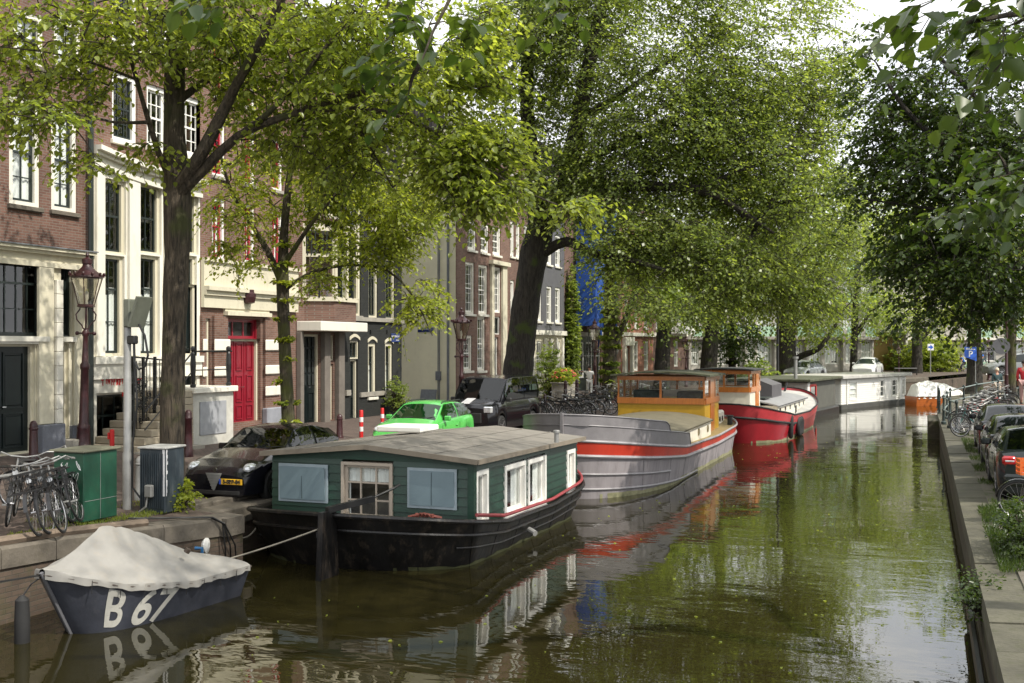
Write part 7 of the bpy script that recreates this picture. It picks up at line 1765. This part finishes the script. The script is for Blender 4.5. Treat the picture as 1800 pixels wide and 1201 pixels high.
# dark cabinet
cp = at_z(290, 903, .98); cb = empty('utility_cabinet', cp, R(4), 'dark ribbed street cabinet with flaking white patches beside the tree trunk', 'cabinet')
q = MB(); q.bevbox(-.52, 0, 0, .58, 0, 1.12, .012)
for k in range(11): q.box(-.50+.044*k, -.48+.044*k, -.016, -.001, .08, 1.05)
q.build('body', mat('blue_black_cabinet', (.03, .042, .052), .5, var=.4, ns=3, stretch=(1, 1, .3), dirt=.35, dirtcol=(.25, .25, .25)), cb)
q = MB(); q.bevbox(-.55, .03, -.03, .61, 1.121, 1.16, .012); q.build('lid', mat('flaking_white_lid', (.40, .40, .38), .8, dirt=.8, dirtcol=(.1, .1, .09), ns=4), cb)
q = MB(); random.seed(3); z = .3
while z < 1.1: w_ = random.uniform(.01, .05); q.box(.001, .004, .03, .03+w_, z, z+.06); q.box(-.03-w_*.6, -.005, -.004, -.001, z, z+.06); z += .055
q.build('flaking_paint', M['signwhite'], cb)
q = MB(); q.bevbox(-.35, -.2, -.12, -.018, .28, .5, .02); q.tube([(-.3, -.08, .3), (-.32, -.1, .12), (-.45, -.12, .02)], .018, n=5); q.build('socket_box', mat('grey_socket', (.2, .2, .19), .6), cb)
# bollards
GBo = 'bollards along the left street'
def bollard(px, py, dep, H, label, kind):
    p = at_depth(px, py, dep); t = empty('bollard', p, 0, label, 'bollard', GBo)
    if kind == 'rw':
        q = MB(); q.lathe([(.06, -.1), (.06, H), (.05, H+.02)], n=14); q.build('post', M['red'], t, smooth=True)
        for f0 in (.30, .62): q = MB(); q.lathe([(.063, H*f0), (.063, H*(f0+.16))], n=14); q.build('white_band', M['signwhite'], t, smooth=True)
    elif kind == 'red': q = MB(); q.lathe([(.05, -.1), (.05, H), (.04, H+.02)], n=12); q.bevbox(-.10, -.05, -.04, .04, H*.8, H*.95, .01); q.build('post', M['red'], t); q = MB(); q.lathe([(.053, H*.5), (.053, H*.62)], n=12); q.build('white_band', M['signwhite'], t)
    else:
        q = MB(); q.lathe([(.12,-.1),(.12,.06),(.10,.1),(.085,H*.78),(.10,H*.8),(.10,H*.83),(.085,H*.85),(.085,H*.93),(.05,H),(.01,H*1.02)], n=14); q.build('post', M['maroon'] if kind == 'm' else M['greyiron'], t, smooth=True)
bollard(197, 836, 23.5, .98, 'slim red and white post before the iron gate', 'red')
bollard(551, 762, 37.5, .6, 'red and white post beside the young linden trunk', 'rw'); bollard(635, 774, 33, .9, 'red and white bollard left of the green car', 'rw'); bollard(672, 762, 37, .85, 'red and white bollard by the arched windows', 'rw'); bollard(597, 772, 33, .75, 'dark brown post between the two striped bollards', 'm')
bollard(485, 760, 35, .6, 'red and white post by the red doors', 'rw')
bollard(331, 796, 25.5, 1.0, 'dark maroon cast iron bollard before the stone steps', 'm'); bollard(59, 812, 24, .9, 'dark bollard in front of the large dark doors', 'm')
bollard(247, 872, 20.6, .75, 'squat grey bollard between the pole and the dark cabinet', 'g')
for px, py, lab in ((942, 722, 'maroon bollard right of the black van'), (958, 728, 'maroon bollard left of the flower planter'), (994, 704, 'maroon bollard before the planter middle'), (1014, 702, 'maroon bollard before the planter end')): bollard(px, py, 52, .95, lab, 'm')
# bike rack tube on the near quay
t = empty('bicycle_rack', (-13.2, 12.6, 1.13), R(90), 'grey tube rack holding the near bicycles', 'rack'); q = MB(); q.tube([(-1.6,0,0),(-1.6,0,.72),(-1.55,0,.78),(1.2,0,.78),(1.25,0,.72),(1.25,0,0)], .03, n=8); q.build('rail', M['greyiron'], t)
# right bank railing and posts
t = empty('railing', (1.15, 41.0, .9), 0, 'green grey railing with iron posts along the right bank bicycles', 'railing')
pts = [Vector((0, 0, 0)), Vector((-.35, 4, .02)), Vector((.0, 9, .1)), Vector((1.2, 13, .25)), Vector((4.2, 17.5, .6)), Vector((8.5, 22, 1.0))]
IR = mat('dark_green_iron', (.03, .045, .042), .45, var=.2)
for i, p in enumerate(pts):
    for j in range(2 if i < 3 else 3):
        q_ = p if j == 0 else p.lerp(pts[min(i+1, len(pts)-1)], j/(2 if i < 3 else 3)); 
        if j and i == len(pts)-1: break
        q = MB(); q.lathe([(.10,0),(.10,.08),(.06,.12),(.045,.5),(.06,.53),(.06,.56),(.04,.6),(.04,1.0),(.06,1.03),(.06,1.08),(.02,1.14)], tuple(q_), n=10); q.build('post', IR, t, smooth=True)
for z in (.55, 1.02): q = MB(); q.tube([p+Vector((0,0,z)) for p in pts], .028, n=6); q.build('rail', mat('grey_green_rail', (.16, .20, .19), .5), t)
t = empty('railing', (.75, 52.0, .9), 0, 'short dark railing at the corner of the right quay beside the water', 'railing')
for y in (0, 2.4, 4.8): q = MB(); q.lathe([(.09,0),(.05,.1),(.045,.55),(.06,.58),(.04,.62),(.04,1.05),(.01,1.12)], (0, y, 0), n=10); q.build('post', IR, t)
for z in (.5, 1.0): q = MB(); q.tube([(0, -.2, z), (0, 5, z)], .03, n=6); q.build('rail', IR, t)
bc = at_z(1590, 655, 1.75)
t = empty('bench', at_depth(1592, 664, 88), TH, 'low dark frame bench under the far quay tree', 'bench'); q = MB(); q.tube([(-.9,0,0),(-.9,0,.75),(.9,0,.75),(.9,0,0)], .05, n=6); q.build('frame', M['blackiron'], t); q = MB(); q.box(-.85, .85, -.2, .2, .42, .47); q.build('seat', M['blackiron'], t)
# tall thin masts on the left quay and far street
for (px, yt, yb, dep, lab) in ((1063, 600, 702, 58, 'cream painted pole right of the man in white'), (1072, 600, 700, 60, 'grey pole carrying pale box beside the cream pole'), (1367, 470, 680, 70, 'tall dark lamp mast before the apartment block')):
    p = at_depth(px, yb, dep); H_ = (yb-yt)/FPX*dep; t = empty('pole', p, 0, lab, 'pole'); q = MB(); q.lathe([(.09, 0), (.08, H_*.6), (.05, H_)], n=10); q.build('post', M['cream'] if px == 1063 else (M['greyiron'] if px == 1072 else M['blackiron']), t, smooth=True)
    if px == 1072: q = MB(); q.bevbox(-.35, .1, -.1, .1, H_-.1, H_+.4, .03); q.obox((.3, -.1, H_-.3), (.95,0,-.3), (0,1,0), (.3,0,.95), .28, .03, .36); q.build('box', M['greyiron'], t)
# ------------------------------------------------------------------ people
def skin_mesh(name, pts, edges, m, parent, lv=2, root=0):
    me = bpy.data.meshes.new(name); me.from_pydata([p[:3] for p in pts], edges, []); o = bpy.data.objects.new(name, me); C.objects.link(o)
    sk = o.modifiers.new('s', 'SKIN'); sd_ = me.skin_vertices[0].data
    for i, p in enumerate(pts): r = p[3]; sd_[i].radius = r if isinstance(r, tuple) else (r, r); sd_[i].use_root = (i == root)
    ss = o.modifiers.new('u', 'SUBSURF'); ss.levels = lv; bpy.context.view_layer.update()
    nm = bpy.data.meshes.new_from_object(o.evaluated_get(bpy.context.evaluated_depsgraph_get())); bpy.data.objects.remove(o); nm.name = name
    nm.materials.clear(); nm.materials.append(m); nm.polygons.foreach_set('use_smooth', [True]*len(nm.polygons))
    o = bpy.data.objects.new(name, nm); C.objects.link(o); o.parent = parent; return o
SKIN = mat('skin', (.42, .22, .15), .55, var=.08)
def person(label, loc, rz, J, shirt, trousers, hair, sleeves=True, group=None, skirt=False, shoes=None, haircut=1.0):
    """J: dict of joint positions (x forward, y left, z up) in metres"""
    root = empty('person', loc, rz, label, 'person', group); V = lambda k: J[k]
    names = ['pelvis', 'waist', 'chest', 'neck', 'headb', 'head', 'headt', 'shL', 'elL', 'wrL', 'haL', 'shR', 'elR', 'wrR', 'haR', 'hipL', 'knL', 'anL', 'toL', 'hipR', 'knR', 'anR', 'toR']
    rad = [.11, .10, .115, .05, .06, .085, .065, .05, .04, .026, .03, .05, .04, .026, .03, .075, .052, .036, .032, .075, .052, .036, .032]
    pts = [(*V(n), r) for n, r in zip(names, rad)]
    E = [(0,1),(1,2),(2,3),(3,4),(4,5),(5,6),(2,7),(7,8),(8,9),(9,10),(2,11),(11,12),(12,13),(13,14),(0,15),(15,16),(16,17),(17,18),(0,19),(19,20),(20,21),(21,22)]
    skin_mesh('body', pts, E, SKIN, root)
    # fingers: five short chains rooted in each palm
    for s in ('L', 'R'):
        w_ = Vector(V('wr'+s)); h_ = Vector(V('ha'+s)); d = (h_-w_).normalized(); side = d.orthogonal().normalized(); fp = []; fe = []
        for k in range(5):
            o_ = side*(.018*(k-1.5)) if k < 4 else side*(-.035); Lf = (.065, .075, .07, .055, .05)[k]; b0 = len(fp); p0 = h_ + o_*.6 - d*.01; p1 = h_+o_+d*Lf*.55+(side*-.02 if k == 4 else Vector()); p2 = p1 + (d*.8+Vector((0,0,-.5))).normalized()*Lf*.5
            fp += [(*p0, .010), (*p1, .009), (*p2, .007)]; fe += [(b0, b0+1), (b0+1, b0+2)]
        q = MB()
        for k in range(5): q.tube([fp[3*k][:3], fp[3*k+1][:3], fp[3*k+2][:3]], [.010, .009, .006], n=6)
        q.build('hand', SKIN, root, smooth=True)
    el = lambda a, b_, t: tuple(Vector(V(a)).lerp(Vector(V(b_)), t))
    cp = [(*V('pelvis'), .135), (*V('waist'), .125), (*V('chest'), .145), (*el('chest', 'neck', .62), .075), (*V('shL'), .072), (*(V('elL') if sleeves else el('shL', 'elL', .6)), .056), (*V('shR'), .072), (*(V('elR') if sleeves else el('shR', 'elR', .6)), .056)]
    ce = [(0,1),(1,2),(2,3),(2,4),(4,5),(2,6),(6,7)]
    if sleeves: cp += [(*el('elL', 'wrL', .85), .042), (*el('elR', 'wrR', .85), .042)]; ce += [(5,8),(7,9)]
    skin_mesh('shirt', cp, ce, shirt, root)
    skin_mesh('trousers', [(*V('pelvis'), .14), (*V('hipL'), .10), (*V('knL'), .072), (*el('knL', 'anL', .85), .058), (*V('hipR'), .10), (*V('knR'), .072), (*el('knR', 'anR', .85), .058)], [(0,1),(1,2),(2,3),(0,4),(4,5),(5,6)], trousers, root)
    for s in ('L', 'R'):
        a, t_ = Vector(V('an'+s)), Vector(V('to'+s)); skin_mesh('shoe', [(*(a+Vector((-.03,0,-.02))), .045), (*a.lerp(t_, .5), .048), (*t_, .04)], [(0,1),(1,2)], shoes or M['tyre'], root, 1)
    hd_ = Vector(V('head')); ht = Vector(V('headt')); fwd = Vector(J.get('face', (1, 0, 0)))
    q = MB(); rows = []
    upv = (ht-hd_).normalized(); sv = upv.cross(fwd).normalized(); fv = sv.cross(upv)
    for i in range(1, 9):
        a = math.pi*i/9*.62*haircut; row = []
        for k in range(16):
            t = 2*math.pi*k/16; c_ = math.cos(t); drop = 1.0 if c_ < .35 else .55
            aa = a*drop; row.append(hd_ + upv*(.02+.118*math.cos(aa)) + (fv*c_*.108 + sv*math.sin(t)*.092)*math.sin(aa) - fv*.012)
        rows.append(row)
    q.loft(rows); q.build('hair', hair, root, smooth=True)
    q = MB()
    for s in (-1, 1): ell(q, tuple(hd_+sv*.032*s+fv*.082+upv*.01), .012, .012, .009, 8, 5)
    q.build('eye', mat('eye_dark', (.03, .02, .015), .3), root)
    q = MB(); ell(q, tuple(hd_+fv*.098-upv*.018), .014, .012, .022, 8, 5); [ell(q, tuple(hd_+sv*.088*s-upv*.005), .014, .01, .028, 8, 5) for s in (-1, 1)]; q.build('nose_and_ears', SKIN, root, smooth=True)
    q = MB(); ell(q, tuple(hd_+fv*.084-upv*.052), .008, .024, .007, 8, 5); q.build('mouth', mat('lip', (.35, .10, .09), .5), root)
    return root
def stand(h=1.75, lean=0, stride=.12):
    k = h/1.75; J = dict(pelvis=(0,0,.95), waist=(0,0,1.1), chest=(lean*.5,0,1.32), neck=(lean*.8,0,1.48), headb=(lean,0,1.54), head=(lean+.01,0,1.62), headt=(lean+.01,0,1.69), shL=(lean*.6,.18,1.40), elL=(lean*.5-.02,.23,1.12), wrL=(lean*.4+.06,.22,.88), haL=(lean*.4+.08,.21,.80), shR=(lean*.6,-.18,1.40), elR=(lean*.5-.02,-.23,1.12), wrR=(lean*.4+.06,-.22,.88), haR=(lean*.4+.08,-.21,.80),
             hipL=(0,.09,.90), knL=(stride*.6,.10,.50), anL=(stride,.10,.09), toL=(stride+.14,.11,.04), hipR=(0,-.09,.90), knR=(-stride*.2,-.10,.50), anR=(-stride,-.10,.09), toR=(-stride+.14,-.11,.04))
    return {n: tuple(c*k for c in v) for n, v in J.items()}
WS = mat('white_cotton', (.74, .73, .71), .85, var=.05); BS = mat('blue_shirt', (.03, .14, .50), .8); DB = mat('dark_trousers', (.03, .03, .04), .85); BG = mat('pale_beige_cloth', (.55, .47, .38), .85); RDc = mat('red_coat_cloth', (.45, .02, .03), .8)
HB = mat('dark_hair', (.02, .014, .01), .7); HBl = mat('pale_blond_hair', (.62, .52, .38), .7, bump=.5, bs=60); PKc = mat('pale_pink_cloth', (.50, .30, .28), .85); DT = mat('dark_teal_cloth', (.03, .06, .065), .85)
J = stand(1.78); J.update(elL=(.30, .38, 1.42), wrL=(.46, .58, 1.46), haL=(.50, .64, 1.47)); J['elR'] = (-.02, -.26, 1.12)
pz = at_depth(1036, 699, 60); person('man in white shirt and white trousers reaching out an arm beside the scaffold', (pz.x, pz.y, pz.z), R(110), J, WS, WS, HB, sleeves=False)
# cyclist in blue on the far quay
def rider():
    J = stand(1.72); J.update(pelvis=(-.26,0,.98), waist=(-.2,0,1.12), chest=(-.05,0,1.34), neck=(.02,0,1.5), headb=(.04,0,1.55), head=(.06,0,1.63), headt=(.06,0,1.70), shL=(-.02,.18,1.42), elL=(.08,.27,1.2), wrL=(.14,.28,1.06), haL=(.12,.28,1.03), shR=(-.02,-.18,1.42), elR=(.08,-.27,1.2), wrR=(.14,-.28,1.06), haR=(.12,-.28,1.03),
        hipL=(-.22,.09,.95), knL=(.10,.11,.72), anL=(-.02,.11,.34), toL=(.10,.11,.30), hipR=(-.22,-.09,.95), knR=(.02,-.11,.56), anR=(-.14,-.11,.16), toR=(-.02,-.11,.12)); return J
pz = at_depth(1690, 657, 98)
bike(proto_p, (pz.x, pz.y, pz.z), R(205), 0, 'bicycle ridden by the person in a blue shirt on the far quay', 'ridden bicycles')
person('cyclist in a bright blue shirt riding on the far quay', (pz.x, pz.y, pz.z), R(205), rider(), BS, DB, HB, sleeves=False)
pz = at_depth(1727, 660, 92)
bike(proto_p, (pz.x, pz.y, pz.z), R(60), 0, 'bicycle ridden away by the person in a blue cap', 'ridden bicycles')
person('cyclist in dark clothes and a blue cap riding away between the lamp posts', (pz.x, pz.y, pz.z), R(60), rider(), DT, DB, BS)
pz = at_depth(1753, 706, 52)
J = stand(1.62, .05); J['face'] = (1, 0, 0)
person('person with pale blond hair, dark top and beige trousers behind the railing', (pz.x, pz.y, pz.z), R(100), J, DT, BG, HBl)
pz = at_depth(1800, 712, 42)
person('person in a red coat and pale trousers cut off by the right edge', (pz.x, pz.y, pz.z), R(80), stand(1.75), RDc, PKc, HB)

# ------------------------------------------------------------------ planting
def bush(name, label, c, rx, ry, rz, n, leaf, km, seed, cat='bush', L=.3, flowers=None, k=5, detail=False, pot=None):
    rng = np.random.default_rng(seed); root = empty(name, c, 0, label, cat)
    u = rng.normal(0, 1, (n, 3)); u = unit(u)*(rng.uniform(0, 1, (n, 1))**.4); S = u*np.array([rx, ry, rz]) + np.array([0, 0, rz*.9]); S[:, 2] = np.abs(S[:, 2]); D = unit(u+rng.normal(0, .4, u.shape)+np.array([0, 0, .5]))
    P, Dd, Nn, Ln, tw = spray_leaves(rng, S, D, np.full(n, L), k, leaf, droop=.25)
    st_ = MB()
    for i in range(0, n, max(1, n//60)): st_.tube([(S[i][0]*.15, S[i][1]*.15, 0), (S[i][0]*.6, S[i][1]*.6, S[i][2]*.6), tuple(S[i])], [.02, .012, .005], n=4)
    st_.build('stems', B1, root); leaf_mesh('foliage', P, Dd, Nn, Ln, Ln*.36, LEAF[km], root, detail)
    if flowers:
        for fn, (m, nf) in flowers.items():
            uf = unit(rng.normal(0, 1, (nf, 3))); uf[:, 2] = np.abs(uf[:, 2]); Pf = uf*np.array([rx, ry, rz])*1.05 + np.array([0, 0, rz*.9]); q = MB()
            for p in Pf: ell(q, tuple(p), .05, .05, .04, 6, 5)
            tag(q.build('flowers', m, root), kind='stuff')
    return root
pt = empty('planter', at_depth(992, 703, 55), R(90), 'long grey trough planter on the left quay street', 'planter')
q = MB(); q.bevbox(-1.0, 1.0, -.35, .35, 0, .85, .03); q.bevbox(-1.06, 1.06, -.41, .41, .85, .92, .02); q.build('trough', M['stone'], pt)
c = at_depth(992, 676, 55)
bush('flowering_plants', 'pink and orange flowers filling the grey trough planter', c, .5, 1.1, .4, 150, .13, 'linden', 61, 'plant', flowers={'a': (mat('pink_petals', (.55, .06, .10), .6), 34), 'b': (mat('orange_petals', (.62, .22, .05), .6), 26)})
bush('climbing_plant', 'leafy vine climbing the corner between grey house and blue netting', (FX+.35, yc(996), 1.2), .35, .42, 4.0, 520, .16, 'elm', 62, 'plant', L=.3)
bush('shrub', 'green shrub at the foot of the black corner house', at_depth(697, 728, 42), .35, .5, .75, 90, .10, 'elm', 63)
bush('shrub', 'tall bamboo like plant beside the steps beyond the big leaning trunk', at_depth(965, 700, 56), .6, .7, 1.5, 130, .16, 'elm', 64, 'plant')
bush('bush', 'round yellowish bush on the far quay behind the lamp post', at_depth(1640, 660, 100), 2.6, 2.6, 1.9, 700, .24, 'linden', 65, L=.6)
bush('bush', 'dark green bush left of the round yellowish bush', at_depth(1600, 660, 104), 2.2, 2, 1.6, 420, .24, 'elm', 66, L=.6)
bush('bush', 'green bushes under the stout trees beside the red barge wheelhouse', at_depth(1335, 692, 66), 1.2, 1.2, 1.0, 180, .2, 'elm', 67, L=.5)
bush('bush', 'low plants along the far quay between the thick trunk and the houseboats', at_depth(1400, 684, 72), 2.4, 1.2, .45, 180, .18, 'linden', 68, L=.4)
bush('weed', 'leafy green weed growing from the quay between cabinet and black car', (-12.55, 16.15, .95), .28, .35, .28, 50, .085, 'fresh', 69, 'plant', L=.2, detail=True)
bush('weed', 'tall nettle like weeds in front of the orange crate bicycle', (1.42, 17.4, .9), .34, 1.1, .36, 230, .06, 'dark', 70, 'plant', L=.25, detail=True)
bush('weed', 'weeds hanging over the right quay edge above the water', (.75, 15.2, .45), .3, .7, .22, 70, .055, 'dark', 71, 'plant', L=.3, detail=True)
bush('hedge', 'bright green trees massed beyond the bridge at the right edge', at_depth(1760, 640, 125), 16, 8, 6.5, 1500, .4, 'linden', 72, 'trees', L=1.2)
bush('hedge', 'green tree mass over the roofs beyond the far bend', at_depth(1600, 560, 140), 22, 8, 8, 1500, .45, 'elm', 73, 'trees', L=1.3)
# grass tufts: right verge and the left quay
def grass(name, boxes, n, seed, h=.12, m='linden'):
    rng = np.random.default_rng(seed); P = []
    for (x0, x1, y0, y1, zf, wt_) in boxes:
        k = int(n*wt_); x = rng.uniform(x0, x1, k); y = rng.uniform(y0, y1, k)
        keep = np.array([mnoise.noise(Vector((a*1.3, b_*.8, 3))) > -.05 for a, b_ in zip(x, y)]); x, y = x[keep], y[keep]
        P.append(np.stack([x, y, np.array([zf(a, b_) for a, b_ in zip(x, y)])], 1))
    P = np.concatenate(P); k = len(P); D = unit(np.stack([rng.normal(0, .4, k), rng.normal(0, .4, k), np.ones(k)], 1)); N_ = unit(rng.normal(0, 1, (k, 3))); Ln = h*rng.uniform(.5, 1.3, k)
    r = empty(name); o = leaf_mesh(name, P, D, N_, Ln, np.full(k, .006), LEAF[m], None, False); bpy.data.objects.remove(r); return tag(o, kind='stuff')
o = grass('verge_grass', [(.98, 1.5, 13, 22, lambda x, y: .89, .35), (1.2, 1.75, 19, 40, lambda x, y: .9, .4), (1.8, 3.2, 9, 19, lambda x, y: .9, .25)], 16000, 5, .11, 'dark')
o.name = 'grass'; tag(o, 'short grass and weeds along the right bank verge', 'grass')
o = grass('grass', [(-12.75, -12.4, 12, 16.2, lambda x, y: gz_left(x, y)+.01, .6), (-13.6, -12.6, 13.5, 17, lambda x, y: gz_left(x, y), .4)], 3000, 6, .07); tag(o, 'thin grass between the cabinets and the left quay stones', 'grass')
# roof flowers and window pots far along

# fallen leaves and specks drifting on the water
rng = np.random.default_rng(77); k = 420
x = rng.uniform(-9.5, .4, k); y = rng.uniform(9, 48, k); m_ = ~((x < -7) & (y > 15.5)); x, y = x[m_], y[m_]; k = len(x)
a = rng.uniform(0, 6.28, k); P = np.stack([x, y, np.full(k, .006)], 1); D = np.stack([np.cos(a), np.sin(a), np.zeros(k)], 1); N_ = np.tile([0, 0, 1.0], (k, 1)); Ln = rng.uniform(.02, .07, k)
r = empty('tmp'); o = leaf_mesh('floating_leaves', P, D, N_, Ln, Ln*.35, LEAF['linden'], None, True); bpy.data.objects.remove(r); tag(o, 'small leaves and blossom specks floating on the canal', 'leaves', kind='stuff')
